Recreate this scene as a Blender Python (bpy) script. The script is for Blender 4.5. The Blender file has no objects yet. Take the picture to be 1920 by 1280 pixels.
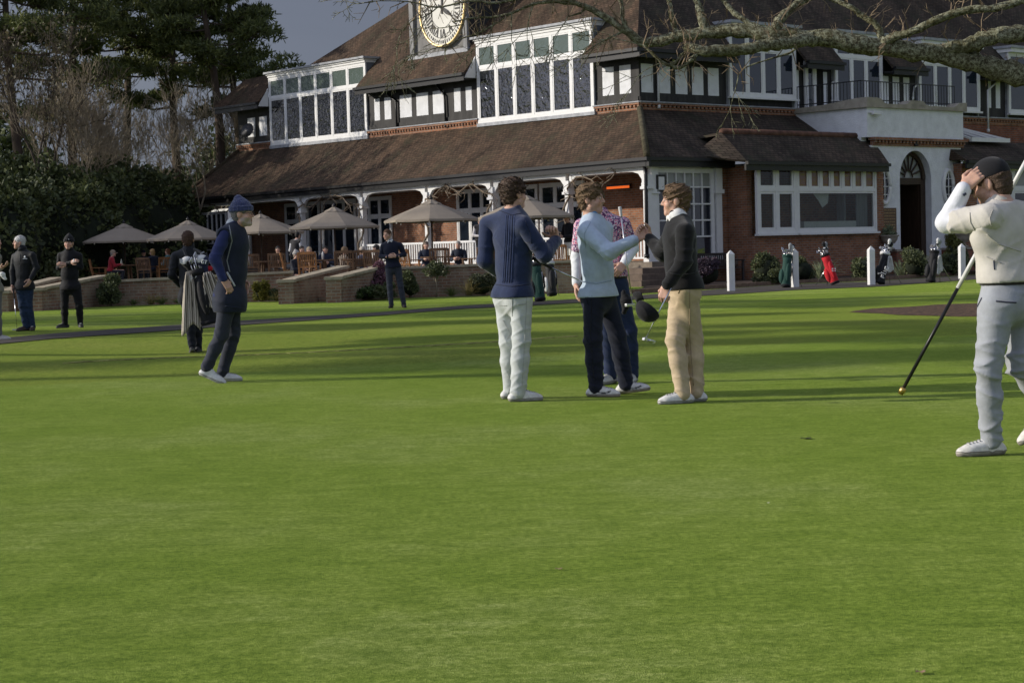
import bpy, math, random
import numpy as np
from mathutils import Vector, Matrix
rnd = random.Random(7)
sc = bpy.context.scene
COL = sc.collection
PI = math.pi
# ------------------------------------------------------------------ camera geometry (58 mm lens, slightly rolled and pitched down)
FPX, CAMH = 3100.0, 1.19
PITCH, ROLL = math.atan(167/FPX), math.radians(1.6)
c_f = np.array([0, math.cos(PITCH), -math.sin(PITCH)])
c_r0 = np.array([1.0, 0, 0]); c_u0 = np.cross(c_r0, c_f)
c_r = c_r0*math.cos(ROLL) - c_u0*math.sin(ROLL)
c_u = c_u0*math.cos(ROLL) + c_r0*math.sin(ROLL)
CAM = np.array([0, 0, CAMH])
def ray(px, py): return c_f + c_r*(px-960)/FPX - c_u*(py-640)/FPX
def gnd(px, py, z=0.0):
    d = ray(px, py); return CAM + d*(z-CAMH)/d[2]
def dep(px, py, Y):
    d = ray(px, py); return CAM + d*Y/d[1]
# ------------------------------------------------------------------ clubhouse frame: local x runs right along the front, local y runs back-left along the verandah
ANG = math.radians(38)
ORG = np.array([4.58, 54.4, 0.0])
bex = np.array([math.cos(ANG), math.sin(ANG), 0]); bey = np.array([-math.sin(ANG), math.cos(ANG), 0])
def loc(w):
    w = np.array(w)-ORG; return np.array([w@bex, w@bey, w[2]])
def wor(x, y, z=0): return ORG + bex*x + bey*y + np.array([0, 0, z])
def onx(px, py, x):
    d = ray(px, py); t = (x-(CAM-ORG)@bex)/(d@bex); return loc(CAM+d*t)
def ony(px, py, y):
    d = ray(px, py); t = (y-(CAM-ORG)@bey)/(d@bey); return loc(CAM+d*t)

# ------------------------------------------------------------------ object helpers
def tag(o, label=None, cat=None, group=None, kind=None):
    if label: o['label'] = label
    if cat: o['category'] = cat
    if group: o['group'] = group
    if kind: o['kind'] = kind
    return o
def empty(name, loc=(0, 0, 0), rz=0.0, label=None, cat=None, group=None):
    o = bpy.data.objects.new(name, None); COL.objects.link(o)
    o.empty_display_size = 0.2
    o.location = tuple(float(v) for v in loc); o.rotation_euler = (0, 0, rz)
    return tag(o, label, cat, group)
def copy_tree(o, parent=None):
    c = o.copy(); COL.objects.link(c); c.parent = parent
    for ch in list(o.children): copy_tree(ch, c)
    return c
def mesh_obj(name, V, Fc, mats, parent=None, smooth=False, midx=None, col=None):
    me = bpy.data.meshes.new(name)
    V = np.asarray(V, dtype=np.float64).reshape(-1, 3)
    me.from_pydata(V.tolist(), [], Fc if isinstance(Fc, list) else Fc.tolist())
    if not isinstance(mats, (list, tuple)): mats = [mats]
    for m in mats: me.materials.append(m)
    if midx is not None and len(midx) == len(me.polygons): me.polygons.foreach_set('material_index', np.asarray(midx, dtype=np.int32))
    if smooth: me.polygons.foreach_set('use_smooth', np.ones(len(me.polygons), dtype=bool))
    if col is not None:
        a = me.color_attributes.new('Col', 'FLOAT_COLOR', 'POINT')
        c4 = np.ones((len(V), 4), dtype=np.float32); c4[:, :3] = col
        a.data.foreach_set('color', c4.ravel())
    me.update()
    o = bpy.data.objects.new(name, me); COL.objects.link(o)
    if parent is not None: o.parent = parent
    return o

def frame_of(d):
    d = np.asarray(d, float); d = d/np.linalg.norm(d)
    a = np.array([0, 0, 1.0]) if abs(d[2]) < 0.9 else np.array([1.0, 0, 0])
    x = np.cross(a, d); x /= np.linalg.norm(x); y = np.cross(d, x)
    return x, y, d

class MB:
    """collects simple solids into one mesh"""
    def __init__(s): s.v = []; s.f = []; s.m = []
    def add(s, V, Fc, m=0):
        n = len(s.v); s.v.extend([tuple(map(float, p)) for p in V])
        for f in Fc: s.f.append([i+n for i in f]); s.m.append(m)
        return s
    def box(s, x0, x1, y0, y1, z0, z1, m=0):
        V = [(x, y, z) for z in (z0, z1) for y in (y0, y1) for x in (x0, x1)]
        return s.add(V, [(0, 2, 3, 1), (4, 5, 7, 6), (0, 1, 5, 4), (2, 6, 7, 3), (0, 4, 6, 2), (1, 3, 7, 5)], m)
    def bar(s, a, b, w, h, m=0, up=(0, 0, 1), w2=None, h2=None):
        a = np.asarray(a, float); b = np.asarray(b, float); d = b-a; d = d/np.linalg.norm(d)
        up = np.asarray(up, float); x = np.cross(d, up)
        if np.linalg.norm(x) < 1e-6: x = np.array([1.0, 0, 0])
        x /= np.linalg.norm(x); y = np.cross(x, d)
        V = []
        for p, ww, hh in ((a, w, h), (b, w2 or w, h2 or h)):
            for sx, sy in ((-1, -1), (1, -1), (1, 1), (-1, 1)): V.append(p+x*ww/2*sx+y*hh/2*sy)
        return s.add(V, [(0, 1, 2, 3), (7, 6, 5, 4), (0, 4, 5, 1), (1, 5, 6, 2), (2, 6, 7, 3), (3, 7, 4, 0)], m)
    def quad(s, a, b, c, d, m=0): return s.add([a, b, c, d], [(0, 1, 2, 3)], m)
    def poly(s, pts, m=0): return s.add(pts, [tuple(range(len(pts)))], m)
    def prism(s, pts, off, m=0):
        n = len(pts); P = [np.asarray(p, float) for p in pts]; o = np.asarray(off, float)
        V = P+[p+o for p in P]
        Fc = [tuple(range(n-1, -1, -1)), tuple(range(n, 2*n))]+[(i, (i+1) % n, n+(i+1) % n, n+i) for i in range(n)]
        return s.add(V, Fc, m)
    def tube(s, pts, r, n=6, m=0, caps=True):
        P = [np.asarray(p, float) for p in pts]; k = len(P)
        R = r if isinstance(r, (list, tuple, np.ndarray)) else [r]*k
        V = []; px = None
        for i in range(k):
            d = P[min(i+1, k-1)]-P[max(i-1, 0)]
            x, y, _ = frame_of(d)
            if px is not None:
                dd = d/np.linalg.norm(d); x = px-dd*(px@dd)
                if np.linalg.norm(x) < 1e-6: x, y, _ = frame_of(d)
                x /= np.linalg.norm(x); y = np.cross(dd, x)
            px = x
            for j in range(n):
                a = 2*PI*j/n; V.append(P[i]+R[i]*(x*math.cos(a)+y*math.sin(a)))
        Fc = [(i*n+j, i*n+(j+1) % n, (i+1)*n+(j+1) % n, (i+1)*n+j) for i in range(k-1) for j in range(n)]
        if caps: Fc += [tuple(range(n-1, -1, -1)), tuple(range((k-1)*n, k*n))]
        return s.add(V, Fc, m)
    def lathe(s, prof, c=(0, 0, 0), n=16, m=0):
        V = []; c = np.asarray(c, float)
        for r, z in prof:
            for j in range(n):
                a = 2*PI*j/n; V.append(c+np.array([r*math.cos(a), r*math.sin(a), z]))
        k = len(prof)
        Fc = [(i*n+j, i*n+(j+1) % n, (i+1)*n+(j+1) % n, (i+1)*n+j) for i in range(k-1) for j in range(n)]
        Fc += [tuple(range(n-1, -1, -1)), tuple(range((k-1)*n, k*n))]
        return s.add(V, Fc, m)
    def build(s, name, mats, parent=None, smooth=False, bevel=0):
        o = mesh_obj(name, s.v, s.f, mats, parent, smooth, s.m)
        if bevel:
            b = o.modifiers.new('bevel', 'BEVEL'); b.width = bevel; b.segments = 2; b.limit_method = 'ANGLE'
        return o

# ------------------------------------------------------------------ materials
def new_mat(name):
    m = bpy.data.materials.new(name); m.use_nodes = True
    nt = m.node_tree; b = nt.nodes['Principled BSDF']
    return m, nt, b
def N(nt, t, **kw):
    n = nt.nodes.new(t)
    for k, v in kw.items():
        if k in n.inputs: n.inputs[k].default_value = v
        else: setattr(n, k, v)
    return n
def ramp(nt, fac, stops, interp='LINEAR'):
    r = nt.nodes.new('ShaderNodeValToRGB'); cr = r.color_ramp; cr.interpolation = interp
    while len(cr.elements) > 1: cr.elements.remove(cr.elements[0])
    cr.elements[0].position = stops[0][0]; cr.elements[0].color = (*stops[0][1], 1)
    for p, c in stops[1:]:
        e = cr.elements.new(p); e.color = (*c, 1)
    nt.links.new(fac, r.inputs['Fac']); return r.outputs['Color']
def sh(c, k): return tuple(min(1, v*k) for v in c)
def mat(name, c, rough=0.7, var=0.25, scale=8.0, bump=0.0, bscale=None, metal=0.0, spec=0.3, stretch=(1, 1, 1), dirt=None, sheen=0.0, detail=5.0):
    m, nt, b = new_mat(name)
    tc = N(nt, 'ShaderNodeTexCoord'); mp = N(nt, 'ShaderNodeMapping'); mp.inputs['Scale'].default_value = stretch
    nt.links.new(tc.outputs['Object'], mp.inputs['Vector'])
    n = N(nt, 'ShaderNodeTexNoise', Scale=scale, Detail=detail, Roughness=0.6); nt.links.new(mp.outputs['Vector'], n.inputs['Vector'])
    col = ramp(nt, n.outputs['Fac'], [(0.3, sh(c, 1-var)), (0.7, sh(c, 1+var))])
    if dirt:
        n2 = N(nt, 'ShaderNodeTexNoise', Scale=dirt[1], Detail=6.0, Roughness=0.65); nt.links.new(mp.outputs['Vector'], n2.inputs['Vector'])
        mx = N(nt, 'ShaderNodeMix', data_type='RGBA')
        f = ramp(nt, n2.outputs['Fac'], [(dirt[2], (0, 0, 0)), (dirt[2]+0.2, (dirt[3],)*3)])
        nt.links.new(f, mx.inputs['Factor']); nt.links.new(col, mx.inputs[6]); mx.inputs[7].default_value = (*dirt[0], 1); col = mx.outputs[2]
    nt.links.new(col, b.inputs['Base Color'])
    b.inputs['Roughness'].default_value = rough; b.inputs['Metallic'].default_value = metal
    b.inputs['Specular IOR Level'].default_value = spec
    if sheen: b.inputs['Sheen Weight'].default_value = sheen
    if bump:
        n3 = N(nt, 'ShaderNodeTexNoise', Scale=bscale or scale*4, Detail=4.0); nt.links.new(mp.outputs['Vector'], n3.inputs['Vector'])
        bp = N(nt, 'ShaderNodeBump', Strength=bump, Distance=0.02); nt.links.new(n3.outputs['Fac'], bp.inputs['Height'])
        nt.links.new(bp.outputs['Normal'], b.inputs['Normal'])
    return m
def brick_mat(name, c1, c2, mortar, bw=0.24, bh=0.085, rough=0.85, weather=None, axis='xy'):
    m, nt, b = new_mat(name)
    tc = N(nt, 'ShaderNodeTexCoord'); sp = N(nt, 'ShaderNodeSeparateXYZ'); nt.links.new(tc.outputs['Object'], sp.inputs[0])
    if axis == 'xy':
        ad = N(nt, 'ShaderNodeMath', operation='ADD'); nt.links.new(sp.outputs[0], ad.inputs[0]); nt.links.new(sp.outputs[1], ad.inputs[1]); u = ad.outputs[0]
    else: u = sp.outputs['xyz'.index(axis)]
    cb = N(nt, 'ShaderNodeCombineXYZ'); nt.links.new(u, cb.inputs[0]); nt.links.new(sp.outputs[2], cb.inputs[1])
    br = N(nt, 'ShaderNodeTexBrick', Scale=1.0); br.inputs['Color1'].default_value = (*c1, 1); br.inputs['Color2'].default_value = (*c2, 1); br.inputs['Mortar'].default_value = (*mortar, 1)
    br.inputs['Mortar Size'].default_value = 0.013; br.inputs['Brick Width'].default_value = bw; br.inputs['Row Height'].default_value = bh; br.inputs['Bias'].default_value = -0.1
    nt.links.new(cb.outputs[0], br.inputs['Vector'])
    n = N(nt, 'ShaderNodeTexNoise', Scale=2.5, Detail=6.0, Roughness=0.7); nt.links.new(tc.outputs['Object'], n.inputs['Vector'])
    mx = N(nt, 'ShaderNodeMix', data_type='RGBA', blend_type='MULTIPLY'); mx.inputs['Factor'].default_value = 0.85
    f = ramp(nt, n.outputs['Fac'], [(0.25, (0.45, 0.45, 0.45)), (0.55, (1, 1, 1)), (0.8, (1.25, 1.2, 1.15))])
    nt.links.new(br.outputs['Color'], mx.inputs[6]); nt.links.new(f, mx.inputs[7]); col = mx.outputs[2]
    if weather:
        n2 = N(nt, 'ShaderNodeTexNoise', Scale=1.3, Detail=7.0, Roughness=0.7); nt.links.new(tc.outputs['Object'], n2.inputs['Vector'])
        m2 = N(nt, 'ShaderNodeMix', data_type='RGBA')
        f2 = ramp(nt, n2.outputs['Fac'], [(0.45, (0, 0, 0)), (0.65, (weather[1],)*3)])
        nt.links.new(f2, m2.inputs['Factor']); nt.links.new(col, m2.inputs[6]); m2.inputs[7].default_value = (*weather[0], 1); col = m2.outputs[2]
    nt.links.new(col, b.inputs['Base Color']); b.inputs['Roughness'].default_value = rough; b.inputs['Specular IOR Level'].default_value = 0.2
    bp = N(nt, 'ShaderNodeBump', Strength=0.6, Distance=0.012, invert=True); nt.links.new(br.outputs['Fac'], bp.inputs['Height']); nt.links.new(bp.outputs['Normal'], b.inputs['Normal'])
    return m
def roof_mat(name, along, c, moss):
    """plain clay tiles: rows stepped in height, each tile its own tone, moss and streaks running down the slope"""
    m, nt, b = new_mat(name)
    tc = N(nt, 'ShaderNodeTexCoord'); sp = N(nt, 'ShaderNodeSeparateXYZ'); nt.links.new(tc.outputs['Object'], sp.inputs[0])
    zz = N(nt, 'ShaderNodeMath', operation='MULTIPLY'); zz.inputs[1].default_value = 1.6; nt.links.new(sp.outputs[2], zz.inputs[0])
    cb = N(nt, 'ShaderNodeCombineXYZ'); nt.links.new(sp.outputs[along], cb.inputs[0]); nt.links.new(zz.outputs[0], cb.inputs[1])
    br = N(nt, 'ShaderNodeTexBrick', Scale=1.0); br.inputs['Color1'].default_value = (*sh(c, 0.72), 1); br.inputs['Color2'].default_value = (*sh(c, 1.3), 1); br.inputs['Mortar'].default_value = (*sh(c, 0.3), 1)
    br.inputs['Mortar Size'].default_value = 0.012; br.inputs['Brick Width'].default_value = 0.2; br.inputs['Row Height'].default_value = 0.13; nt.links.new(cb.outputs[0], br.inputs['Vector'])
    st = N(nt, 'ShaderNodeCombineXYZ'); z2 = N(nt, 'ShaderNodeMath', operation='MULTIPLY'); z2.inputs[1].default_value = 0.35; nt.links.new(sp.outputs[2], z2.inputs[0])
    nt.links.new(sp.outputs[along], st.inputs[0]); nt.links.new(z2.outputs[0], st.inputs[1])
    n = N(nt, 'ShaderNodeTexNoise', Scale=1.1, Detail=7.0, Roughness=0.68, Distortion=0.3); nt.links.new(st.outputs[0], n.inputs['Vector'])
    mx = N(nt, 'ShaderNodeMix', data_type='RGBA', blend_type='MULTIPLY'); mx.inputs['Factor'].default_value = 1
    f = ramp(nt, n.outputs['Fac'], [(0.28, (0.4, 0.38, 0.36)), (0.5, (0.95, 0.92, 0.9)), (0.68, (1.5, 1.35, 1.25))])
    nt.links.new(br.outputs['Color'], mx.inputs[6]); nt.links.new(f, mx.inputs[7])
    n2 = N(nt, 'ShaderNodeTexNoise', Scale=0.9, Detail=8.0, Roughness=0.72); nt.links.new(tc.outputs['Object'], n2.inputs['Vector'])
    m2 = N(nt, 'ShaderNodeMix', data_type='RGBA'); f2 = ramp(nt, n2.outputs['Fac'], [(0.5, (0, 0, 0)), (0.68, (0.7, 0.7, 0.7))])
    nt.links.new(f2, m2.inputs['Factor']); nt.links.new(mx.outputs[2], m2.inputs[6]); m2.inputs[7].default_value = (*moss, 1)
    nt.links.new(m2.outputs[2], b.inputs['Base Color']); b.inputs['Roughness'].default_value = 0.9; b.inputs['Specular IOR Level'].default_value = 0.15
    fr = N(nt, 'ShaderNodeMath', operation='MULTIPLY'); fr.inputs[1].default_value = 1/0.13; nt.links.new(zz.outputs[0], fr.inputs[0])
    sw = N(nt, 'ShaderNodeMath', operation='FRACT'); nt.links.new(fr.outputs[0], sw.inputs[0])
    ad = N(nt, 'ShaderNodeMath', operation='SUBTRACT'); nt.links.new(n.outputs['Fac'], ad.inputs[0]); nt.links.new(sw.outputs[0], ad.inputs[1])
    bp = N(nt, 'ShaderNodeBump', Strength=0.7, Distance=0.03); nt.links.new(ad.outputs[0], bp.inputs['Height']); nt.links.new(bp.outputs['Normal'], b.inputs['Normal'])
    return m
def glass_mat(name, tint=(0.012, 0.014, 0.016), wob=0.25, wscale=3.0, rough=0.03, alpha=1.0, spec=.5):
    m, nt, b = new_mat(name)
    b.inputs['Base Color'].default_value = (*tint, 1); b.inputs['Roughness'].default_value = rough
    b.inputs['Specular IOR Level'].default_value = spec; b.inputs['IOR'].default_value = 1.5
    b.inputs['Alpha'].default_value = alpha
    tc = N(nt, 'ShaderNodeTexCoord'); n = N(nt, 'ShaderNodeTexNoise', Scale=wscale, Detail=2.0); nt.links.new(tc.outputs['Object'], n.inputs['Vector'])
    bp = N(nt, 'ShaderNodeBump', Strength=wob, Distance=0.05); nt.links.new(n.outputs['Fac'], bp.inputs['Height']); nt.links.new(bp.outputs['Normal'], b.inputs['Normal'])
    return m
def vcol_mat(name, rough=0.6, var=0.12, scale=40, bump=0.0, sss=0.0, spec=0.3):
    m, nt, b = new_mat(name)
    a = N(nt, 'ShaderNodeAttribute', attribute_name='Col'); tc = N(nt, 'ShaderNodeTexCoord')
    n = N(nt, 'ShaderNodeTexNoise', Scale=scale, Detail=4.0); nt.links.new(tc.outputs['Object'], n.inputs['Vector'])
    f = ramp(nt, n.outputs['Fac'], [(0.3, (1-var,)*3), (0.7, (1+var,)*3)])
    mx = N(nt, 'ShaderNodeMix', data_type='RGBA', blend_type='MULTIPLY'); mx.inputs['Factor'].default_value = 1
    nt.links.new(a.outputs['Color'], mx.inputs[6]); nt.links.new(f, mx.inputs[7]); nt.links.new(mx.outputs[2], b.inputs['Base Color'])
    b.inputs['Roughness'].default_value = rough; b.inputs['Specular IOR Level'].default_value = spec
    if sss: b.inputs['Subsurface Weight'].default_value = sss; b.inputs['Subsurface Radius'].default_value = (0.01, 0.004, 0.002); 
    if bump:
        bp = N(nt, 'ShaderNodeBump', Strength=bump, Distance=0.004); nt.links.new(n.outputs['Fac'], bp.inputs['Height']); nt.links.new(bp.outputs['Normal'], b.inputs['Normal'])
    return m
def foliage_mat(name, c, var=0.5, transl=0.25):
    """leaf colour per face island; a little light passes through"""
    m, nt, b = new_mat(name)
    g = N(nt, 'ShaderNodeNewGeometry'); tc = N(nt, 'ShaderNodeTexCoord')
    n = N(nt, 'ShaderNodeTexNoise', Scale=0.9, Detail=3.0); nt.links.new(tc.outputs['Object'], n.inputs['Vector'])
    ad = N(nt, 'ShaderNodeMath', operation='MULTIPLY_ADD'); ad.inputs[1].default_value = 0.55; nt.links.new(g.outputs['Random Per Island'], ad.inputs[0]); 
    s2 = N(nt, 'ShaderNodeMath', operation='MULTIPLY'); s2.inputs[1].default_value = 0.5; nt.links.new(n.outputs['Fac'], s2.inputs[0]); nt.links.new(s2.outputs[0], ad.inputs[2])
    col = ramp(nt, ad.outputs[0], [(0.15, sh(c, 1-var)), (0.5, c), (0.85, (min(1, c[0]*(1+var)*1.15), c[1]*(1+var), c[2]*(1+var*0.6)))])
    nt.links.new(col, b.inputs['Base Color']); b.inputs['Roughness'].default_value = 0.55; b.inputs['Specular IOR Level'].default_value = 0.25
    if transl:
        t = N(nt, 'ShaderNodeBsdfTranslucent'); nt.links.new(col, t.inputs['Color'])
        mx = N(nt, 'ShaderNodeMixShader'); mx.inputs[0].default_value = transl
        out = nt.nodes['Material Output']; nt.links.new(b.outputs[0], mx.inputs[1]); nt.links.new(t.outputs[0], mx.inputs[2]); nt.links.new(mx.outputs[0], out.inputs['Surface'])
    return m
M = {}
# ------------------------------------------------------------------ camera
cd = bpy.data.cameras.new('Camera'); cam = bpy.data.objects.new('Camera', cd); COL.objects.link(cam)
cd.sensor_width = 36; cd.lens = FPX/1920*36; cd.clip_start = 0.1; cd.clip_end = 3000
cam.matrix_world = Matrix(((c_r[0], c_u[0], -c_f[0], 0), (c_r[1], c_u[1], -c_f[1], 0), (c_r[2], c_u[2], -c_f[2], CAMH), (0, 0, 0, 1)))
sc.camera = cam
cd.dof.use_dof = True; cd.dof.focus_distance = 13.5; cd.dof.aperture_fstop = 14.0
sc.view_settings.view_transform = 'Standard'; sc.view_settings.look = 'None'; sc.view_settings.exposure = 0
# ------------------------------------------------------------------ sun and sky: low sun from the left under a slate-grey cloud bank
SUN_EL = math.radians(20); SUN_AZ = math.radians(179)      # direction towards the sun in the xy plane
sdir = np.array([math.cos(SUN_AZ)*math.cos(SUN_EL), math.sin(SUN_AZ)*math.cos(SUN_EL), math.sin(SUN_EL)])
ld = bpy.data.lights.new('Sun', 'SUN'); ld.energy = 4.6; ld.angle = math.radians(0.53); ld.color = (1.0, 0.92, 0.79)
sun = bpy.data.objects.new('Sun', ld); COL.objects.link(sun)
sun.rotation_euler = Vector(-sdir).to_track_quat('-Z', 'Y').to_euler(); sun.location = (-60, 0, 40)
w = bpy.data.worlds.new('World'); sc.world = w; w.use_nodes = True
nt = w.node_tree; bg = nt.nodes['Background']
sky = N(nt, 'ShaderNodeTexSky', sky_type='NISHITA', sun_disc=False); sky.sun_elevation = SUN_EL; sky.sun_rotation = PI/2-SUN_AZ
tc = N(nt, 'ShaderNodeTexCoord'); mp = N(nt, 'ShaderNodeMapping'); mp.inputs['Scale'].default_value = (1, 1, 3.5); nt.links.new(tc.outputs['Generated'], mp.inputs['Vector'])
nz = N(nt, 'ShaderNodeTexNoise', Scale=2.2, Detail=6.0, Roughness=0.5, Distortion=0.4); nt.links.new(mp.outputs['Vector'], nz.inputs['Vector'])
cl = ramp(nt, nz.outputs['Fac'], [(0.3, (1.45, 1.62, 2.2)), (0.52, (1.8, 1.98, 2.65)), (0.72, (2.5, 2.7, 3.3))])
mx = N(nt, 'ShaderNodeMix', data_type='RGBA'); mx.inputs['Factor'].default_value = 0.88
# brighter sky added to lift the shade: behind the camera, overhead and towards the sun; the slate bank lies ahead
def lobe(d, lo, hi, gain):
    dt = N(nt, 'ShaderNodeVectorMath', operation='DOT_PRODUCT'); nt.links.new(tc.outputs['Generated'], dt.inputs[0]); dt.inputs[1].default_value = d
    mr = N(nt, 'ShaderNodeMapRange', interpolation_type='SMOOTHSTEP'); nt.links.new(dt.outputs['Value'], mr.inputs['Value']); mr.inputs['From Min'].default_value = lo; mr.inputs['From Max'].default_value = hi; mr.inputs['To Max'].default_value = gain; return mr.outputs[0]
a1 = N(nt, 'ShaderNodeMath', operation='ADD'); nt.links.new(lobe((0, -.8, .6), -.35, .8, 1.7), a1.inputs[0]); nt.links.new(lobe(tuple(sdir), .62, 1.0, 5.0), a1.inputs[1])
a2 = N(nt, 'ShaderNodeMath', operation='ADD'); nt.links.new(a1.outputs[0], a2.inputs[0]); a2.inputs[1].default_value = 1.0
sc_ = N(nt, 'ShaderNodeVectorMath', operation='SCALE'); nt.links.new(cl, sc_.inputs[0]); nt.links.new(a2.outputs[0], sc_.inputs['Scale'])
nt.links.new(sky.outputs['Color'], mx.inputs[6]); nt.links.new(sc_.outputs[0], mx.inputs[7]); nt.links.new(mx.outputs[2], bg.inputs['Color'])
bg.inputs['Strength'].default_value = 0.088
# ------------------------------------------------------------------ implicit surfaces: rounded limbs blended into one skin, then meshed
V3 = lambda *a: np.array(a, dtype=float)
def nrm(v): v = np.asarray(v, float); return v/max(1e-9, np.linalg.norm(v))
def lerp(a, b, t): return np.asarray(a, float)*(1-t)+np.asarray(b, float)*t
class SDF:
    def __init__(s): s.p = []; s.cuts = []; s.fold = None
    def cone(s, a, b, ra, rb, k=0.02, sub=False): s.p.append(('c', np.asarray(a, float), np.asarray(b, float), ra, rb, k, sub)); return s
    def ell(s, c, r, R=None, k=0.02, sub=False): s.p.append(('e', np.asarray(c, float), np.asarray(r, float), np.eye(3) if R is None else np.asarray(R), 0, k, sub)); return s
    def cut(s, pt, n): s.cuts.append((np.asarray(pt, float), nrm(n))); return s   # removes the side the normal points to
    def bounds(s):
        lo = V3(9e9, 9e9, 9e9); hi = -lo
        for q in s.p:
            if q[6]: continue
            if q[0] == 'c': r = max(q[3], q[4])+0.01; l = np.minimum(q[1], q[2])-r; h = np.maximum(q[1], q[2])+r
            else: r = q[2].max()+0.01; l = q[1]-r; h = q[1]+r
            lo = np.minimum(lo, l); hi = np.maximum(hi, h)
        return lo, hi
    def mesh(s, vox):
        lo, hi = s.bounds(); lo = lo-3*vox; hi = hi+3*vox
        n = np.ceil((hi-lo)/vox).astype(int)+1
        X = [lo[i]+vox*np.arange(n[i]) for i in range(3)]
        Fd = np.full(n, 1.0, dtype=np.float32)
        for typ, a, b, r1, r2, k, sub in s.p:
            if typ == 'c': r = max(r1, r2); l = np.minimum(a, b)-r; h = np.maximum(a, b)+r
            else: r = b.max(); l = a-r; h = a+r
            mg = k+3*vox
            i0 = np.maximum(0, np.floor((l-mg-lo)/vox).astype(int)); i1 = np.minimum(n, np.ceil((h+mg-lo)/vox).astype(int)+1)
            if np.any(i1 <= i0): continue
            sl = tuple(slice(i0[i], i1[i]) for i in range(3))
            gx = X[0][sl[0]][:, None, None]; gy = X[1][sl[1]][None, :, None]; gz = X[2][sl[2]][None, None, :]
            if typ == 'c':
                ab = b-a; L2 = float(ab@ab)+1e-12
                px, py, pz = gx-a[0], gy-a[1], gz-a[2]
                t = np.clip((px*ab[0]+py*ab[1]+pz*ab[2])/L2, 0, 1)
                d = np.sqrt((px-t*ab[0])**2+(py-t*ab[1])**2+(pz-t*ab[2])**2)-(r1+(r2-r1)*t)
            else:
                R = r1 if isinstance(r1, np.ndarray) else np.eye(3)
                px, py, pz = gx-a[0], gy-a[1], gz-a[2]
                q = [(px*R[j, 0]+py*R[j, 1]+pz*R[j, 2]) for j in range(3)]
                k0 = np.sqrt(sum((q[j]/b[j])**2 for j in range(3))); k1 = np.sqrt(sum((q[j]/b[j]**2)**2 for j in range(3)))
                d = k0*(k0-1)/np.maximum(k1, 1e-6)
                d = np.where(k0 < 1e-4, -b.min(), d)
            f = Fd[sl]
            if sub:
                h_ = np.clip(0.5-0.5*(f+d)/max(k, 1e-5), 0, 1); Fd[sl] = f*(1-h_)+(-d)*h_+k*h_*(1-h_)
            else:
                h_ = np.clip(0.5+0.5*(f-d)/max(k, 1e-5), 0, 1); Fd[sl] = f*(1-h_)+d*h_-k*h_*(1-h_)
        GX, GY, GZ = X[0][:, None, None], X[1][None, :, None], X[2][None, None, :]
        if s.fold is not None: Fd = Fd+s.fold(GX, GY, GZ).astype(np.float32)
        for pt, nn in s.cuts:
            Fd = np.maximum(Fd, ((GX-pt[0])*nn[0]+(GY-pt[1])*nn[1]+(GZ-pt[2])*nn[2]).astype(np.float32))
        Fd[0] = Fd[-1] = 1; Fd[:, 0] = Fd[:, -1] = 1; Fd[:, :, 0] = Fd[:, :, -1] = 1
        return surface_nets(Fd, lo, vox)
def surface_nets(F, lo, vox):
    S = F < 0
    n = np.array(F.shape)-1
    cnt = np.zeros(n, dtype=np.int8); pos = np.zeros((*n, 3), dtype=np.float32)
    cs = [(i, j, k) for i in (0, 1) for j in (0, 1) for k in (0, 1)]
    sl = lambda o: tuple(slice(o[i], o[i]+n[i]) for i in range(3))
    for c in cs:
        for ax in range(3):
            if c[ax]: continue
            d = list(c); d[ax] = 1
            fa, fb = F[sl(c)], F[sl(d)]
            cr = S[sl(c)] != S[sl(d)]
            if not cr.any(): continue
            t = fa[cr]/(fa[cr]-fb[cr])
            p = np.empty((len(t), 3), dtype=np.float32); p[:] = c; p[:, ax] = t
            pos[cr] += p; cnt[cr] += 1
    act = cnt > 0
    idx = np.full(n, -1, dtype=np.int64); idx[act] = np.arange(act.sum())
    base = np.argwhere(act)
    Vt = (base+pos[act]/cnt[act][:, None])*vox+lo
    Q = []
    for ax in range(3):
        o1, o2 = [(1, 2), (2, 0), (0, 1)][ax]
        a = [slice(0, F.shape[i]) for i in range(3)]; a[ax] = slice(0, F.shape[ax]-1); b = list(a); b[ax] = slice(1, F.shape[ax])
        cr = S[tuple(a)] != S[tuple(b)]
        e = np.argwhere(cr); ins = S[tuple(a)][cr]
        ok = (e[:, o1] > 0) & (e[:, o2] > 0) & (e[:, o1] < n[o1]) & (e[:, o2] < n[o2]); e = e[ok]; ins = ins[ok]
        def cell(d1, d2):
            q = e.copy(); q[:, o1] -= d1; q[:, o2] -= d2; return idx[q[:, 0], q[:, 1], q[:, 2]]
        q = np.stack([cell(1, 1), cell(0, 1), cell(0, 0), cell(1, 0)], 1)
        q[~ins] = q[~ins][:, ::-1]
        Q.append(q)
    return Vt, np.concatenate(Q)
def merge(parts):
    Vs, Fs, Cs, n = [], [], [], 0
    for v, f, c in parts:
        Vs.append(v); Fs.append(f+n); Cs.append(np.broadcast_to(np.asarray(c, dtype=np.float32), (len(v), 3))); n += len(v)
    return np.concatenate(Vs), np.concatenate(Fs), np.concatenate(Cs)
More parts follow.
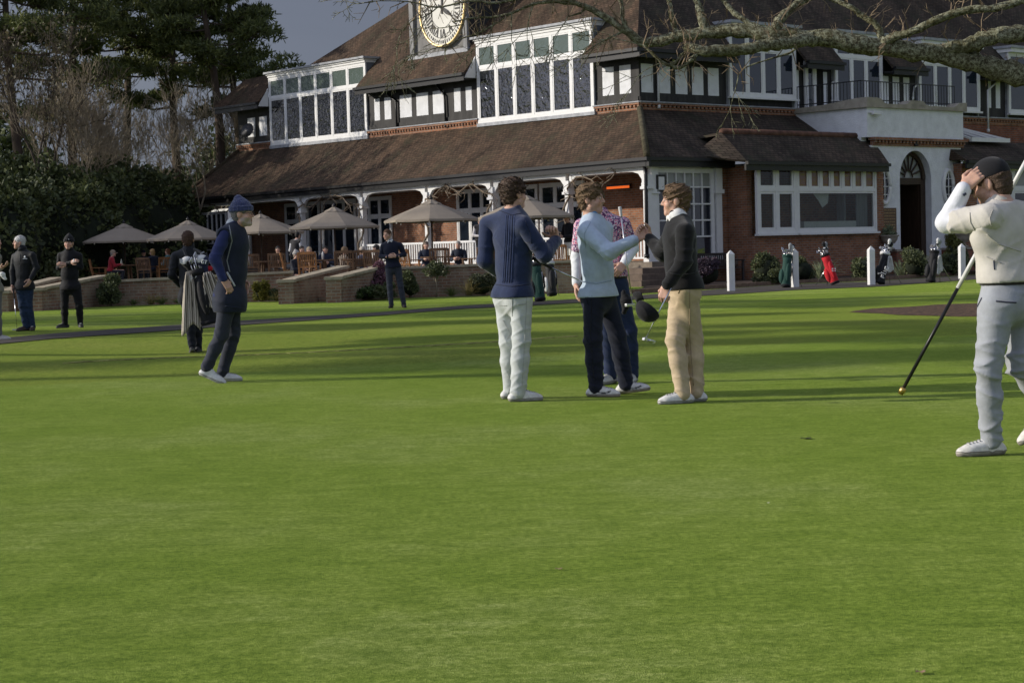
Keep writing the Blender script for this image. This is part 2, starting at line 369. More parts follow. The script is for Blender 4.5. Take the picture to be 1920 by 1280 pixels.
def wrinkle(amp, zones, base=0.3, seed=0, wl=0.05):
    """cloth creases: a few warped, sharp-edged waves, strongest round the given points"""
    r = np.random.RandomState(seed); A = r.normal(size=(4, 3)); A[:, 2] = A[:, 2]*0.5+np.sign(A[:, 2])*1.1; A /= np.linalg.norm(A, axis=1)[:, None]; ph = r.uniform(0, 6.28, (4, 3)); B = r.normal(size=(4, 3))*6; C = r.normal(size=(4, 3))*11
    W = r.uniform(1.0, 2.6, 4)*wl
    def f(x, y, z):
        w = base
        for c, rad in zones: w = w+np.exp(-((x-c[0])**2+(y-c[1])**2+(z-c[2])**2)/rad**2)
        s = 0
        for i in range(4):
            q = (x*A[i, 0]+y*A[i, 1]+z*A[i, 2])*6.28/W[i]+ph[i, 0]+1.8*np.sin(x*B[i, 0]+y*B[i, 1]+z*B[i, 2]+ph[i, 1])
            s = s+(1-np.abs(np.sin(q/2)))**3.0*(.5+.5*np.sin(x*C[i, 0]+y*C[i, 1]+z*C[i, 2]+ph[i, 2]))*2
        return -amp*np.minimum(w, 1.3)*(s/4-0.2)*2.2
    return f
# ------------------------------------------------------------------ people
SKIN = (0.50, 0.30, 0.22)
M['skin'] = vcol_mat('skin', 0.5, 0.08, 60, 0.15, 0.12, 0.35)
M['shoe'] = vcol_mat('shoe', 0.5, 0.15, 50, 0.2)
_cm = {}
lace_m = mat('grey laces', (.30, .30, .29), .9, .2, 40); welt_m = mat('sole seam', (.16, .14, .12), .8, .3, 40)
def cloth(c, rough=0.85, var=0.12, scale=14, sheen=0.12, bump=0.15, bscale=160, stretch=(1, 1, 1)):
    key = (c, rough, var, scale, bscale, stretch)
    if key not in _cm: _cm[key] = mat('cloth', c, rough, var, scale, bump, bscale, sheen=sheen, spec=0.15, stretch=stretch)
    return _cm[key]
def hair_mat(c):
    if ('h', c) not in _cm: _cm[('h', c)] = mat('hair', c, 0.55, 0.45, 70, 0.6, 160, spec=0.3)
    return _cm[('h', c)]
def add_hand(parts, wr, d, n, t, curl, vox, sz=1.0, thumb=0.4, spread=1.0, col=SKIN):
    """palm, four bent fingers of different lengths and a thumb from the side of the palm; d fingers, n palm normal, t thumb side"""
    d = nrm(d); n = nrm(np.asarray(n)-d*np.dot(n, d)); t0 = np.cross(d, n); t = t0 if np.dot(t0, t) >= 0 else -t0
    s = SDF(); P = lambda a, b, c: wr+sz*(d*a+t*b+n*c)
    s.cone(P(-.05, 0, 0), P(.01, 0, 0), .027*sz, .025*sz, .01)
    for b in (-.028, -.01, .01, .028): s.cone(P(.005, b*.75, 0), P(.085-abs(b-.008)*.25, b, 0), .0155*sz, .0125*sz, .012)
    for i, (b, L, c0) in enumerate(((.03, .92, 0), (.0105, 1.0, 0.06), (-.0095, .95, .1), (-.028, .78, .16))):
        p = P(.086-abs(b-.008)*.25, b*1.02*spread, 0); a = 0
        for j, (l, r0, r1) in enumerate(((.046, .0105, .0095), (.029, .0095, .0085), (.023, .0085, .007))):
            a += (curl+c0)*(0.75, 1.0, 0.7)[j]
            q = p+sz*L*l*(d*math.cos(a)+n*math.sin(a)+t*b*1.5*(spread-1))
            s.cone(p, q, r0*sz, r1*sz, .004); p = q
    p = P(.02, .028, .004); q = p+sz*.042*(d*.62+t*.72+n*thumb*.8); s.cone(P(.01, .015, 0), p, .017*sz, .016*sz, .012); s.cone(p, q, .0145*sz, .0115*sz, .01)
    q2 = q+sz*.032*nrm(d*.9+t*.12+n*thumb*1.3); s.cone(q, q2, .0115*sz, .0095*sz, .005); s.cone(q2, q2+sz*.024*nrm(d*.95-t*.15+n*thumb*1.3), .0095*sz, .0075*sz, .005)
    v, f = s.mesh(vox); parts.append((v, f, col))
def head_frame(c, yaw, pitch=0, rollh=0):
    fw = V3(math.cos(yaw)*math.cos(pitch), math.sin(yaw)*math.cos(pitch), math.sin(pitch)); r = nrm(np.cross(fw, V3(0, 0, 1))); u = np.cross(r, fw)
    r, u = r*math.cos(rollh)+u*math.sin(rollh), u*math.cos(rollh)-r*math.sin(rollh)
    return np.stack([r, fw, u])            # rows: right, forward, up
def person(name_label, J, yaw, skin=SKIN, top=None, top2=None, trousers=None, shoe=None, hair=None, hat=None, beard=None,
           vox=0.009, hs=1.0, bulk=1.0, group=None, seed=1, glasses=False, shirt_collar=None, pattern=None, hands=None, vest=None, belt=None, legs=True,
           wl=0.06, wamp=0.006, build=1.0, scarf=None, untuck=0.0, scarf_r=1.0, tuck=False, sleeve=None, loose=1.0, hpitch=0, hroll=0, shyaw=None, base=None, emblem=None):
    if base is None: base = V3(*(((J['anL']+J['anR'])/2)[:2]), 0) if 'anL' in J else V3(J['pel'][0], J['pel'][1], 0)
    J = {k: (v-base if isinstance(v, np.ndarray) and len(v) == 3 else v) for k, v in J.items()}
    root = empty('person', base, 0, name_label, 'person', group)
    head, neck = J['head'], J['neck']
    pel = J.get('pel', (J['hipL']+J['hipR'])/2)
    up = nrm(neck-pel); rt = nrm(J['shR']-J['shL']); rt = nrm(rt-up*(rt@up)); fw = np.cross(up, rt)
    RT = np.stack([rt, fw, up]); hw = np.linalg.norm(J['shR']-J['shL'])/2; TL = np.linalg.norm(neck-pel)
    hrt = nrm(J['hipR']-J['hipL']); hup = nrm(V3(0, 0, 1)*0.7+up*0.3); hrt = nrm(hrt-hup*(hrt@hup)); RH = np.stack([hrt, np.cross(hup, hrt), hup])
    Hm = head_frame(head, yaw, hpitch, hroll)
    hp = lambda x, y, z: head+hs*(Hm.T@V3(x, y, z))
    def torso(s, t=0.0, k=0.06):
        s.ell(lerp(pel, neck, .70)+fw*.012, ((hw*.86+t)*1.0, .108*bulk+t, TL*.36), RT, k)
        s.ell(lerp(pel, neck, .34)+fw*.012, (.142*bulk+t, .105*bulk+t, TL*.36), RT, k)
        s.ell(pel, (.158*bulk+t, .115*bulk+t, .13+t), RH, k)
        for q in ('shL', 'shR'): s.cone(lerp(neck, pel, .06), J[q], .055+t*.6, .052+t, k)
    def arm(s, q, t=0.0, k=0.03, upto=1.0, upper=1.0):
        a, e, w_ = J['sh'+q], J['el'+q], J['wr'+q]
        s.cone(a, lerp(a, e, upper), (.055+t)*build, (.055+(.042-.055)*upper+t)*build, k)
        if upper >= 1 and upto > 0: s.cone(e, lerp(e, w_, upto), (.042+t)*build, (.027+(.042-.027)*(1-upto)+t)*build, k)
    def leg(s, q, t=0.0, k=0.03):
        h, kn, an = J['hip'+q], J['kn'+q], J['an'+q]
        s.cone(h, kn, (.08+t)*bulk, .048+t, k); s.cone(kn, lerp(kn, an, .35), .048+t, .048+t, k); s.cone(lerp(kn, an, .35), an, .048+t, .034+t, k)
    # ---- body: one continuous skin from head to ankle, with face and hands
    b = SDF(); torso(b); arm(b, 'L'); arm(b, 'R')
    if legs:
        leg(b, 'L'); leg(b, 'R')
    b.cone(hp(0, -.02, -.08), neck+fw*.01, .052*hs, .062, .03)
    parts = []; v, f = b.mesh(max(vox*1.6, .014)); parts.append((v, f, skin))
    h = SDF()
    h.ell(hp(0, -.008, .03), V3(.075, .095, .088)*hs, Hm, .02); h.ell(hp(0, .022, -.045), V3(.058, .07, .072)*hs, Hm, .03)
    h.cone(hp(-.012, .07, -.095), hp(.012, .07, -.095), .02*hs, .02*hs, .03); h.cone(hp(-.05, .01, -.065), hp(.05, .01, -.065), .022*hs, .022*hs, .03)
    h.cone(hp(-.032, .078, .026), hp(.032, .078, .026), .013*hs, .013*hs, .015)
    for sx in (-1, 1):
        h.ell(hp(.044*sx, .055, -.03), V3(.026, .026, .026)*hs, Hm, .025)
        h.ell(hp(.031*sx, .1, .006), V3(.017, .016, .011)*hs, Hm, .012, True); h.ell(hp(.031*sx, .079, .005), V3(.0135, .0135, .0135)*hs, Hm, .003)
        h.ell(hp(.077*sx, -.012, -.006), V3(.011, .022, .033)*hs, Hm, .006)
    h.cone(hp(0, .09, .014), hp(0, .107, -.022), .0075*hs, .0115*hs, .012); h.cone(hp(-.01, .095, -.026), hp(.01, .095, -.026), .008*hs, .008*hs, .008)
    h.cone(hp(-.02, .084, -.055), hp(.02, .084, -.055), .008*hs, .008*hs, .006); h.cone(hp(-.017, .084, -.066), hp(.017, .084, -.066), .008*hs, .008*hs, .006)
    h.cone(hp(0, -.02, -.08), neck+fw*.01, .05*hs, .06, .03)
    v, f = h.mesh(min(max(vox*.55, .0045), .011))
    L = ((v-head)@Hm.T)/hs
    c = np.tile(np.asarray(skin, dtype=np.float32), (len(v), 1))
    def paint(mask, cc, a=1.0): c[mask] = c[mask]*(1-a)+np.asarray(cc, dtype=np.float32)*a
    x, y, z = np.abs(L[:, 0]), L[:, 1], L[:, 2]
    paint((x > .02) & (x < .06) & (y > .02) & (z > -.055) & (z < -.012), (skin[0]*1.05, skin[1]*.78, skin[2]*.75), .5)
    if beard: paint((y > -.005-(z+.05)*.3) & (z < -.038) & (z > -.13) & ((x > .034) | (z < -.045)) & ~((z > -.075) & (z < -.05) & (x < .022)), beard[0], beard[1])
    paint((x < .023) & (z < -.05) & (z > -.073) & (y > .06), (skin[0]*.72, skin[1]*.5, skin[2]*.5), .7)
    hc = hair if hair else (0.06, 0.045, 0.035)
    paint((x > .013) & (x < .052) & (z > .022) & (z < .031) & (y > .06), sh(hc, .9), .6)
    paint((x > .018) & (x < .044) & (z > -.002) & (z < .012) & (y > .07), (.2, .13, .1), .55)
    paint((x > .02) & (x < .042) & (z > .001) & (z < .011) & (y > .083), (.55, .52, .5), .8)
    paint((x > .026) & (x < .036) & (z > 0) & (z < .011) & (y > .086), (.03, .025, .02), 1)
    paint((x < .012) & (z > -.037) & (z < -.03) & (y > .09), sh(skin, .45), .8)
    parts.append((v, f, c))
    hands = hands or {}
    for q in 'LR':
        hd = hands.get(q)
        if hd is None:
            d = nrm(J['wr'+q]-J['el'+q]); n_ = nrm((-rt if q == 'R' else rt)+0.01*up); hd = (d, n_, fw+0.01*rt, 0.35)
        if hd == 'none': continue
        add_hand(parts, J['wr'+q]+nrm(hd[0])*.012, hd[0], hd[1], hd[2], hd[3], min(max(vox*.5, .004), .009), sz=hs, thumb=hd[4] if len(hd) > 4 else .4, col=skin if len(hd) < 6 else hd[5])
    v, f, c = merge(parts); mesh_obj('body', v, f, M['skin'], root, True, col=c)
    # ---- clothing
    def garment(nm, s, m, vx=vox, par=root):
        v, f = s.mesh(vx); return mesh_obj(nm, v, f, m, par, True)
    if legs and trousers:
        s = SDF(); s.ell(pel-V3(0, 0, .02), (.160*bulk, .118*bulk, .15), RH, .05); bk = -np.cross(hup, hrt)
        for q in 'LR':
            hh, kn, an = J['hip'+q], J['kn'+q], J['an'+q]; t = .014*loose
            s.cone(hh, kn, .087*bulk+t*.3, .053+t, .04); s.cone(kn, lerp(kn, an, .4), .053+t, .05+t, .03); s.cone(lerp(kn, an, .4), an-V3(0, 0, .01), .05+t, .042+t, .03)
            s.ell(lerp(hh, pel, .3)+bk*.055*bulk-V3(0, 0, .02), (.08*bulk, .068*bulk, .09), RH, .04)
        an = min(J['anL'][2], J['anR'][2]); s.cut(pel+hup*(.10 if tuck else .03), hup)
        zs = [(J['kn'+q], .13) for q in 'LR']+[(lerp(J['an'+q], J['kn'+q], .12), .13) for q in 'LR']+[(pel-V3(0, 0, .08), .13)]
        s.ell(pel+hup*.07, (.152*bulk, .114*bulk, .16), RH, .04)
        s.fold = wrinkle(wamp*1.25, zs, .25, seed, wl); garment('trousers', s, trousers)
        if belt is not None:
            s = SDF(); s.ell(pel+hup*.08, (.162*bulk, .124*bulk, .2), RH, .05); s.cut(pel+hup*.105, hup); s.cut(pel+hup*.07, -hup); garment('belt', s, belt)
    for q in ('L', 'R'):
        if not legs or shoe is None: continue
        an = J['an'+q]; to = J['to'+q]; fd = nrm(to-an-V3(0, 0, (to-an)[2])); sd = np.cross(V3(0, 0, 1), fd); L_ = J.get('shoeL', .27)
        tilt = J.get('tilt'+q, 0.0); zz = an[2]-.085
        fd2 = nrm(fd+V3(0, 0, tilt)); heel = V3(an[0], an[1], zz)-fd*.055; upv = nrm(np.cross(sd, fd2)) if np.cross(sd, fd2)[2] > 0 else -nrm(np.cross(sd, fd2))
        s = SDF(); s.cone(heel+upv*.03, heel+fd2*.12+upv*.025, .034, .038, .02); s.cone(heel+fd2*.1+upv*.02, heel+fd2*(L_-.085)+upv*.024, .038, .043, .02)
        s.cone(heel+fd2*(L_-.1)+upv*.02, heel+fd2*(L_-.045)+upv*.018, .041, .033, .02); s.cone(heel+fd2*.025+upv*.04, heel+fd2*.045+upv*.105, .033, .037, .03); s.cone(heel+fd2*.07+upv*.07, heel+fd2*.15+upv*.04, .032, .03, .03)
        s.cut(heel-upv*.0, -upv); s.cut(heel+fd2*.04+upv*.105, upv)
        v, f = s.mesh(min(vox, .008) if vox < .015 else vox*.8); hgt = (v-heel)@upv; c = np.tile(np.asarray(shoe[0], dtype=np.float32), (len(v), 1)); c[hgt < .022] = sh(shoe[1], .62)
        al = (v-heel)@fd2; c[(hgt > .055) & (al > .1) & (al < .19)] = np.asarray(shoe[2] if len(shoe) > 2 else sh(shoe[0], .8))
        if len(shoe) > 3:
            k = (al*1.0-hgt*1.4)
            m_ = (np.abs(hgt-(.035+.5*(al-.13)**2*8)) < .006) & (al > .06) & (al < .19); c[m_] = shoe[3]
        so = mesh_obj('shoe', v, f, M['shoe'], root, True, col=c)
        if vox < .0115:
            lat = (v-heel)@sd; mb = MB()
            for k in range(4):
                a_ = .125+.02*k; m_ = (np.abs(al-a_) < .009) & (np.abs(lat) < .012)
                if m_.any(): h_ = hgt[m_].max(); cc_ = heel+fd2*a_+upv*(h_+.002); mb.tube([cc_-sd*.02-upv*.005, cc_, cc_+sd*.02-upv*.005], .0035, 5)
            if mb.v: mb.build('laces', lace_m, so, True)
            m_ = np.abs(hgt-.024) < .005; q_ = v[m_]; ctr = heel+fd2*.09; an_ = np.arctan2((q_-ctr)@sd, (q_-ctr)@fd2); od = np.argsort(an_); q_ = q_[od][::3]
            if len(q_) > 8: mb = MB(); mb.tube(list(q_)+[q_[0]], .0028, 4); mb.build('sole_seam', welt_m, so, True)
    if top is not None:
        s = SDF(); sa = SDF(); torso(s, .016*loose, .05)
        hem = pel+hup*.085 if tuck else pel-hup*(.015+untuck)
        if not tuck:
            s.ell(pel-hup*(.02+untuck*.5), (.184*bulk, .148*bulk, .15), RH, .04); bk_ = -np.cross(hup, hrt)
            for q in 'LR': s.ell(lerp(J['hip'+q], pel, .3)+bk_*.055*bulk-V3(0, 0, .02), (.096*bulk, .084*bulk, .11), RH, .04)
        else: s.ell(pel+hup*.1, (.165*bulk, .125*bulk, .1), RH, .05)
        for q in 'LR':
            if sleeve == 'short': arm(sa, q, .018, .03, 0, .72)
            elif sleeve == 'none': pass
            else: arm(sa, q, .014*loose, .03, .97)
        s.cone(neck-up*.03, neck+up*.035+fw*.012, .078, .064, .03); s.cut(neck+up*.045+fw*.0, up*0.9-fw*.35)
        s.cut(hem, -hup)
        zs = [(J['el'+q], .1) for q in 'LR']+[(lerp(J['sh'+q], pel, .25), .12) for q in 'LR']+[(pel+up*.05, .14)]
        if sleeve != 'short': zs += [(J['wr'+q], .08) for q in 'LR']
        s.fold = wrinkle(wamp*.9, zs, .22, seed+5, wl*1.1)
        sa.fold = wrinkle(wamp*1.1, zs, .22, seed+8, wl)
        pv = [s.mesh(vox)]+([sa.mesh(vox)] if sa.p else [])
        n0 = 0; Vs, Fs = [], []
        for v, f in pv: Vs.append(v); Fs.append(f+n0); n0 += len(v)
        o = mesh_obj(top[0], np.concatenate(Vs), np.concatenate(Fs), top[1], root, True)
    if sleeve == 'short' and top2 is not None:
        s = SDF()
        for q in 'LR': arm(s, q, .012, .02, .97)
        s.fold = wrinkle(.004, [(J['el'+q], .09) for q in 'LR'], .3, seed+9, .04); garment('base_layer', s, top2)
    if vest is not None:
        s = SDF(); torso(s, .034, .05); s.p = [q for q in s.p]
        s.ell(pel-hup*vest[2]*.5, (.2*bulk, .16*bulk, .12+vest[2]*.5), RH, .05)
        s.cone(neck-up*.04, neck+up*.03, .09, .074, .03); s.cut(neck+up*.035, up*.9-fw*.35); s.cut(pel-hup*vest[2], -hup)
        for q in 'LR': s.cone(J['sh'+q]+(.05 if q == 'R' else -.05)*rt, J['el'+q], .05, .05, .02, True)
        s.fold = wrinkle(wamp*.7, [(pel, .2)], .4, seed+3, .09); garment(vest[0], s, vest[1])
    if shirt_collar is not None:
        s = SDF(); nb = neck+up*.015+fw*.012; ct = nrm(hp(0, -.02, -.08)-nb)
        s.cone(nb-ct*.015, nb+ct*.03, .076, .064, .01); s.cut(nb+ct*.035+fw*.0, nrm(ct-fw*.25)); s.cone(nb+fw*.07-rt*.03, nb+fw*.075-rt*.05-up*.035, .018, .008, .01); s.cone(nb+fw*.07+rt*.03, nb+fw*.075+rt*.05-up*.035, .018, .008, .01)
        for i in range(0):
            a0, a1 = 2*PI*i/14, 2*PI*(i+1)/14; g = lambda a: nb+rt*.056*math.sin(a)+fw*(.060*math.cos(a)+.012)+up*(.02-.022*math.cos(a))
            s.cone(g(a0), g(a1), .014, .014, .006); s.cone(g(a0)+up*.018, g(a1)+up*.018, .009, .009, .006)
        garment('collar', s, shirt_collar, min(vox, .008))
    if scarf is not None:
        s = SDF(); s.cone(neck-up*.02, neck+up*.05+fw*.02, .09*scarf_r, .082*scarf_r, .03); s.fold = wrinkle(.01*scarf_r**3, [], 1, seed, .05); garment('scarf', s, scarf)
    # ---- hair and headgear
    vh = min(max(vox*.6, .005), .011)
    if hair is not None:
        s = SDF(); style = hat or J.get('hairstyle', 'short')
        s.ell(hp(0, -.014, .04), V3(.084, .104, .092)*hs, Hm, .02)
        s.ell(hp(0, -.048, -.015), V3(.07, .058, .082)*hs, Hm, .025)
        if style in ('curly', 'mop'): s.ell(hp(0, -.016, .05), V3(.086, .105, .086)*hs, Hm, .02)
        if style == 'mop': s.cone(hp(-.03, .055, .1), hp(.03, .05, .105), .02*hs, .018*hs, .02)
        if style == 'long': s.ell(hp(0, -.05, -.03), V3(.085, .07, .15)*hs, Hm, .04)
        s.ell(hp(0, .12, -.035), V3(.1, .1, .088)*hs, Hm, .01, True)
        for sx in (-1, 1): s.ell(hp(.085*sx, .0, -.028), V3(.03, .05, .045)*hs, Hm, .008, True)
        s.cut(hp(0, -.05, -.085 if style != 'long' else -.16), Hm.T@V3(0, .35, -1))
        amp = {'curly': .008, 'mop': .009, 'short': .005, 'grey': .006, 'long': .006}.get(style, .004)
        wlh = {'curly': .02, 'mop': .03}.get(style, .02)
        s.fold = wrinkle(amp, [], 1.0, seed+20, wlh)
        if style in ('cap', 'beanie', 'flatcap'): s.cut(hp(0, 0, .03), Hm.T@V3(0, 0, 1))
        v, f = s.mesh(vh)
        if hat is None and vox < .013:      # loose locks lying over the scalp
            rs = np.random.RandomState(seed); nf = len(f); L3 = ((v-head)@Hm.T)
            pick = rs.randint(0, nf, 900); c0 = v[f[pick]].mean(1); n0 = np.cross(v[f[pick][:, 2]]-v[f[pick][:, 0]], v[f[pick][:, 3]]-v[f[pick][:, 1]]); n0 /= np.linalg.norm(n0, axis=1)[:, None]+1e-9
            ctr = hp(0, -.01, .03); n0[np.einsum('ij,ij->i', n0, c0-ctr) < 0] *= -1
            flow = Hm.T@V3(.15, -.35 if style != 'mop' else .25, -.75); jit = rs.normal(size=c0.shape)*(1.1 if style == 'curly' else .35); dr_ = flow+jit; dr_ -= n0*np.einsum('ij,ij->i', dr_, n0)[:, None]; dr_ /= np.linalg.norm(dr_, axis=1)[:, None]+1e-9
            sd_ = np.cross(n0, dr_); l_ = (rs.uniform(.016, .034, 900) if style != 'mop' else rs.uniform(.015, .036, 900))[:, None]*hs; w_ = rs.uniform(.0025, .005, 900)[:, None]; lift = n0*rs.uniform(.05, {'curly': .5, 'mop': .26}.get(style, .22), 900)[:, None]
            c0 = c0-n0*.003; tv = np.stack([c0-sd_*w_, c0+sd_*w_, c0+dr_*l_*.6+lift*l_+sd_*w_*.8, c0+dr_*l_+lift*l_*.7, c0+dr_*l_*.6+lift*l_-sd_*w_*.8], 1).reshape(-1, 3)
            fl = [list(q) for q in f]+[[len(v)+5*i+j for j in range(5)] for i in range(900)]; v = np.concatenate([v, tv]); mesh_obj('hair', v, fl, hair_mat(hair), root, True)
        else: mesh_obj('hair', v, f, hair_mat(hair), root, True)
    if hat in ('cap', 'beanie'):
        hc_, hm_ = J['hatmat']
        s = SDF()
        if hat == 'beanie':
            s.ell(hp(0, -.012, .05), V3(.092, .112, .105)*hs, Hm, .02); s.cone(hp(0, -.02, .1), hp(0, -.035, .155), .06*hs, .035*hs, .05); s.cut(hp(0, 0, .022), Hm.T@V3(0, .12, -1))
            s.fold = wrinkle(.0018, [], 1.0, seed+4, .02)
            o = garment('beanie', s, hm_, vh)
            t = SDF()
            for i in range(16):
                g = lambda a: hp(.087*math.sin(a), -.012+.107*math.cos(a), .04+.004*math.cos(a))
                t.cone(g(2*PI*i/16), g(2*PI*(i+1)/16), .017*hs, .017*hs, .005); t.cone(g(2*PI*i/16)+Hm.T@V3(0, 0, .025), g(2*PI*(i+1)/16)+Hm.T@V3(0, 0, .025), .015*hs, .015*hs, .01)
            t.fold = wrinkle(.0015, [], 1.0, seed+6, .02); garment('cuff', t, hm_, vh, o)
        else:
            s.ell(hp(0, -.01, .045), V3(.088, .108, .098)*hs, Hm, .02); s.cut(hp(0, 0, .03), Hm.T@V3(0, .1, -1)); o = garment('cap', s, hm_, vh)
            mb = MB(); pts_t = []; nseg = 9
            for i in range(nseg+1):
                a = -1.15+2.3*i/nseg; x_ = .078*math.sin(a)
                pts_t.append((hp(x_, .06+.03*math.cos(a), .036), hp(x_*1.02, .1+.085*math.cos(a), .026-.02*abs(math.sin(a)))))
            V = []; 
            for a_, b_ in pts_t: V += [a_, b_, b_-Hm.T@V3(0, 0, .006), a_-Hm.T@V3(0, 0, .006)]
            Fc = []
            for i in range(nseg):
                for j in range(4): Fc.append((i*4+j, i*4+(j+1) % 4, i*4+4+(j+1) % 4, i*4+4+j))
            mb.add(V, Fc); mb.build('brim', hm_, o, True)
    if glasses:
        mb = MB()
        for sx in (-1, 1):
            pts = [hp(.033*sx+.024*math.cos(a), .108, .004+.018*math.sin(a)) for a in np.linspace(0, 2*PI, 13)]; mb.tube(pts, .0022*hs, 4)
            mb.tube([hp(.057*sx, .105, .01), hp(.078*sx, .02, .008)], .0022*hs, 4)
        mb.tube([hp(-.01, .11, .008), hp(.01, .11, .008)], .002*hs, 4)
        mb.build('glasses', mat('spectacle', (.02, .02, .02), .3), root)
    return root, J, (head, Hm, hp, fw, up, rt, pel, neck)
def seg_dist(p, a, b):
    ab = b-a; t = np.clip(((p-a)@ab)/(ab@ab+1e-12), 0, 1); return np.linalg.norm(p-a-t[:, None]*ab, axis=1)
def pj(zx, zy, k, Y0):
    """reads a joint off the photograph's enlargement: returns J(X, Y, depth offset)"""
    return lambda X, Y, v=0.0: dep(zx+X/k, zy+Y/k, Y0+v)
# ------------------------------------------------------------------ ground: one rolling sheet of mown turf reaching the horizon
def terrain(x, y):
    return -.115*np.exp(-(((x+4.6)/3.2)**2+((y-23.4)/2.2)**2)) + .05*np.exp(-((y-19.2)/1.3)**2)/(1+np.exp((x-3)/2.0))
def tz(x, y): return float(terrain(np.asarray(x, float), np.asarray(y, float)))
def grass_mat(name, kind):
    m, nt, b = new_mat(name)
    g = N(nt, 'ShaderNodeTexCoord'); sp = N(nt, 'ShaderNodeSeparateXYZ'); nt.links.new(g.outputs['Object'], sp.inputs[0])
    def noise(scale, det=4.0, ro=0.6, st=(1, 1, 1), dist=0.0):
        mp = N(nt, 'ShaderNodeMapping'); mp.inputs['Scale'].default_value = st; nt.links.new(g.outputs['Object'], mp.inputs['Vector'])
        n = N(nt, 'ShaderNodeTexNoise', Scale=scale, Detail=det, Roughness=ro, Distortion=dist); nt.links.new(mp.outputs['Vector'], n.inputs['Vector']); return n.outputs['Fac']
    def mul(a, c):
        mx = N(nt, 'ShaderNodeMix', data_type='RGBA', blend_type='MULTIPLY'); mx.inputs['Factor'].default_value = 1
        nt.links.new(a, mx.inputs[6]); nt.links.new(c, mx.inputs[7]); return mx.outputs[2]
    def gmix(f, a, c):
        mx = N(nt, 'ShaderNodeMix', data_type='RGBA'); nt.links.new(f, mx.inputs['Factor'])
        for s_, q in ((6, a), (7, c)):
            if isinstance(q, tuple): mx.inputs[s_].default_value = (*q, 1)
            else: nt.links.new(q, mx.inputs[s_])
        return mx.outputs[2]
    big = noise(.35, 5.0); mid = noise(5.0, 7.0, .72, (.8, 1.2, 1)); fine = noise(34, 5.0, .75); streak = noise(13, 4.0, .7, (.45, 1.1, 1)); blade = noise(240, 2.0, .7, (1, .35, 1))
    green = ramp(nt, big, [(.40, (.100, .158, .017)), (.5, (.124, .178, .026)), (.60, (.150, .196, .044))])
    green = mul(green, ramp(nt, mid, [(.39, (.74, .80, .74)), (.5, (1, 1, 1)), (.61, (1.20, 1.14, 1.4))]))
    green = mul(green, ramp(nt, fine, [(.40, (.50, .60, .45)), (.5, (1, 1, 1)), (.60, (1.5, 1.38, 1.6))]))
    green = mul(green, ramp(nt, blade, [(.38, (.5, .56, .5)), (.5, (1, 1, 1)), (.62, (1.5, 1.4, 1.6))]))
    green = mul(green, ramp(nt, streak, [(.38, (.72, .78, .68)), (.5, (1, 1, 1)), (.62, (1.22, 1.15, 1.35))]))
    # coarser, darker, yellower turf beyond the green
    coarse = noise(14, 5.0, .75, (1, .5, 1)); tuft = noise(70, 4.0, .75, (1, .4, 1))
    rough = ramp(nt, big, [(.35, (.086, .124, .017)), (.5, (.112, .146, .024)), (.65, (.144, .166, .036))])
    rough = mul(rough, ramp(nt, coarse, [(.36, (.62, .7, .6)), (.5, (1, 1, 1)), (.64, (1.35, 1.25, 1.2))]))
    rough = mul(rough, ramp(nt, tuft, [(.38, (.4, .48, .4)), (.5, (1, 1, 1)), (.62, (1.7, 1.5, 1.6))]))
    # edge of the green: a wavy line about nineteen metres out
    wob = noise(.18, 2.0)
    e = N(nt, 'ShaderNodeMath', operation='MULTIPLY_ADD'); nt.links.new(wob, e.inputs[0]); e.inputs[1].default_value = 1.6; nt.links.new(sp.outputs[1], e.inputs[2])
    ex_ = N(nt, 'ShaderNodeMath', operation='MULTIPLY_ADD'); nt.links.new(sp.outputs[0], ex_.inputs[0]); ex_.inputs[1].default_value = -.38; nt.links.new(e.outputs[0], ex_.inputs[2])
    mr = N(nt, 'ShaderNodeMapRange'); nt.links.new(ex_.outputs[0], mr.inputs['Value']); mr.inputs['From Min'].default_value = 18.9; mr.inputs['From Max'].default_value = 19.2
    col = gmix(mr.outputs[0], green, rough)
    if kind == 'lawn':
        # mowing stripes on the practice lawn near the terrace
        st = N(nt, 'ShaderNodeMath', operation='MULTIPLY_ADD'); nt.links.new(sp.outputs[0], st.inputs[0]); st.inputs[1].default_value = .16; nt.links.new(sp.outputs[1], st.inputs[2])
        sn = N(nt, 'ShaderNodeMath', operation='SINE'); ml = N(nt, 'ShaderNodeMath', operation='MULTIPLY'); ml.inputs[1].default_value = 3.4; nt.links.new(st.outputs[0], ml.inputs[0]); nt.links.new(ml.outputs[0], sn.inputs[0])
        stp = N(nt, 'ShaderNodeMapRange'); nt.links.new(sn.outputs[0], stp.inputs['Value']); stp.inputs['From Min'].default_value = -.3; stp.inputs['From Max'].default_value = .3
        far = N(nt, 'ShaderNodeMapRange'); nt.links.new(sp.outputs[1], far.inputs['Value']); far.inputs['From Min'].default_value = 30; far.inputs['From Max'].default_value = 31.5
        lt = mul(green, ramp(nt, stp.outputs[0], [(0, (.85, .86, .85)), (1, (1.3, 1.25, 1.2))]))
        col = gmix(far.outputs[0], col, lt)
    nt.links.new(col, b.inputs['Base Color']); b.inputs['Roughness'].default_value = .75; b.inputs['Specular IOR Level'].default_value = .05
    b.inputs['Sheen Weight'].default_value = .45; b.inputs['Sheen Roughness'].default_value = .4; b.inputs['Sheen Tint'].default_value = (.54, .72, .12, 1)
    ad = N(nt, 'ShaderNodeMath', operation='ADD'); nt.links.new(blade, ad.inputs[0]); nt.links.new(fine, ad.inputs[1])
    bp = N(nt, 'ShaderNodeBump', Strength=.8, Distance=.012); nt.links.new(ad.outputs[0], bp.inputs['Height'])
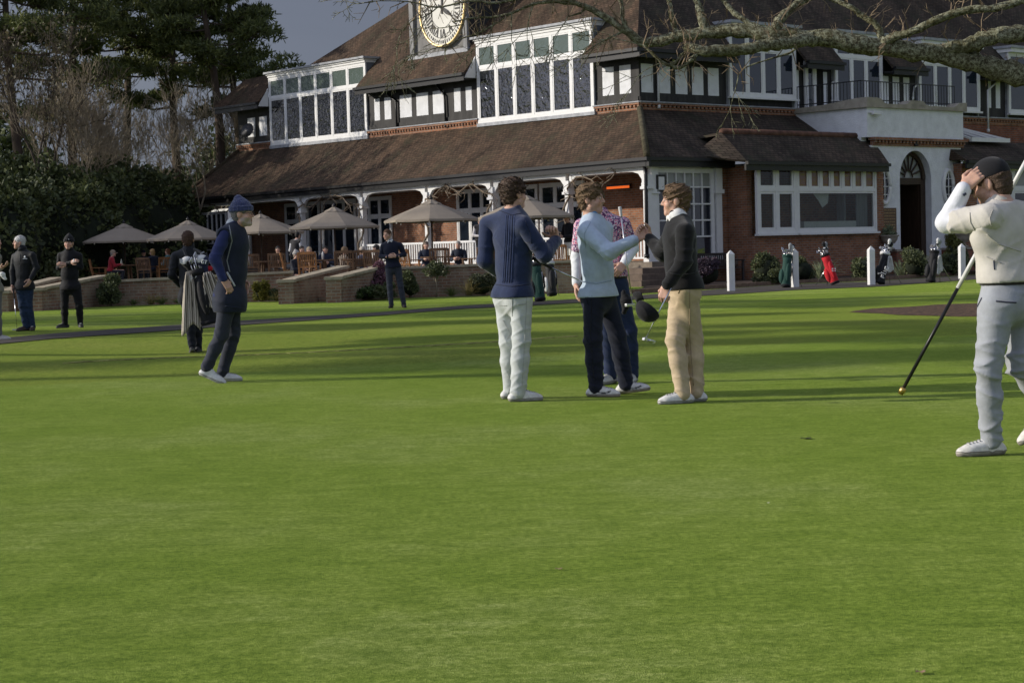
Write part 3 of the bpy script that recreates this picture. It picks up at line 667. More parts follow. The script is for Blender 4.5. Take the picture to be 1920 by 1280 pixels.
    b2 = N(nt, 'ShaderNodeBump', Strength=.5, Distance=.08); nt.links.new(coarse, b2.inputs['Height']); nt.links.new(bp.outputs['Normal'], b2.inputs['Normal'])
    b3 = N(nt, 'ShaderNodeMix', data_type='VECTOR'); nt.links.new(mr.outputs[0], b3.inputs['Factor']); nt.links.new(bp.outputs['Normal'], b3.inputs[4]); nt.links.new(b2.outputs['Normal'], b3.inputs[5])
    nt.links.new(b3.outputs[1], b.inputs['Normal'])
    return m
M['grass'] = grass_mat('turf', 'lawn')
xs = np.concatenate([np.linspace(-900, -42, 12), np.linspace(-40, 40, 161), np.linspace(42, 900, 12)])
ys = np.concatenate([np.linspace(-60, 1, 8), np.linspace(1.5, 50, 160), np.linspace(52, 1500, 16)])
GX, GY = np.meshgrid(xs, ys); GZ = terrain(GX, GY); nx_ = len(xs)
Fc = [(j*nx_+i, j*nx_+i+1, (j+1)*nx_+i+1, (j+1)*nx_+i) for j in range(len(ys)-1) for i in range(nx_-1)]
tag(mesh_obj('ground', np.stack([GX, GY, GZ], -1), Fc, M['grass'], None, True), kind='structure')
def strip(name, L, Rr, m, z=.012, kind='structure', sub=6):
    V, Fq = [], []
    P = []
    for i in range(len(L)-1):
        for t in np.linspace(0, 1, sub, endpoint=False): P.append((lerp(L[i], L[i+1], t), lerp(Rr[i], Rr[i+1], t)))
    P.append((np.asarray(L[-1], float), np.asarray(Rr[-1], float)))
    for a, b_ in P:
        for t in (0, .5, 1):
            p = lerp(a, b_, t); V.append((p[0], p[1], tz(p[0], p[1])+z))
    for i in range(len(P)-1):
        for j in (0, 1): Fq.append((i*3+j, i*3+j+1, i*3+4+j, i*3+3+j))
    return tag(mesh_obj(name, V, Fq, m), kind=kind)
M['asphalt'] = mat('worn asphalt', (.058, .050, .042), .9, .25, 3, .5, 60, dirt=((.05, .05, .045), .8, .5, .6))
M['soil'] = mat('bark mulch', (.05, .032, .022), .95, .7, 30, 1.0, 22)
# the path sweeps from the left across the lawn and on past the front of the clubhouse
pa = [(-60, 640+36), (100, 626), (300, 612), (480, 600), (700, 587), (860, 574), (1000, 566), (1200, 554), (1371, 541), (1490, 533), (1640, 528), (1805, 517), (1960, 508), (2150, 498)]
pb = [(-60, 655+36), (100, 635), (300, 622), (480, 608), (700, 593), (860, 580), (1000, 573), (1200, 561.5), (1371, 552), (1490, 544), (1640, 538), (1805, 526), (1960, 516), (2150, 506)]
pa[0] = (-60, 640); pb[0] = (-60, 649)
strip('path', [gnd(*p)[:2] for p in pb], [gnd(*p)[:2] for p in pa], M['asphalt'])

# planting bed between the path and the front of the clubhouse, with a brick edging
bl = [gnd(*p)[:2] for p in ((1180, 551), (1371, 539.5), (1490, 531.5), (1640, 526.5), (1805, 515.5), (1960, 506.5), (2150, 496))]
bf = [wor(*q)[:2] for q in ((-.5, -.6), (3.5, -.2), (5.5, -.4), (10, -.6), (15, -.2), (19, -.4), (24, -.4))]
strip('flower_bed', bl, bf, M['soil'], z=.03)
M['kerb'] = mat('brick edging', (.15, .10, .075), .9, .4, 10, .5, 30)
mb = MB()
for a_, b_ in zip(bl, bl[1:]): mb.bar((*a_, .05), (*b_, .05), .14, .12)
tag(mb.build('bed_edging', M['kerb']), kind='structure')
# shrub bed at the foot of the terrace wall
bl2 = [gnd(*p)[:2] for p in ((150, 573.5), (300, 571), (420, 568), (535, 563))]; strip('wall_bed', bl2, [(q[0], 46.35) for q in bl2], M['soil'], z=.03)
bl3 = [gnd(*p)[:2] for p in ((640, 561), (760, 557), (900, 551.5), (1085, 544))]; strip('wall_bed', bl3, [(q[0], 46.35) for q in bl3], M['soil'], z=.03)
# low lip of pale turf, sunlight put into its colour, where the mown green meets the longer turf
M['lip'] = mat('pale turf lip', (.26, .26, .08), .9, .6, 9, .8, 40)
lp = [gnd(*p)[:2] for p in ((120, 689), (250, 679), (400, 668), (560, 659), (700, 651.5), (900, 641), (1080, 630))]
mb = MB()
for a_, b_ in zip(lp, lp[1:]):
    for t in range(8):
        q0, q1 = lerp(a_, b_, t/8), lerp(a_, b_, (t+1)/8); mb.bar((*q0, tz(*q0)+.004), (*q1, tz(*q1)+.004), .05+.03*((t*5) % 3), .010+.005*((t*7) % 3))
tag(mb.build('turf_lip', M['lip']), kind='structure')
# mulch circle under the oak
mc = gnd(1790, 582)[:2]; V = [(mc[0]+1.2, mc[1], .02)]; n_ = 40
for k in range(n_):
    a = 2*PI*k/n_; rr = 1+.05*math.sin(a*5)+.03*math.sin(a*11); V.append((mc[0]+1.2+2.75*rr*math.cos(a), mc[1]+2.7*rr*math.sin(a), .006))
mb = MB(); mb.add(V, [(0, 1+k, 1+(k+1) % n_) for k in range(n_)]); tag(mb.build('mulch_bed', mat('wood chip mulch', (.06, .036, .022), .95, .8, 9, 1.0, 12, dirt=((.24, .14, .08), 13, .5, .9))), kind='structure')
# ------------------------------------------------------------------ the people on and round the green
def feet(J, lift=(0, 0)):
    for q, l in zip('LR', lift):
        for k in ('an', 'to'):
            p = J[k+q]; p[2] = tz(p[0], p[1])+(.085 if k == 'an' else 0)+l
    return J
WHITE = (.62, .61, .58)
BRN = (.07, .042, .026)
shoe_w = ((.6, .6, .58), (.5, .49, .46), (.66, .66, .64))
steel = mat('polished steel', (.55, .55, .56), .25, .1, 20, metal=1.0)
rubber = mat('black rubber grip', (.02, .02, .02), .7, .3, 60)
# --- the man in the navy quarter-zip, seen from behind
YA = gnd(965, 752)[1]; P = pj(880, 320, 2.783, YA)
J = feet(dict(head=P(232, 122, .02), neck=P(222, 212), shR=P(282, 285, -.13), shL=P(100, 282, .13), elR=P(392, 440, -.12), wrR=P(452, 362, .08), elL=P(82, 470, .1), wrL=P(165, 540, .36),
     hipR=P(270, 650, -.06), hipL=P(188, 650, .08), knR=P(272, 880, -.04), knL=P(205, 890, .12), anR=P(255, 1135, -.02), anL=P(215, 1115, .24), toR=P(365, 1165, .02), toL=P(325, 1125, .3), hairstyle='curly'))
rA, _j, _h = person('man in navy zip-neck sweater and white trousers seen from behind with a raised fist', J, math.radians(38), loose=1.5, top=('sweater', cloth((.016, .026, .068), .9, .15, 20, .3)), trousers=cloth((.47, .495, .495)), shoe=shoe_w,
       hair=BRN, vox=.0075, hands={'R': (P(436, 300, .06)-P(452, 362, .08), V3(-.5, -.8, .2), V3(-.6, .5, .4), 1.1, .9), 'L': (V3(.7, .5, -.3), V3(.3, -.4, -.8), V3(0, .6, .6), 1.25)}, seed=11)
# --- the young man in the pale blue sweater, arm out
YB = gnd(1128, 742)[1]; P = pj(880, 320, 2.783, YB)
hB = P(905, 328, -.3)
J = feet(dict(head=P(634, 150, -.02), neck=P(636, 248), shR=P(612, 318, -.18), shL=P(705, 305, .16), elR=P(728, 425, -.3), wrR=P(862, 362, -.3), elL=P(705, 450, .25), wrL=P(690, 570, .2),
     hipR=P(648, 650, -.08), hipL=P(702, 645, .09), knR=P(645, 880, -.08), knL=P(772, 860, .08), anR=P(662, 1120, -.06), anL=P(818, 1085, .1), toR=P(770, 1168, -.12), toL=P(950, 1120, .06), hairstyle='mop', tiltL=.12))
rB, _j, _h = person('young man in pale blue sweater and dark trousers reaching out to shake hands', J, math.radians(-14), loose=1.4, top=('sweater', cloth((.40, .49, .60), .9, .1, 20, .3)), trousers=cloth((.012, .015, .028)), shoe=((.6, .6, .58), (.42, .36, .3), (.64, .64, .62), (.03, .03, .03)),
       hair=(.14, .088, .045), vox=.0075, hands={'R': (hB-P(850, 362, -.3), V3(.1, .9, -.2), V3(.1, .2, 1), 1.15, .8)}, seed=12, scarf=cloth((.10, .25, .5)), scarf_r=.80)
# --- the young man in black sweater and khaki trousers, seen from his left, shaking hands
YD = gnd(1270, 755)[1]; P = pj(880, 320, 2.783, YD)
hD = hB+V3(.02, .02, 0)
wD = lerp(hD, P(1000, 420, .42), .3)
J = feet(dict(head=P(1078, 158, .04), neck=P(1098, 250), shL=P(1125, 318, -.19), shR=P(1068, 312, .17), elL=P(1118, 475, -.22), wrL=P(1032, 598, -.24), elR=P(1005, 430, .34), wrR=wD,
     hipL=P(1130, 610, -.08), hipR=P(1108, 605, .1), knL=P(1150, 870, -.02), knR=P(1080, 890, .1), anL=P(1182, 1135, .05), anR=P(1115, 1135, -.05), toL=P(1130, 1185, .05), toR=P(1000, 1200, -.08), hairstyle='mop'))
J['knR'] = P(1075, 880, -.02); J['knL'] = P(1170, 870, .06)
rD, _j, _h = person('young man in black sweater and khaki trousers shaking hands and holding a cap', J, math.radians(168), loose=1.35, top=('sweater', cloth((.009, .009, .01), .9, .15, 20, .2)), trousers=cloth((.47, .37, .25)), shoe=shoe_w,
       hair=(.115, .07, .035), vox=.0075, hands={'R': (hD-wD, V3(0, -.9, -.2), V3(-.1, .1, 1), 1.15, .8), 'L': (V3(-.35, 0, -.93), V3(.5, .8, 0), V3(-.85, -.2, .2), 1.15, .8)}, seed=13, shirt_collar=cloth((.66, .66, .64)))
gripD = P(1022, 640, -.26)
# cap hanging from his fingers
def putter(label, top, grip_end, head, hd, group=None, blade=.11, grip_mat=None):
    base = np.array([head[0], head[1], head[2]-.02]); e = empty('putter', base, 0, label, 'golf club', group); top, g2, head = top-base, grip_end-base, head-base
    mb = MB(); mb.tube([g2, lerp(g2, head, .5), head], [.0065, .0055, .0045], 8); mb.build('shaft', steel, e, True)
    mb = MB(); mb.tube([top, lerp(top, g2, .1), lerp(top, g2, .9), g2], [.012, .0155, .012, .009], 8); mb.build('grip', grip_mat or rubber, e, True)
    hd = nrm(hd); s = nrm(np.cross(hd, V3(0, 0, 1)))
    mb = MB(); mb.bar(head-hd*.02, head+hd*(blade-.02), .03, .026); mb.bar(head+hd*.02+s*.02, head+hd*(blade-.05)+s*.02, .03, .014); mb.build('club_head', steel, e, bevel=.004)
    return e
putter('black gripped putter held under the arm of the black sweater man', P(1158, 418, -.2), P(1078, 560, -.25), P(918, 880, -.32), V3(.8, .5, -.3))
def loose_cap(label, c, upv, fwv, name='cap', m=None):
    e = empty('cap', c, 0, label, 'cap'); u = nrm(upv); f_ = nrm(np.asarray(fwv)-u*np.dot(fwv, u)); r_ = np.cross(f_, u); R = np.stack([r_, f_, u])
    s = SDF(); s.ell(V3(0, 0, 0), (.085, .1, .105), R, .01); s.cut(V3(0, 0, 0), -u); s.fold = wrinkle(.006, [], 1, 3, .07)
    v, f = s.mesh(.006); mesh_obj('crown', v, f, m, e, True)
    mb = MB(); V = []; n_ = 9
    for i in range(n_+1):
        a = -1.2+2.4*i/n_; x_ = .08*math.sin(a)
        for q, z_ in ((.062+.03*math.cos(a), .004), (.095+.075*math.cos(a), -.012-.02*abs(math.sin(a)))):
            V += [r_*x_+f_*q+u*z_, r_*x_+f_*q+u*(z_-.006)]
    mb.add(V, [(i*4+p_, i*4+p2, i*4+4+p2, i*4+4+p_) for i in range(n_) for p_, p2 in ((0, 2), (2, 3), (3, 1), (1, 0))]); mb.build('brim', m, e, True)
    return e, R
blk = cloth((.01, .01, .012), .8)
capD, _R = loose_cap('black golf cap with white lettering held upside by the khaki trouser man', P(938, 722, -.27), V3(-.55, -.35, -.62), V3(-.62, .1, .6), m=blk)
# white lettering on the cap, stitched round the front of the crown
def arc_marks(parent, R, m, rx, ry, rz, a0, a1, n, h, zc):
    mb = MB()
    for i in range(n):
        a = a0+(a1-a0)*i/(n-1); kx = math.sqrt(max(.05, 1-(zc/rz)**2)); p = V3(rx*kx*math.sin(a), ry*kx*math.cos(a), zc)*1.025; q = p*V3(.97, .97, 1)+V3(0, 0, h); nv = nrm(p*V3(1, 1, .3))
        sd = nrm(np.cross(V3(0, 0, 1), nv)); w_ = .0045
        for sg in (-1, 1):
            a_, b_ = R.T@(p+sd*w_*sg), R.T@(q+sd*w_*sg*.6); mb.tube([a_, b_], .0016, 4)
        mb.tube([R.T@(lerp(p, q, .3+.5*(i % 2))-sd*w_), R.T@(lerp(p, q, .3+.5*(i % 2))+sd*w_)], .0016, 4)
    return mb.build('lettering', m, parent)
thread = mat('white thread', (.7, .7, .68), .8)
arc_marks(capD, _R, thread, .085, .1, .105, -2.4, -.8, 8, .022, .032)
# --- the man in the pink patterned shirt standing behind
YC = 14.65; P = pj(880, 320, 2.783, YC)
pinkm, nt_, b_ = new_mat('pink floral print')
tc_ = N(nt_, 'ShaderNodeTexCoord'); vo_ = N(nt_, 'ShaderNodeTexVoronoi', Scale=42.0); nt_.links.new(tc_.outputs['Object'], vo_.inputs['Vector']); no_ = N(nt_, 'ShaderNodeTexNoise', Scale=60.0); nt_.links.new(tc_.outputs['Object'], no_.inputs['Vector'])
ad_ = N(nt_, 'ShaderNodeMath', operation='MULTIPLY_ADD'); ad_.inputs[1].default_value = .5; nt_.links.new(no_.outputs['Fac'], ad_.inputs[0]); nt_.links.new(vo_.outputs['Distance'], ad_.inputs[2])
nt_.links.new(ramp(nt_, ad_.outputs[0], [(.4, (.42, .015, .10)), (.56, (.55, .12, .25)), (.63, (.62, .5, .55)), (.74, (.62, .56, .6)), (.8, (.12, .03, .12))]), b_.inputs['Base Color']); b_.inputs['Roughness'].default_value = .8
J = feet(dict(head=P(650, 158, .02), neck=P(680, 232, .02), shR=P(588, 290, .02), shL=P(800, 282, 0), elR=P(562, 450, .05), wrR=P(558, 590, -.05), elL=P(852, 405, .05), wrL=P(806, 488, -.2),
     hipR=P(690, 610, 0), hipL=P(775, 605, 0), knR=P(722, 850, -.02), knL=P(835, 840, -.02), anR=P(738, 1070, .02), anL=P(852, 1050, .02), toR=P(690, 1105, -.1), toL=P(830, 1095, -.17)))
rC, _j, _h = person('man in pink floral shirt and white undersleeves behind the handshake', J, math.radians(-118), top=('polo_shirt', pinkm), top2=cloth((.62, .64, .66)), sleeve='short', tuck=True, trousers=cloth((.018, .028, .065)), shoe=((.5, .5, .48), (.4, .4, .38)),
       hair=(.12, .075, .04), vox=.009, hands={'L': (P(778, 520, -.26)-P(806, 488, -.2), V3(-.3, .8, -.3), V3(-.6, -.4, .6), .9, .6)}, seed=14, shirt_collar=pinkm, belt=cloth((.02, .02, .02), .4))
putter('putter with white grip held upright by the pink shirt man', P(785, 188, -.28), P(792, 240, -.285), P(852, 700, -.3), V3(-.6, -.6, 0), grip_mat=mat('white grip', (.5, .5, .5), .6))
s = SDF(); c_ = P(812, 690, -.24); s.cone(V3(-.01, 0, .08), V3(.01, 0, .02), .025, .045, .03); s.cone(V3(.01, 0, .02), V3(-.01, -.01, -.08), .045, .02, .03); s.fold = wrinkle(.006, [], 1, 2, .05)
v_, f_ = s.mesh(.008); o = mesh_obj('cap', v_, f_, blk, None, True); o.location = c_; tag(o, 'crumpled black cap dangling beside the pink shirt man', 'cap')
# --- putter of the navy man, tucked level under his arm
P = pj(880, 320, 2.783, YA)
putter('putter held level in front of the navy sweater man', P(330, 455, .12), P(430, 508, .14), P(640, 600, .2), V3(.3, .9, .1))
# --- the man with the flagstick
YF = gnd(1838, 852)[1]; P = pj(1660, 290, 2.208, YF)
J = feet(dict(head=P(440, 122, .05), neck=P(478, 212, .0), shL=P(428, 262, -.12), shR=P(640, 250, .15), elL=P(255, 280, .05), wrL=P(325, 140, .0), elR=P(650, 400, .35), wrR=P(500, 300, .36), pel=P(512, 590),
     hipL=P(462, 620, -.08), hipR=P(575, 615, .08), knL=P(428, 880, -.1), knR=P(560, 870, .0), anL=P(436, 1140, -.03), anR=P(680, 1010, .2), toL=P(300, 1215, -.06), toR=P(600, 1120, .2), tiltR=-.5, hatmat=((.01,)*3, blk)), (0, .13))
capred = (.55, .02, .03)
rF = person('man in cream polo shirt with hand on black cap carrying the flagstick', J, math.radians(140), wamp=.011, loose=1.2, top=('polo_shirt', cloth((.50, .475, .43), .75, .08, 16)), top2=cloth((.66, .67, .72), .6), sleeve='short', tuck=True, trousers=cloth((.30, .315, .34)), shoe=((.6, .58, .53), (.42, .38, .32), (.66, .65, .62)),
       hair=(.06, .035, .02), hat='cap', vox=.0085, hands={'L': (P(398, 66, -.0)-P(325, 140, .0), V3(.35, .75, -.5), V3(-.5, .2, .6), .35, .2), 'R': (V3(-.5, 0, .8), V3(-.6, -.5, -.2), V3(0, -1, 0), 1.2)}, seed=15, shirt_collar=cloth((.55, .51, .44)), hpitch=math.radians(-20), belt=cloth((.025, .022, .02), .4), beard=((.12, .07, .045), .35), bulk=1.12, build=1.12, hs=1.04)[0]
mb = MB(); pts = [P(446, 612, -.26), P(540, 606, -.24), P(545, 690, -.24), P(452, 690, -.25)]
mb = MB(); c_ = P(470, 66, -.12); mb.bar(c_-V3(.012, 0, .002), c_+V3(.012, .004, .004), .012, .008); 
# flagstick: black lower half, white upper half, brass ferrule
a_, b2, c2, d2 = P(62, 992, .55), P(74, 968, .55), P(300, 552, .42), P(640, -80, .2)
base = np.array([a_[0], a_[1], 0.0]); fs = empty('flagstick', base, 0, 'long black and white flagstick carried diagonally by the man in cream', 'flagstick')
mb = MB(); mb.tube([b2-base, c2-base], .0105, 10); mb.build('lower_pole', mat('black enamel', (.012, .012, .013), .35, .2, 30), fs, True)
mb = MB(); mb.tube([c2-base, lerp(c2, d2, .36)-base], .0125, 10); mb.build('upper_pole', mat('white enamel', (.62, .62, .6), .35, .1, 30), fs, True)
mb = MB(); mb.tube([lerp(c2, d2, .36)-base, lerp(c2, d2, .52)-base], .011, 10); mb.build('black_band', rubber, fs, True)
mb = MB(); mb.tube([lerp(c2, d2, .52)-base, lerp(c2, d2, 1)-base], .0125, 10); mb.build('pole_top', mat('white enamel', (.62, .62, .6), .35, .1, 30), fs, True)
mb = MB(); mb.tube([a_-base, lerp(a_, b2, .3)-base, lerp(a_, b2, .32)-base, b2-base, lerp(b2, c2, .012)-base], [.015, .015, .019, .019, .012], 10); mb.build('ferrule', mat('brass', (.65, .45, .15), .35, .1, 30, metal=1.0), fs, True)
# --- the bearded man in the beanie
YE = gnd(420, 716)[1]; P = pj(140, 340, 3.764, YE)
J = feet(dict(head=P(1183, 232, -.02), neck=P(1122, 315), shR=P(1062, 378, -.19), shL=P(1122, 368, .17), elR=P(990, 545, -.24), wrR=P(1050, 692, -.23), elL=P(1160, 560, .25), wrL=P(1185, 690, .2),
     pel=P(1095, 800), hipR=P(1082, 825, -.09), hipL=P(1105, 825, .09), knR=P(1035, 1085, -.1), knL=P(1120, 1075, .08), anR=P(928, 1270, -.1), anL=P(1040, 1330, .08), toR=P(1060, 1400, -.1), toL=P(1240, 1400, .06), tiltR=-.45, hatmat=((0, 0, 0), cloth((.035, .045, .12), .95, .3, 60, .4, .8, 90))), (0, .075))
rE, _j, _h = person('bearded man in navy beanie and dark gilet walking across the green', J, math.radians(-6), top=('sweater', cloth((.022, .03, .10), .85)), vest=('gilet', cloth((.014, .018, .034), .7, .2, 10, .1), .17), trousers=cloth((.030, .034, .048)), shoe=((.6, .6, .59), (.55, .55, .54), (.62, .62, .6)),
       hair=(.16, .15, .14), hat='beanie', beard=((.34, .31, .28), .7), vox=.0085, hands={'R': (P(1088, 748, -.22)-P(1050, 692, -.23), V3(-.6, .6, -.2), V3(.7, -.3, .4), .5)}, seed=16, glasses=True, shirt_collar=cloth((.5, .52, .52)), bulk=1.05)
# --- the caddie walking away
YK = 23.6; P = pj(140, 340, 3.764, YK)
J = feet(dict(head=P(800, 412, 0), neck=P(805, 478), shL=P(712, 530, 0), shR=P(885, 530, .0), elL=P(685, 660, -.02), wrL=P(745, 735, .12), elR=P(925, 650, 0), wrR=P(900, 770, .1),
     hipL=P(780, 800), hipR=P(855, 800), knL=P(812, 980, -.02), knR=P(868, 980, .05), anL=P(828, 1140, -.05), anR=P(870, 1150, .12), toL=P(825, 1120, .15), toR=P(880, 1130, .3), tiltL=-.3), (.03, 0))
rK, _j, _h = person('caddie in black jacket walking away behind the golf bag', J, math.radians(95), top=('jacket', cloth((.012, .013, .017), .6, .2, 10, .1)), untuck=.1, trousers=cloth((.016, .018, .026)), shoe=((.02, .02, .022), (.25, .25, .25), (.03, .03, .03)),
       hair=(.07, .035, .02), vox=.011, seed=17, scarf=cloth((.012, .013, .017), .6))
# --- three men watching at the left edge
YG = gnd(48, 620)[1]; P = pj(0, 400, 4.57, YG)
J = feet(dict(head=P(165, 250, -.02), neck=P(195, 322), shR=P(130, 372, .1), shL=P(278, 362, -.1), elR=P(108, 500, .05), wrR=P(110, 610, -.02), elL=P(312, 470, -.1), wrL=P(262, 565, -.2),
     hipR=P(172, 615), hipL=P(250, 612), knR=P(190, 790, -.04), knL=P(245, 790, -.02), anR=P(222, 955, -.02), anL=P(280, 955, .02), toR=P(175, 1000, -.1), toL=P(268, 1000, -.25), hairstyle='grey'))
rG, _j, _h = person('white haired man in black jacket and jeans leaning on a putter', J, math.radians(200), top=('jacket', cloth((.012, .013, .015), .6, .25, 10, .1)), untuck=.07, trousers=cloth((.018, .032, .062), .9, .3, 30), shoe=((.035, .02, .014), (.02, .015, .012)), hair=(.55, .54, .52),
       vox=.011, seed=18, scarf=cloth((.012, .013, .015), .6))
putter('putter resting upright on the lawn beside the white haired man', P(112, 640, -.12), P(122, 730, -.13), V3(*(P(147, 1008, -.14)[:2]), .03), V3(-1, .1, 0))
YH = gnd(135, 614)[1]; P = pj(0, 400, 4.57, YH)
J = feet(dict(head=P(590, 256, -.03), neck=P(595, 322), shR=P(520, 365), shL=P(675, 365), elR=P(508, 465, .02), wrR=P(610, 420, -.2), elL=P(688, 460, .02), wrL=P(570, 440, -.17),
     hipR=P(555, 620), hipL=P(650, 620), knR=P(553, 800, -.04), knL=P(680, 800, -.04), anR=P(558, 950), anL=P(688, 945), toR=P(500, 985, -.12), toL=P(700, 985, -.2), hatmat=(0, blk)))
rH, _j, _h = person('man in black beanie and black jacket standing with arms folded', J, math.radians(-92), top=('jacket', cloth((.009, .009, .011), .7)), untuck=.06, trousers=cloth((.008, .008, .009)), shoe=((.02, .02, .02), (.12, .12, .12)), hair=(.03, .03, .03), hat='beanie',
       vox=.011, seed=19, scarf=cloth((.01, .01, .012), .8), bulk=1.08)
YI = gnd(5, 637)[1]; P = pj(0, 400, 4.57, YI)
J = feet(dict(head=P(-45, 250, 0), neck=P(-55, 330), shR=P(-140, 385, .05), shL=P(-20, 380, -.1), elR=P(-160, 500), wrR=P(-60, 520, -.1), elL=P(-38, 490, -.12), wrL=P(15, 465, -.2), hipR=P(-100, 640), hipL=P(-30, 640), knR=P(-90, 850), knL=P(-25, 850, -.05),
     anR=P(-80, 1040), anL=P(-10, 1045, -.05), toR=P(-20, 1075, .05), toL=P(75, 1075, -.06), hairstyle='grey'))
rI, _j, _h = person('person in grey trousers and white shoes cut off by the left edge', J, math.radians(-10), top=('jacket', cloth((.2, .19, .16), .8)), untuck=.05, trousers=cloth((.13, .13, .125)), shoe=((.42, .41, .38), (.36, .35, .33)), hair=(.5, .45, .36), vox=.012, seed=20)
s = SDF(); s.ell(V3(0, 0, 0), (.05, .03, .04), None, .02); s.cone(V3(0, 0, -.01), V3(.05, 0, -.08), .035, .025, .02); s.fold = wrinkle(.006, [], 1, 2, .04); v_, f_ = s.mesh(.01)
o = mesh_obj('golf_glove', v_, f_, cloth((.62, .62, .6)), None, True); o.location = P(18, 520, -.22); tag(o, 'white golf glove held at the left edge of the photo', 'glove')
# --- the man in the v-neck standing by the terrace
YJ = gnd(740, 577)[1]; P = pj(460, 330, 4.174, YJ)
J = feet(dict(head=P(1110, 460, -.03), neck=P(1132, 515), shR=P(1080, 548, 0), shL=P(1212, 545, 0), elR=P(1065, 630, .03), wrR=P(1118, 632, -.2), elL=P(1242, 615, .03), wrL=P(1185, 628, -.2),
     hipR=P(1125, 712), hipL=P(1190, 712), knR=P(1130, 865, -.02), knL=P(1215, 860, -.02), anR=P(1142, 1005), anL=P(1240, 998), toR=P(1130, 1030, -.2), toL=P(1250, 1030, -.2)))
rJ, _j, _h = person('man in navy v-neck sweater with white collar standing on the lawn before the terrace', J, math.radians(-112), top=('sweater', cloth((.012, .015, .03), .9)), trousers=cloth((.035, .04, .055)), shoe=((.02, .016, .014), (.015, .015, .015)), hair=(.10, .05, .025), vox=.012, seed=21,
       shirt_collar=cloth((.66, .66, .66)), bulk=1.02, hands={'R': (V3(.9, -.2, .1), V3(.1, .9, 0), V3(0, 0, 1), .8), 'L': (V3(-.9, -.2, .1), V3(-.1, .9, 0), V3(0, 0, 1), .8)})
# ------------------------------------------------------------------ the clubhouse (local frame; the long wing's storeys climb a touch towards its far end)
def shear(y, z): return z + .0155*max(0.0, y)*min(1.15, max(0.0, (z-4.2)/2.1))
CH = empty('clubhouse', ORG, ANG, 'long half-timbered brick clubhouse with tiled roofs, white bay windows and clock', 'clubhouse')
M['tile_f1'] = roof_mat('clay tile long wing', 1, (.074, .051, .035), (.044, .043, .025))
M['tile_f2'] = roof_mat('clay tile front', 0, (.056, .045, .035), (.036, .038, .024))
M['brick'] = brick_mat('red brick', (.31, .13, .064), (.19, .078, .044), (.24, .19, .15))
M['brick_dark'] = brick_mat('shaded red brick', (.26, .085, .045), (.17, .055, .032), (.16, .12, .1))  # darker copy of the red brick, shade put into its colour
M['white'] = mat('white gloss joinery', (.63, .63, .625), .45, .06, 5, dirt=((.4, .4, .38), 2.0, .62, .5))
M['render'] = mat('white roughcast', (.63, .64, .66), .9, .1, 3, 1.0, 22, dirt=((.42, .42, .42), 1.2, .58, .5))
M['timber'] = mat('black stained timber', (.022, .021, .021), .7, .4, 9, .4, 40, stretch=(1, 1, .15), dirt=((.07, .068, .065), 2.0, .5, .5))
M['blackmetal'] = mat('black gutter iron', (.012, .012, .013), .35, .2, 10)
M['lead'] = mat('weathered lead', (.28, .29, .31), .6, .3, 4, .2, 20)
M['glass'] = glass_mat('old window glass', (.006, .007, .008), wob=.9, wscale=5.0, spec=1.0, rough=.01)
M['glass'].node_tree.nodes['Principled BSDF'].inputs['IOR'].default_value = 1.55
M['glass2'] = glass_mat('dark window glass', (.012, .017, .026), wob=.12, wscale=1.2, spec=1.0)
M['glassc'] = glass_mat('curtained glass', (.075, .10, .085), wob=.5, wscale=6.0, rough=.06)
M['glasso'] = glass_mat('glass tinted as warm reflection', (.16, .085, .05), wob=.4, wscale=6.0)  # orange tint stands in for sunlit brick mirrored in the panes
M['glassw'] = glass_mat('glass with pale blind', (.24, .25, .23), wob=.2, wscale=4.0, rough=.08)
M['clear'], nt, b = new_mat('clear window glass'); tr_ = N(nt, 'ShaderNodeBsdfTransparent'); gl_ = N(nt, 'ShaderNodeBsdfGlossy', Roughness=.02); fr_ = N(nt, 'ShaderNodeMath', operation='MULTIPLY_ADD'); lw_ = N(nt, 'ShaderNodeLayerWeight', Blend=.5); pw_ = N(nt, 'ShaderNodeMath', operation='POWER'); pw_.inputs[1].default_value = 4.0; nt.links.new(lw_.outputs['Facing'], pw_.inputs[0]); nt.links.new(pw_.outputs[0], fr_.inputs[0]); fr_.inputs[1].default_value = .6; fr_.inputs[2].default_value = .035; ms_ = N(nt, 'ShaderNodeMixShader')
tr_.inputs['Color'].default_value = (.75, .78, .76, 1); nt.links.new(fr_.outputs[0], ms_.inputs[0]); nt.links.new(tr_.outputs[0], ms_.inputs[1]); nt.links.new(gl_.outputs[0], ms_.inputs[2]); nt.links.new(ms_.outputs[0], nt.nodes['Material Output'].inputs['Surface'])
M['pipe_white'] = mat('white downpipe', (.6, .6, .6), .4, .1, 8)
M['dark'] = mat('dark interior', (.008, .007, .007), .9, .2, 3)
M['stone'] = mat('weathered stone coping', (.30, .27, .22), .85, .3, 5, .5, 25, dirt=((.12, .11, .08), 2.5, .5, .6))
def bb(mb, name, m, parent=CH, smooth=False, bevel=0):
    mb.v = [(x, y, shear(y, z)) for x, y, z in mb.v]
    return mb.build(name, m, parent, smooth, bevel)
def PB(mb, pl, at, u0, u1, d0, d1, z0, z1, m=0):      # box on a facade: d grows outwards from the wall plane
    u0, u1 = min(u0, u1), max(u0, u1)
    if pl == 'x': mb.box(at-d1, at-d0, u0, u1, z0, z1, m)
    else: mb.box(u0, u1, at-d1, at-d0, z0, z1, m)
def UX(px, py, at): return onx(px, py, at)[1]
def UY(px, py, at): return ony(px, py, at)[0]
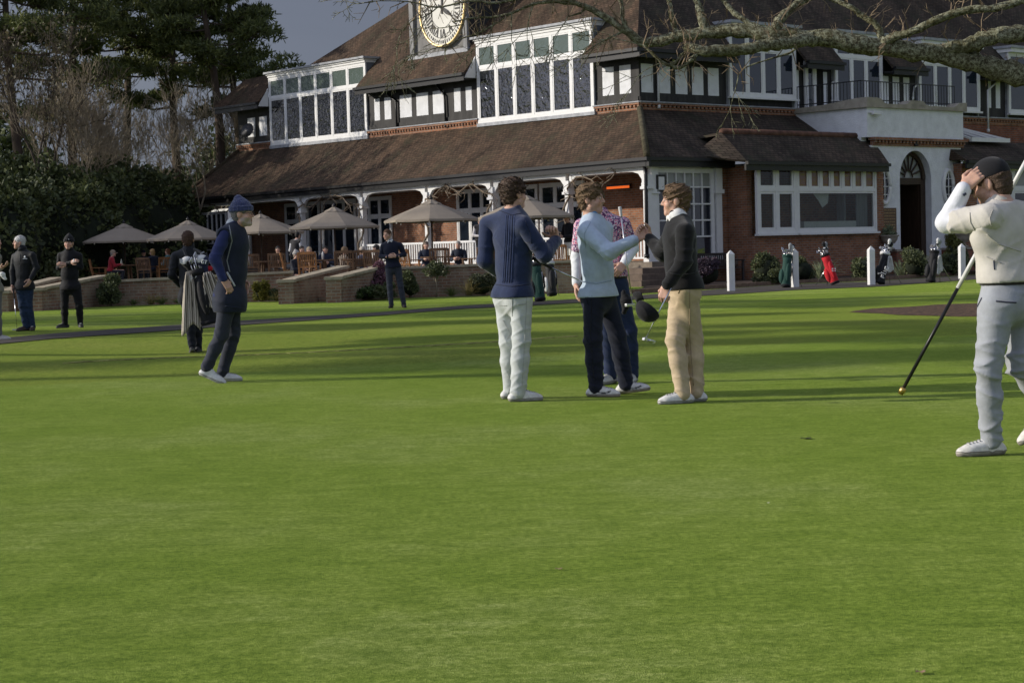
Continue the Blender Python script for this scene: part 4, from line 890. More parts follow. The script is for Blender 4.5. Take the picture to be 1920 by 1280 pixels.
def window(pl, at, u0, u1, rows, cols, m=None, fw=.09, mw=.075, glass='glass', topglass=None, sash=.05, dep_=.1, name='window', sill=True, split=None, parent=CH):
    """rows: list of z boundaries bottom to top; cols: number of lights, or list of u boundaries, per row"""
    u0, u1 = min(u0, u1), max(u0, u1); z0, z1 = rows[0], rows[-1]
    mb = MB(); PB(mb, pl, at, u0, u0+fw, 0, dep_, z0, z1); PB(mb, pl, at, u1-fw, u1, 0, dep_, z0, z1); PB(mb, pl, at, u0+fw, u1-fw, 0, dep_, z0, z0+fw); PB(mb, pl, at, u0+fw, u1-fw, 0, dep_, z1-fw, z1)
    for z in rows[1:-1]: PB(mb, pl, at, u0+fw, u1-fw, 0, dep_*1.04, z-mw/2, z+mw/2)
    gl = MB(); gt = MB()
    for r in range(len(rows)-1):
        zz0 = rows[r]+(fw if r == 0 else mw/2); zz1 = rows[r+1]-(fw if r == len(rows)-2 else mw/2)
        c = cols[r] if isinstance(cols, (list, tuple)) else cols
        ub = list(c) if isinstance(c, (list, tuple)) else [u0+fw+(u1-u0-2*fw)*i/c for i in range(c+1)]
        ub = sorted(ub)
        for i in range(len(ub)-1):
            a = ub[i]+(mw/2 if i > 0 else 0); b_ = ub[i+1]-(mw/2 if i < len(ub)-2 else 0)
            if i > 0: PB(mb, pl, at, ub[i]-mw/2, ub[i]+mw/2, 0, dep_*.97, zz0, zz1)
            if sash:
                PB(mb, pl, at, a, a+sash, 0, dep_*.8, zz0, zz1); PB(mb, pl, at, b_-sash, b_, 0, dep_*.8, zz0, zz1); PB(mb, pl, at, a+sash, b_-sash, 0, dep_*.8, zz0, zz0+sash); PB(mb, pl, at, a+sash, b_-sash, 0, dep_*.8, zz1-sash, zz1)
            PB(gt if (topglass and r == len(rows)-2) else gl, pl, at, a+sash, b_-sash, .005, dep_*.45, zz0+sash, zz1-sash)
    if sill: PB(mb, pl, at, u0-.05, u1+.05, 0, dep_+.1, z0-.07, z0)
    o = bb(mb, name, m or M['white'], parent)
    if gl.v: bb(gl, 'pane', M[glass], o)
    if gt.v: bb(gt, 'pane', M[topglass], o)
    return o
# --- main walls and the storeys behind them
X1, Y2 = 2.6, 3.1
mb = MB(); mb.box(X1, X1+.3, Y2, 32.0, 6.0, 8.3); bb(mb, 'wall', M['timber'])
mb = MB(); mb.box(X1+.3, 30, Y2, Y2+.3, 6.0, 8.6); bb(mb, 'wall', M['timber'])
mb = MB(); mb.box(X1+.05, X1+.35, .5, 31.5, 0.4, 4.1); bb(mb, 'wall', M['brick'])
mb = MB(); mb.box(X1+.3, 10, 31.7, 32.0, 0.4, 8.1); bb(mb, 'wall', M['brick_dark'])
# --- brick dentil course under the timber storey
def dentil(pl, at, u0, u1, z0=6.03, back=0):
    mb = MB(); u0, u1 = min(u0, u1), max(u0, u1)
    PB(mb, pl, at, u0, u1, -.02, .05, z0, z0+.12); PB(mb, pl, at, u0, u1, -.02, .14, z0+.20, z0+.27)
    n = int((u1-u0)/.2)
    for i in range(n): PB(mb, pl, at, u0+i*.2+.03, u0+i*.2+.13, -.02, .11, z0+.12, z0+.2)
    bb(mb, 'dentil_course', M['brick']); mb = MB(); PB(mb, pl, at, u0-.03, u1+.03, 0, .17, z0+.272, z0+.31); bb(mb, 'dentil_capping', M['lead'])
b1a, b1b = 20.40, 28.75; b2a, b2b = 5.42, 12.42
for a, b_ in ((3.0, b2a), (b2b, b1a), (b1b, 32.0)): dentil('x', X1, a, b_, 6.0)
dentil('y', Y2, 2.5, 10.6, 6.0); dentil('y', Y2, 16.4, 30, 6.0)
# --- white roughcast panels between the black studs
def panels(pl, at, lst, zt, zb, m=None, w=0):
    for a, b_ in lst:
        g = UX if pl == 'x' else UY
        u0, u1 = g(a, 190, at), g(b_, 190, at); mb = MB(); PB(mb, pl, at, u0, u1, 0, .012, zb, zt); bb(mb, 'panel', M['render'])
panels('x', X1, [(702, 712), (721, 733), (750, 772), (781, 803), (812, 833), (852, 864), (874, 885)], 7.58, 6.65)
panels('x', X1, [(1131, 1152), (1163, 1184)], 7.62, 6.62); panels('x', X1, [(463, 477), (485, 499)], 7.45, 6.55)
panels('y', Y2, [(1203, 1225), (1237, 1257), (1267, 1289), (1298, 1319), (1328, 1348)], 7.62, 6.62)
panels('y', Y2, [(1490, 1498), (1544, 1551), (1654, 1666), (1674, 1686), (1694, 1705)], 7.75, 6.3)
panels('y', Y2, [(1832, 1838), (1867, 1875), (1853, 1858)], 8.1, 6.7)
# studs and rails standing a little proud
for a, b_ in ((b2b+.05, b1a-.05), (3.15, b2a-.05), (b1b+.05, 31.95)):
    mb = MB(); PB(mb, 'x', X1, a, b_, 0, .03, 6.32, 6.48); bb(mb, 'timber_framing', M['timber']); mb = MB(); PB(mb, 'x', X1, a, b_, 0, .03, 7.72, 7.9)
    bb(mb, 'timber_framing', M['timber'])
mb = MB(); PB(mb, 'y', Y2, 2.62, 6.3, 0, .03, 6.32, 6.48); bb(mb, 'timber_framing', M['timber']); mb = MB(); PB(mb, 'y', Y2, 2.62, 6.3, 0, .03, 7.72, 7.9)
bb(mb, 'timber_framing', M['timber'])
# --- lower verandah roof, hipped at both ends, and its gutters
ZE, ZT = 4.2, 6.06
def roof(pts, m, name='roof', th=.09, par=CH):
    P = [np.asarray(p, float) for p in pts]; nn = np.cross(P[1]-P[0], P[2]-P[0]); nn = nn/np.linalg.norm(nn)
    if nn[2] < 0: nn = -nn
    mb = MB(); mb.prism(P, -nn*th); return bb(mb, name, m, par)
YL = 33.45
roof([(0, 0, ZE), (0, YL, ZE), (X1, 31.95, ZT), (X1, Y2, ZT)], M['tile_f1'])
roof([(0, YL, ZE), (9, YL+.1, ZE), (9, 31.95, ZT), (X1, 31.95, ZT)], M['tile_f2'])
roof([(0, 0, ZE), (X1, Y2, ZT), (10.6, Y2, ZT), (10.6, 0, ZE)], M['tile_f2'])
mb = MB(); mb.tube([(0, 0, ZE+.03), (X1*.5, Y2*.5, (ZE+ZT)/2+.05), (X1, Y2, ZT+.03)], .11, 8); bb(mb, 'hip_tile', mat('mossy hip tile', (.06, .052, .03), .95, .5, 6, .8, 20), smooth=True)
mb = MB(); mb.tube([(0, YL, ZE+.02), (X1, 31.95, ZT+.02)], .09, 8); bb(mb, 'hip_tile', M['tile_f1'], smooth=True)
def gutter(pl, at, u0, u1, z, name='gutter'):
    mb = MB(); PB(mb, pl, at, u0, u1, -.02, .12, z-.13, z-.02); PB(mb, pl, at, u0, u1, -.06, .02, z-.32, z-.13)
    return bb(mb, name, M['blackmetal'])
gutter('x', 0, -.12, YL, ZE); gutter('y', 0, -.02, 4.1, ZE)
mb = MB(); mb.box(.1, X1, 0.1, YL-.3, ZE-.34, ZE-.3); bb(mb, 'soffit', M['white'])
mb = MB(); mb.box(.1, 4.6, .06, .5, ZE-.33, ZE-.29); bb(mb, 'soffit', M['blackmetal'])
# --- bays: two big white windows rising through the eaves
for (a, b_, mw_) in ((b1a, b1b, .1), (b2a, b2b, .1)):
    xb = X1-.05; zb, zt = 6.12, 9.2
    w_ = window('x', xb, a, b_, [zb, 8.22, zt], 6, glass='glass', topglass='glassc', fw=.12, mw=.11, sash=.06, dep_=.06, sill=False)
    mb = MB(); PB(mb, 'x', xb, a-.02, b_+.02, -.7, .1, zt, zt+.1); PB(mb, 'x', xb, a-.05, b_+.05, -.7, .16, zt+.1, zt+.16); bb(mb, 'cornice', M['white'], w_)
    mb = MB(); PB(mb, 'x', xb, a-.16, b_+.16, -.85, .24, zt+.162, zt+.25); bb(mb, 'flat_roof', M['lead'], w_)
    mb = MB()
    for u, s_ in ((a, -1), (b_, 1)): mb.box(xb, xb+1.0, u-.06 if s_ > 0 else u, u if s_ > 0 else u+.06, 6.3, zt)
    bb(mb, 'bay_cheek', mat('grey lead cheek', (.10, .11, .13), .7, .25, 4), w_)
    mb = MB(); PB(mb, 'x', xb, a-.05, b_+.05, -.1, .09, zb-.12, zb-.003); bb(mb, 'flashing', M['lead'], w_)
# --- main roof
PT = math.tan(math.radians(47)); EX, EY, EZ = 1.9, 2.4, 8.06
def main_pt(px, py):      # meets the long wing's main slope z = EZ + (x-EX)*PT
    d = ray(px, py); dl = np.array([d@bex, d@bey, d[2]]); c = np.array([(CAM-ORG)@bex, (CAM-ORG)@bey, CAMH])
    f = lambda t: shear(c[1]+dl[1]*t, EZ+(c[0]+dl[0]*t-EX)*PT)-(c[2]+dl[2]*t)
    lo, hi = 40.0, 110.0
    for _ in range(60):
        m_ = (lo+hi)/2
        if f(m_) < 0: lo = m_
        else: hi = m_
    p = c+dl*lo; return np.array([p[0], p[1], EZ+(p[0]-EX)*PT])
hB, hC = main_pt(577, 124), main_pt(785, -6); hD_ = hB+(hC-hB)*1.25
XM, YM = EX+1.26, EY+1.26; ZM = EZ+1.26*PT
bays2 = [(UY(p0, 150, Y2), UY(p1, 150, Y2)) for p0, p1 in ((1361, 1486), (1559, 1648), (1716, 1830), (1884, 1990))]
roof([(XM, YM, ZM), (XM, 32.2, ZM), hB, hC, hD_, (hD_[0], EY+hD_[0]-EX, hD_[2])], M['tile_f1'], th=.1)
roof([(XM, YM, ZM), (hD_[0], EY+hD_[0]-EX, hD_[2]), (60, EY+hD_[0]-EX, hD_[2]), (60, YM, ZM)], M['tile_f2'], th=.1)
roof([hB+V3(.1, 0, 0), hB+V3(8, 2, -3), hD_+V3(8, 3, -1), hD_+V3(.1, 0, 0)], M['tile_f2'])
roof([(EX, EY, EZ), (EX, b2a-.06, EZ), (XM, b2a-.06, ZM), (XM, YM, ZM)], M['tile_f1'], th=.1)
roof([(EX, b2b+.06, EZ), (EX, b1a-.06, EZ), (XM, b1a-.06, ZM), (XM, b2b+.06, ZM)], M['tile_f1'], th=.1)
roof([(EX, b1b+.06, EZ), (EX, 33.3, EZ), (XM, 32.2, ZM), (XM, b1b+.06, ZM)], M['tile_f1'], th=.1)
for a, b_ in ((2.8, b2a-.04), (b2b+.04, b1a-.04), (b1b+.04, 33.3)):
    gutter('x', EX, max(a, EY-.1), b_, EZ+.02); mb = MB(); mb.box(EX+.05, X1, a, b_, EZ-.22, EZ-.16); bb(mb, 'soffit', M['timber'])
gutter('x', EX, EY-.12, 2.8, EZ+.02)
seg = [EX]+[v for q in bays2 for v in q]+[60]
for i in range(0, len(seg), 2):
    a, b_ = seg[i]+(.06 if i else 0), seg[i+1]-.06
    roof([(a, EY, EZ), (b_, EY, EZ), (b_, YM, ZM), (XM if i == 0 else a, YM, ZM)], M['tile_f2'], th=.1)
    gutter('y', EY, a, b_, EZ+.02); mb = MB(); mb.box(a+.05, b_, EY+.05, Y2, EZ-.22, EZ-.16); bb(mb, 'soffit', M['timber'])
# white gable-end boards beside the bays
for u in (b2b, b1b):
    mb = MB(); mb.prism([(EX+.02, u+.03, EZ-.2), (X1-.12, u+.03, EZ-.2), (X1-.12, u+.03, EZ+.65)], (0, .05, 0)); bb(mb, 'barge_board', M['white'])
# --- clock turret
cb = main_pt(826, 92); XC = cb[0]-.1
cu0, cu1 = UX(877, 60, XC), UX(776, 70, XC); zc0 = EZ+(XC-EX)*PT-.35
mb = MB(); mb.box(XC, XC+3.5, cu0, cu1, zc0, 15.5); bb(mb, 'turret', mat('weathered turret boards', (.16, .155, .15), .8, .35, 6, .4, 30, stretch=(1, 1, .2)))
mb = MB(); mb.box(XC-.02, XC+3.45, cu0-.06, cu0-.003, zc0+.2, 15.5); bb(mb, 'turret_side', M['timber'])
mb = MB()
PB(mb, 'x', XC, cu0-.12, cu0+.16, 0, .14, zc0+.3, 15.5); PB(mb, 'x', XC, cu1-.16, cu1+.12, 0, .14, zc0+.3, 15.5); bb(mb, 'turret_post', mat('grey turret post', (.2, .2, .2), .8, .3, 8, .3, 30, stretch=(1, 1, .2)))
mb = MB(); PB(mb, 'x', XC, cu0-.2, cu1+.2, 0, .2, zc0+.12, zc0+.3); bb(mb, 'turret_sill', M['lead'])
cc = onx(829, 15, XC-.16); CY, CZ = cc[1], cc[2]-.0155*cc[1]*1.15
RC = abs(UX(787, 15, XC-.16)-UX(872, 15, XC-.16))/2*.99; RZ = 1.55
clk = MB()
def cp(a, r, d=0): return (XC-.16-d, CY-RC*r*math.sin(a), CZ+RZ*r*math.cos(a))    # a clockwise from twelve as seen from the lawn
n_ = 48
clk.add([cp(2*PI*i/n_, 1, 0) for i in range(n_)]+[cp(2*PI*i/n_, 1, -.16) for i in range(n_)], [tuple(range(n_-1, -1, -1))]+[(i, (i+1) % n_, n_+(i+1) % n_, n_+i) for i in range(n_)])
CL = bb(clk, 'clock_face', mat('white clock enamel', (.56, .55, .50), .5, .05, 3))
gold = mat('gilded rim', (.80, .60, .28), .4, .15, 10, metal=.6); ink = mat('black numeral paint', (.012, .012, .014), .5, .1, 10)
mb = MB(); mb.tube([cp(2*PI*i/n_, 1.0, .02) for i in range(n_+1)], .05, 8); bb(mb, 'clock_rim', gold, CL, True)
mb = MB(); mb.tube([cp(2*PI*i/n_, .79, .004) for i in range(n_+1)], .012, 4); mb.tube([cp(2*PI*i/n_, .53, .004) for i in range(n_+1)], .012, 4)
for i in range(60):
    a = 2*PI*i/60; mb.bar(cp(a, .85, .006), cp(a, .93, .006), .05 if i % 5 else .09, .012, up=(1, 0, 0))
bb(mb, 'minute_ring', ink, CL)
ROM = ['XII', 'I', 'II', 'III', 'IIII', 'V', 'VI', 'VII', 'VIII', 'IX', 'X', 'XI']
mb = MB()
for h_, t_ in enumerate(ROM):
    a0 = 2*PI*h_/12; wd = {'I': .1, 'V': .2, 'X': .2}; tot = sum(wd[c] for c in t_); u = -tot/2
    def q(uu, r): 
        # uu across the numeral (clockwise), r radius
        e = cp(a0, r, .008); dx = (0, -math.cos(a0)*uu*RC/1.2, -math.sin(a0)*uu*RC/1.2); return (e[0], e[1]+dx[1], e[2]+dx[2])
    for c in t_:
        m_ = u+wd[c]/2
        if c == 'I': mb.bar(q(m_, .56), q(m_, .77), .07, .012, up=(1, 0, 0))
        elif c == 'V': mb.bar(q(m_, .56), q(m_-.075, .77), .08, .012, up=(1, 0, 0)); mb.bar(q(m_, .56), q(m_+.075, .77), .045, .014, up=(1, 0, 0))
        else: mb.bar(q(m_+.075, .56), q(m_-.075, .77), .08, .012, up=(1, 0, 0)); mb.bar(q(m_-.075, .56), q(m_+.075, .77), .045, .014, up=(1, 0, 0))
        u += wd[c]
bb(mb, 'numerals', ink, CL)
def hand(a, r, w_, d):
    mb = MB(); mb.bar(cp(a+PI, .16, d), cp(a, r*.55, d), w_*.7, .02, up=(1, 0, 0), w2=w_*1.5); mb.bar(cp(a, r*.55, d), cp(a, r, d), w_*1.5, .02, up=(1, 0, 0), w2=.02); bb(mb, 'clock_hand', ink, CL)
hand(math.radians(4), .8, .09, .03); hand(math.radians(121), .5, .12, .05)
# --- verandah: white posts with brackets, beam, french windows on brick
XV = .28; FZ = .75
colpx = [341, 452, 566, 681, 802, 925, 1067, 1206]
cy = [UX(p, 385 if p < 700 else 370, XV) for p in colpx]; cy[-1] = .3
for y_ in cy:
    mb = MB(); s_ = .13
    mb.box(XV-s_, XV+s_, y_-s_, y_+s_, FZ, FZ+.95); mb.box(XV-s_*.8, XV+s_*.8, y_-s_*.8, y_+s_*.8, FZ+.95, 3.15); mb.box(XV-s_*1.35, XV+s_*1.35, y_-s_*1.35, y_+s_*1.35, 3.15, 3.24); mb.box(XV-s_*1.1, XV+s_*1.1, y_-s_*1.1, y_+s_*1.1, 3.24, 3.36); mb.box(XV-s_, XV+s_, y_-s_, y_+s_, 3.36, 3.62)
    bb(mb, 'column', M['white'])
for i in range(len(cy)-1):
    a, b_ = cy[i]-.1, cy[i+1]+.1; mb = MB(); n_ = 14
    top = [(XV-.06, a+(b_-a)*k/n_, 3.86) for k in range(n_+1)]; bot = [(XV-.06, a+(b_-a)*k/n_, 3.36+.40*(1-(2*k/n_-1)**10)) for k in range(n_+1)]
    for k in range(n_): mb.prism([top[k], top[k+1], bot[k+1], bot[k]], (.12, 0, 0))
    bb(mb, 'arched_beam', M['white'])
mb = MB(); mb.box(XV-.2, X1+.1, .2, 33, FZ-.2, FZ); mb.box(XV-.2, 4.2, -.05, .2, FZ-.2, FZ); bb(mb, 'verandah_floor', mat('verandah boards', (.16, .13, .10), .8, .3, 6))
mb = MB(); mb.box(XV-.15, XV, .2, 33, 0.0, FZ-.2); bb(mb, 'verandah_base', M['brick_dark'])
ZW = lambda px0, px1: (UX(px0, 420, X1), UX(px1, 420, X1))
for px0, px1, nc in ((535, 600, 3), (604, 668, 3), (672, 735, 3), (858, 930, 3), (935, 1010, 3), (1014, 1098, 3), (398, 470, 3)):
    a, b_ = ZW(px0, px1); window('x', X1+.03, a, b_, [FZ+.02, 2.9, 3.75], nc, glass='glass2', fw=.11, mw=.09, sash=.055, dep_=.07, sill=False, name='french_window')
# sun-room at the far left end of the verandah: white glazing bars
a, b_ = UX(343, 420, .32), UX(428, 420, .32)
window('x', .40, a-.15, b_+.15, [FZ, 1.7, 2.0, 3.5], [8, 1, 9], glass='glass2', fw=.12, mw=.06, sash=0, sill=False)
# white balustrade along the right half of the verandah
for i in range(3, len(cy)-1):
    mb = MB(); a, b_ = cy[i+1]+.14, cy[i]-.14
    PB(mb, 'x', XV+.05, a, b_, 0, .07, FZ+.85, FZ+.93); PB(mb, 'x', XV+.05, a, b_, 0, .06, FZ+.1, FZ+.16)
    for u in np.arange(a+.06, b_-.03, .16): PB(mb, 'x', XV+.05, u, u+.06, .01, .05, FZ+.16, FZ+.85)
    bb(mb, 'balustrade', M['white'])
# glowing bar heaters and wall lanterns under the verandah
def em(name, c, s):
    m, nt, b = new_mat(name); b.inputs['Emission Color'].default_value = (*c, 1); b.inputs['Emission Strength'].default_value = s; b.inputs['Base Color'].default_value = (*c, 1); return m
hy = UX(1142, 352, X1-.1), UX(1184, 350, X1-.1); hz = onx(1160, 352, X1-.1)[2]
mb = MB(); PB(mb, 'x', X1-.1, hy[0], hy[1], 0, .1, hz-.05, hz+.12); ht = bb(mb, 'heater', M['blackmetal'])
mb = MB(); PB(mb, 'x', X1-.1, hy[0]+.0, hy[1]-.0, .102, .12, hz-.035, hz+.05); bb(mb, 'heater_element', em('glowing heater element', (1, .16, .02), .7), ht)
# --- corner french window and brick on the front
YF_ = .42
a, b_ = UY(1226, 400, YF_), UY(1336, 400, YF_)
window('y', YF_, a, b_, [FZ, 1.55, 2.1, 2.65, 3.22, 3.85], [2, 6, 6, 6, 6], glass='glass2', topglass='glassw', fw=.16, mw=.05, sash=.0, sill=False, name='corner_window')
mb = MB()
for px in (1222, 1343):
    u = UY(px, 400, YF_); PB(mb, 'y', YF_, u-.13, u+.13, 0, .16, FZ, 3.0); PB(mb, 'y', YF_, u-.2, u+.2, 0, .22, 3.0, 3.14); PB(mb, 'y', YF_, u-.15, u+.15, 0, .18, 3.14, 3.86)
bb(mb, 'pilaster', M['white'])
mb = MB(); mb.box(b_+.2, 10.9, YF_+.002, YF_+.3, 0, 3.95); mb.box(a-.3, b_+.2, YF_+.002, YF_+.3, 0, FZ); bb(mb, 'wall', M['brick'])
mb = MB(); mb.box(.55, X1+.1, YF_+.02, YF_+.25, FZ, 3.9); bb(mb, 'wall', M['brick_dark'])
mb = MB(); u = UY(1239, 330, YF_-.2); PB(mb, 'y', YF_-.17, u-.2, u+.2, 0, .05, 3.05, 3.62); pf = bb(mb, 'notice_frame', M['blackmetal']); mb = MB(); PB(mb, 'y', YF_-.22, u-.13, u+.13, 0, .012, 3.12, 3.55); bb(mb, 'notice_sheet', M['white'], pf)
# --- the bay with the picture window
YB_ = -.8; xa, xb_ = UY(1413, 440, YB_), 10.95
zs0, zs1 = 1.58, 3.95
wa, wb_, wm = UY(1417, 440, YB_), UY(1641, 432, YB_), UY(1491, 436, YB_)
mb = MB(); mb.box(xa, xb_, YB_+.002, YB_+.3, 0, zs0-.07); mb.box(wb_+.0, xb_, YB_+.002, YB_+.3, zs0-.07, 4.0); mb.box(xa, xa+.25, YB_+.3, .42, 0, 3.95); mb.box(xb_-.25, xb_, YB_+.3, .42, 0, 3.95); bb(mb, 'wall', M['brick'])
window('y', YB_, wa, wm-.002, [zs0, 3.08, zs1], [2, 2], glass='clear', fw=.13, mw=.13, sash=.08)
window('y', YB_, wm+.002, wb_, [zs0, 3.08, zs1], [1, 7], glass='clear', topglass='glasso', fw=.1, mw=.11, sash=.07)
# the room behind: brown wall, white counter front, pale curtain and a sheet of paper on the glass
mb = MB(); mb.box(xa+.26, xb_-.26, 1.3, 1.35, .5, 3.95); bb(mb, 'room_wall', mat('brown room wall', (.14, .09, .06), .8, .4, 2))
mb = MB(); mb.box(wm+.6, wm+3.4, YB_+.12, YB_+.5, 1.3, 1.98); bb(mb, 'counter', M['white']); mb = MB(); mb.box(wb_-1.5, wb_-1.42, YB_+.15, YB_+.5, 1.6, 3.0); mb.box(wb_-.9, wb_-.3, YB_+.1, YB_+.14, 1.6, 3.0); bb(mb, 'curtain', mat('grey curtain', (.22, .23, .24), .9, .3, 4, stretch=(6, 6, .2)))
mb = MB(); mb.prism([(wm+1.0, YB_+.06, 2.98), (wm+1.85, YB_+.06, 2.98), (wm+1.8, YB_+.06, 2.62), (wm+1.5, YB_+.06, 2.45), (wm+1.3, YB_+.06, 2.7)], (0, .004, 0)); bb(mb, 'paper', M['white'])
YR = -1.2; zr0, zr1, yr = 4.03, 5.08, .15
rl, rr = UY(1352, 250, yr), UY(1632, 255, yr); el, er = UY(1400, 300, YR), UY(1666, 303, YR)
roof([(el, YR, zr0), (er, YR, zr0), (rr, yr, zr1), (rl, yr, zr1)], M['tile_f2']); roof([(rl, yr, zr1), (rr, yr, zr1), (rr, 1.6, zr1-.1), (rl, 1.6, zr1-.1)], M['tile_f2'])
roof([(er, YR, zr0), (er, .2, zr0), (rr, yr, zr1)], M['tile_f1']); roof([(el, YR, zr0), (rl, yr, zr1), (el-.9, .45, zr0+.28)], M['tile_f2'])  # left hip takes the darker front tile, shade put into its colour
mb = MB(); mb.tube([(rl, yr, zr1+.02), (rr, yr, zr1+.02)], .11, 8); bb(mb, 'ridge_tile', mat('worn ridge tile', (.10, .05, .035), .9, .5, 4, .5, 12), smooth=True)
gutter('y', YR, el-.05, er, zr0)
mb = MB(); mb.box(el+.1, er-.15, YR+.1, YB_+.3, zr0-.12, zr0-.085); bb(mb, 'soffit', M['timber'])
# --- entrance porch: white roughcast with arched door, oval windows and a balcony on top
YP = -.4; pl0, pl1 = 10.75, UY(1803, 400, YP); zpt = 4.72
du0, du1 = UY(1688, 400, YP), UY(1747, 400, YP); dm, dr = (du0+du1)/2, (du1-du0)/2; zsp = 3.5; n_ = 14
mb = MB()
for s_, ue in ((-1, pl0), (1, pl1)):
    arc = [(dm+s_*dr*math.cos(PI/2*k/n_), YP, zsp+dr*1.15*math.sin(PI/2*k/n_)) for k in range(n_+1)]
    pts = [(ue, YP, .6), (dm+s_*dr, YP, .6)]+arc+[(dm, YP, zpt), (ue, YP, zpt)]
    if s_ > 0: pts = pts[::-1]
    mb.prism(pts, (0, .45, 0))
bb(mb, 'porch_wall', M['render'])
mb = MB(); mb.box(pl1-.3, pl1, YP+.45, 3.1, .6, zpt); bb(mb, 'porch_wall', M['render'])
mb = MB(); mb.box(du0-.3, du1+.3, YP+1.6, YP+1.7, .6, 4.7); bb(mb, 'hall', M['dark'])
oak = mat('dark oak', (.035, .02, .012), .5, .4, 6, .4, 30, stretch=(4, 4, .4))
mb = MB(); yd = YP+.28; zd = 3.42
mb.box(du0, du0+.14, yd, yd+.12, .6, zsp); mb.box(du1-.28, du1, yd, yd+.12, .6, zsp); mb.box(du0+.14, du1-.28, yd-.02, yd+.12, zd-.1, zd+.14)
mb.tube([(dm+(dr-.06)*math.cos(PI*k/20), yd+.05, zsp+(dr-.06)*1.15*math.sin(PI*k/20)) for k in range(21)], .1, 6)
dd = bb(mb, 'door_frame', oak)
mb = MB()
for k in range(1, 8):
    a = PI*k/8; mb.bar((dm+.22*math.cos(a), yd+.05, zsp+.08+.25*math.sin(a)), (dm+(dr-.12)*math.cos(a), yd+.05, zsp+(dr-.12)*1.15*math.sin(a)), .045, .05, up=(0, 1, 0))
mb.tube([(dm+.24*math.cos(PI*k/12), yd+.05, zsp+.08+.27*math.sin(PI*k/12)) for k in range(13)], .03, 6); bb(mb, 'fanlight', oak, dd)
mb = MB(); mb.add([(dm+(dr-.1)*math.cos(PI*k/20), yd+.1, zsp+(dr-.1)*1.15*math.sin(PI*k/20)) for k in range(21)], [tuple(range(21))]); bb(mb, 'fanlight_pane', M['glassw'], dd)
mb = MB(); mb.box(du1-.3, du1-.26, yd+.1, yd+1.15, .62, zd-.1); bb(mb, 'door', oak)
for px in (1657, 1777):
    u = UY(px, 350, YP); z_ = ony(px, 350, YP)[2]; n_ = 28; ru, rz = .3, .62
    mb = MB(); mb.tube([(u+ru*math.cos(2*PI*k/n_), YP-.03, z_+rz*math.sin(2*PI*k/n_)) for k in range(n_+1)], .085, 8); mb.bar((u, YP-.04, z_-rz), (u, YP-.04, z_+rz), .04, .03, up=(0, 1, 0))
    for dz in (-.3, 0, .3): mb.bar((u-ru*.85, YP-.04, z_+dz), (u+ru*.85, YP-.04, z_+dz), .035, .03)
    o = bb(mb, 'oval_window', M['white'], smooth=True)
    mb = MB(); mb.add([(u+ru*math.cos(2*PI*k/n_), YP-.015, z_+rz*math.sin(2*PI*k/n_)) for k in range(n_)], [tuple(range(n_-1, -1, -1))]); bb(mb, 'pane', M['glass2'], o)
mb = MB(); PB(mb, 'y', YP, pl0+.1, pl1+.12, -.1, .06, zpt, zpt+.1); PB(mb, 'y', YP, pl0+.0, pl1+.2, -.1, .2, zpt+.2, zpt+.3)
for u in np.arange(pl0+.1, pl1+.05, .2): PB(mb, 'y', YP, u, u+.1, -.1, .15, zpt+.1, zpt+.2)
bb(mb, 'dentil_course', M['brick'])
# balcony block: left return and front, curved stone coping, iron railing
bl0, bl1 = UY(1626, 240, YP), UY(1806, 240, YP); zb0, zb1 = zpt+.3, 6.12
mb = MB(); mb.box(bl0, bl1, YP, YP+.3, zb0, zb1); mb.box(bl0, bl0+.3, YP+.3, Y2, zb0-.5, zb1); mb.box(bl1-.3, bl1, YP+.3, Y2, zb0-.5, zb1); mb.box(bl0+.3, bl1-.3, YP+.3, Y2, 5.3, 5.45); bb(mb, 'balcony_wall', M['render'])
mb = MB(); cz = lambda t: .16*(max(0, math.cos(t*PI*2))**3) if False else (.2 if (t < .12 or .40 < t < .52 or t > .9) else .03)
prof = [(0, .24), (.1, .24), (.14, .2), (.17, .06), (.2, .03), (.36, .03), (.39, .07), (.43, .2), (.55, .2), (.58, .07), (.61, .03), (.86, .03), (.89, .08), (.92, .2), (1, .22)]
for (t0, h0), (t1, h1) in zip(prof, prof[1:]):
    ua, ub = bl0-.12+(bl1-bl0+.24)*t0, bl0-.12+(bl1-bl0+.24)*t1
    mb.prism([(ua, YP-.1, zb1-.02), (ub, YP-.1, zb1-.02), (ub, YP-.1, zb1+h1+.1), (ua, YP-.1, zb1+h0+.1)], (0, .5, 0))
mb.prism([(bl0-.12, YP+.4, zb1-.02), (bl0-.12, Y2, zb1-.02), (bl0-.12, Y2, zb1+.16), (bl0-.12, 1.6, zb1+.2), (bl0-.12, YP+.4, zb1+.34)], (.5, 0, 0)); bb(mb, 'balcony_coping', M['stone'])
mb = MB()
for a, b_ in (((bl0+.1, YP+.35), (bl1-.05, YP+.35)), ((bl0+.1, YP+.35), (bl0+.1, Y2-.05))):
    L_ = math.hypot(b_[0]-a[0], b_[1]-a[1]); k_ = int(L_/.16)
    for zz in (zb1+.98, zb1+.3): mb.bar((*a, zz), (*b_, zz), .035, .035)
    for i in range(k_+1):
        t = i/k_; x_, y_ = a[0]+(b_[0]-a[0])*t, a[1]+(b_[1]-a[1])*t; mb.bar((x_, y_, zb1), (x_, y_, zb1+.98), .018, .018)
bb(mb, 'railing', M['blackmetal'])
# upper windows over the porch
def upw(p0, p1, zz, cols, g='glass2', **k):
    return window('y', Y2-.04, UY(p0, 150, Y2), UY(p1, 150, Y2), zz, cols, glass=g, fw=.13, mw=.13, sash=.06, **k)

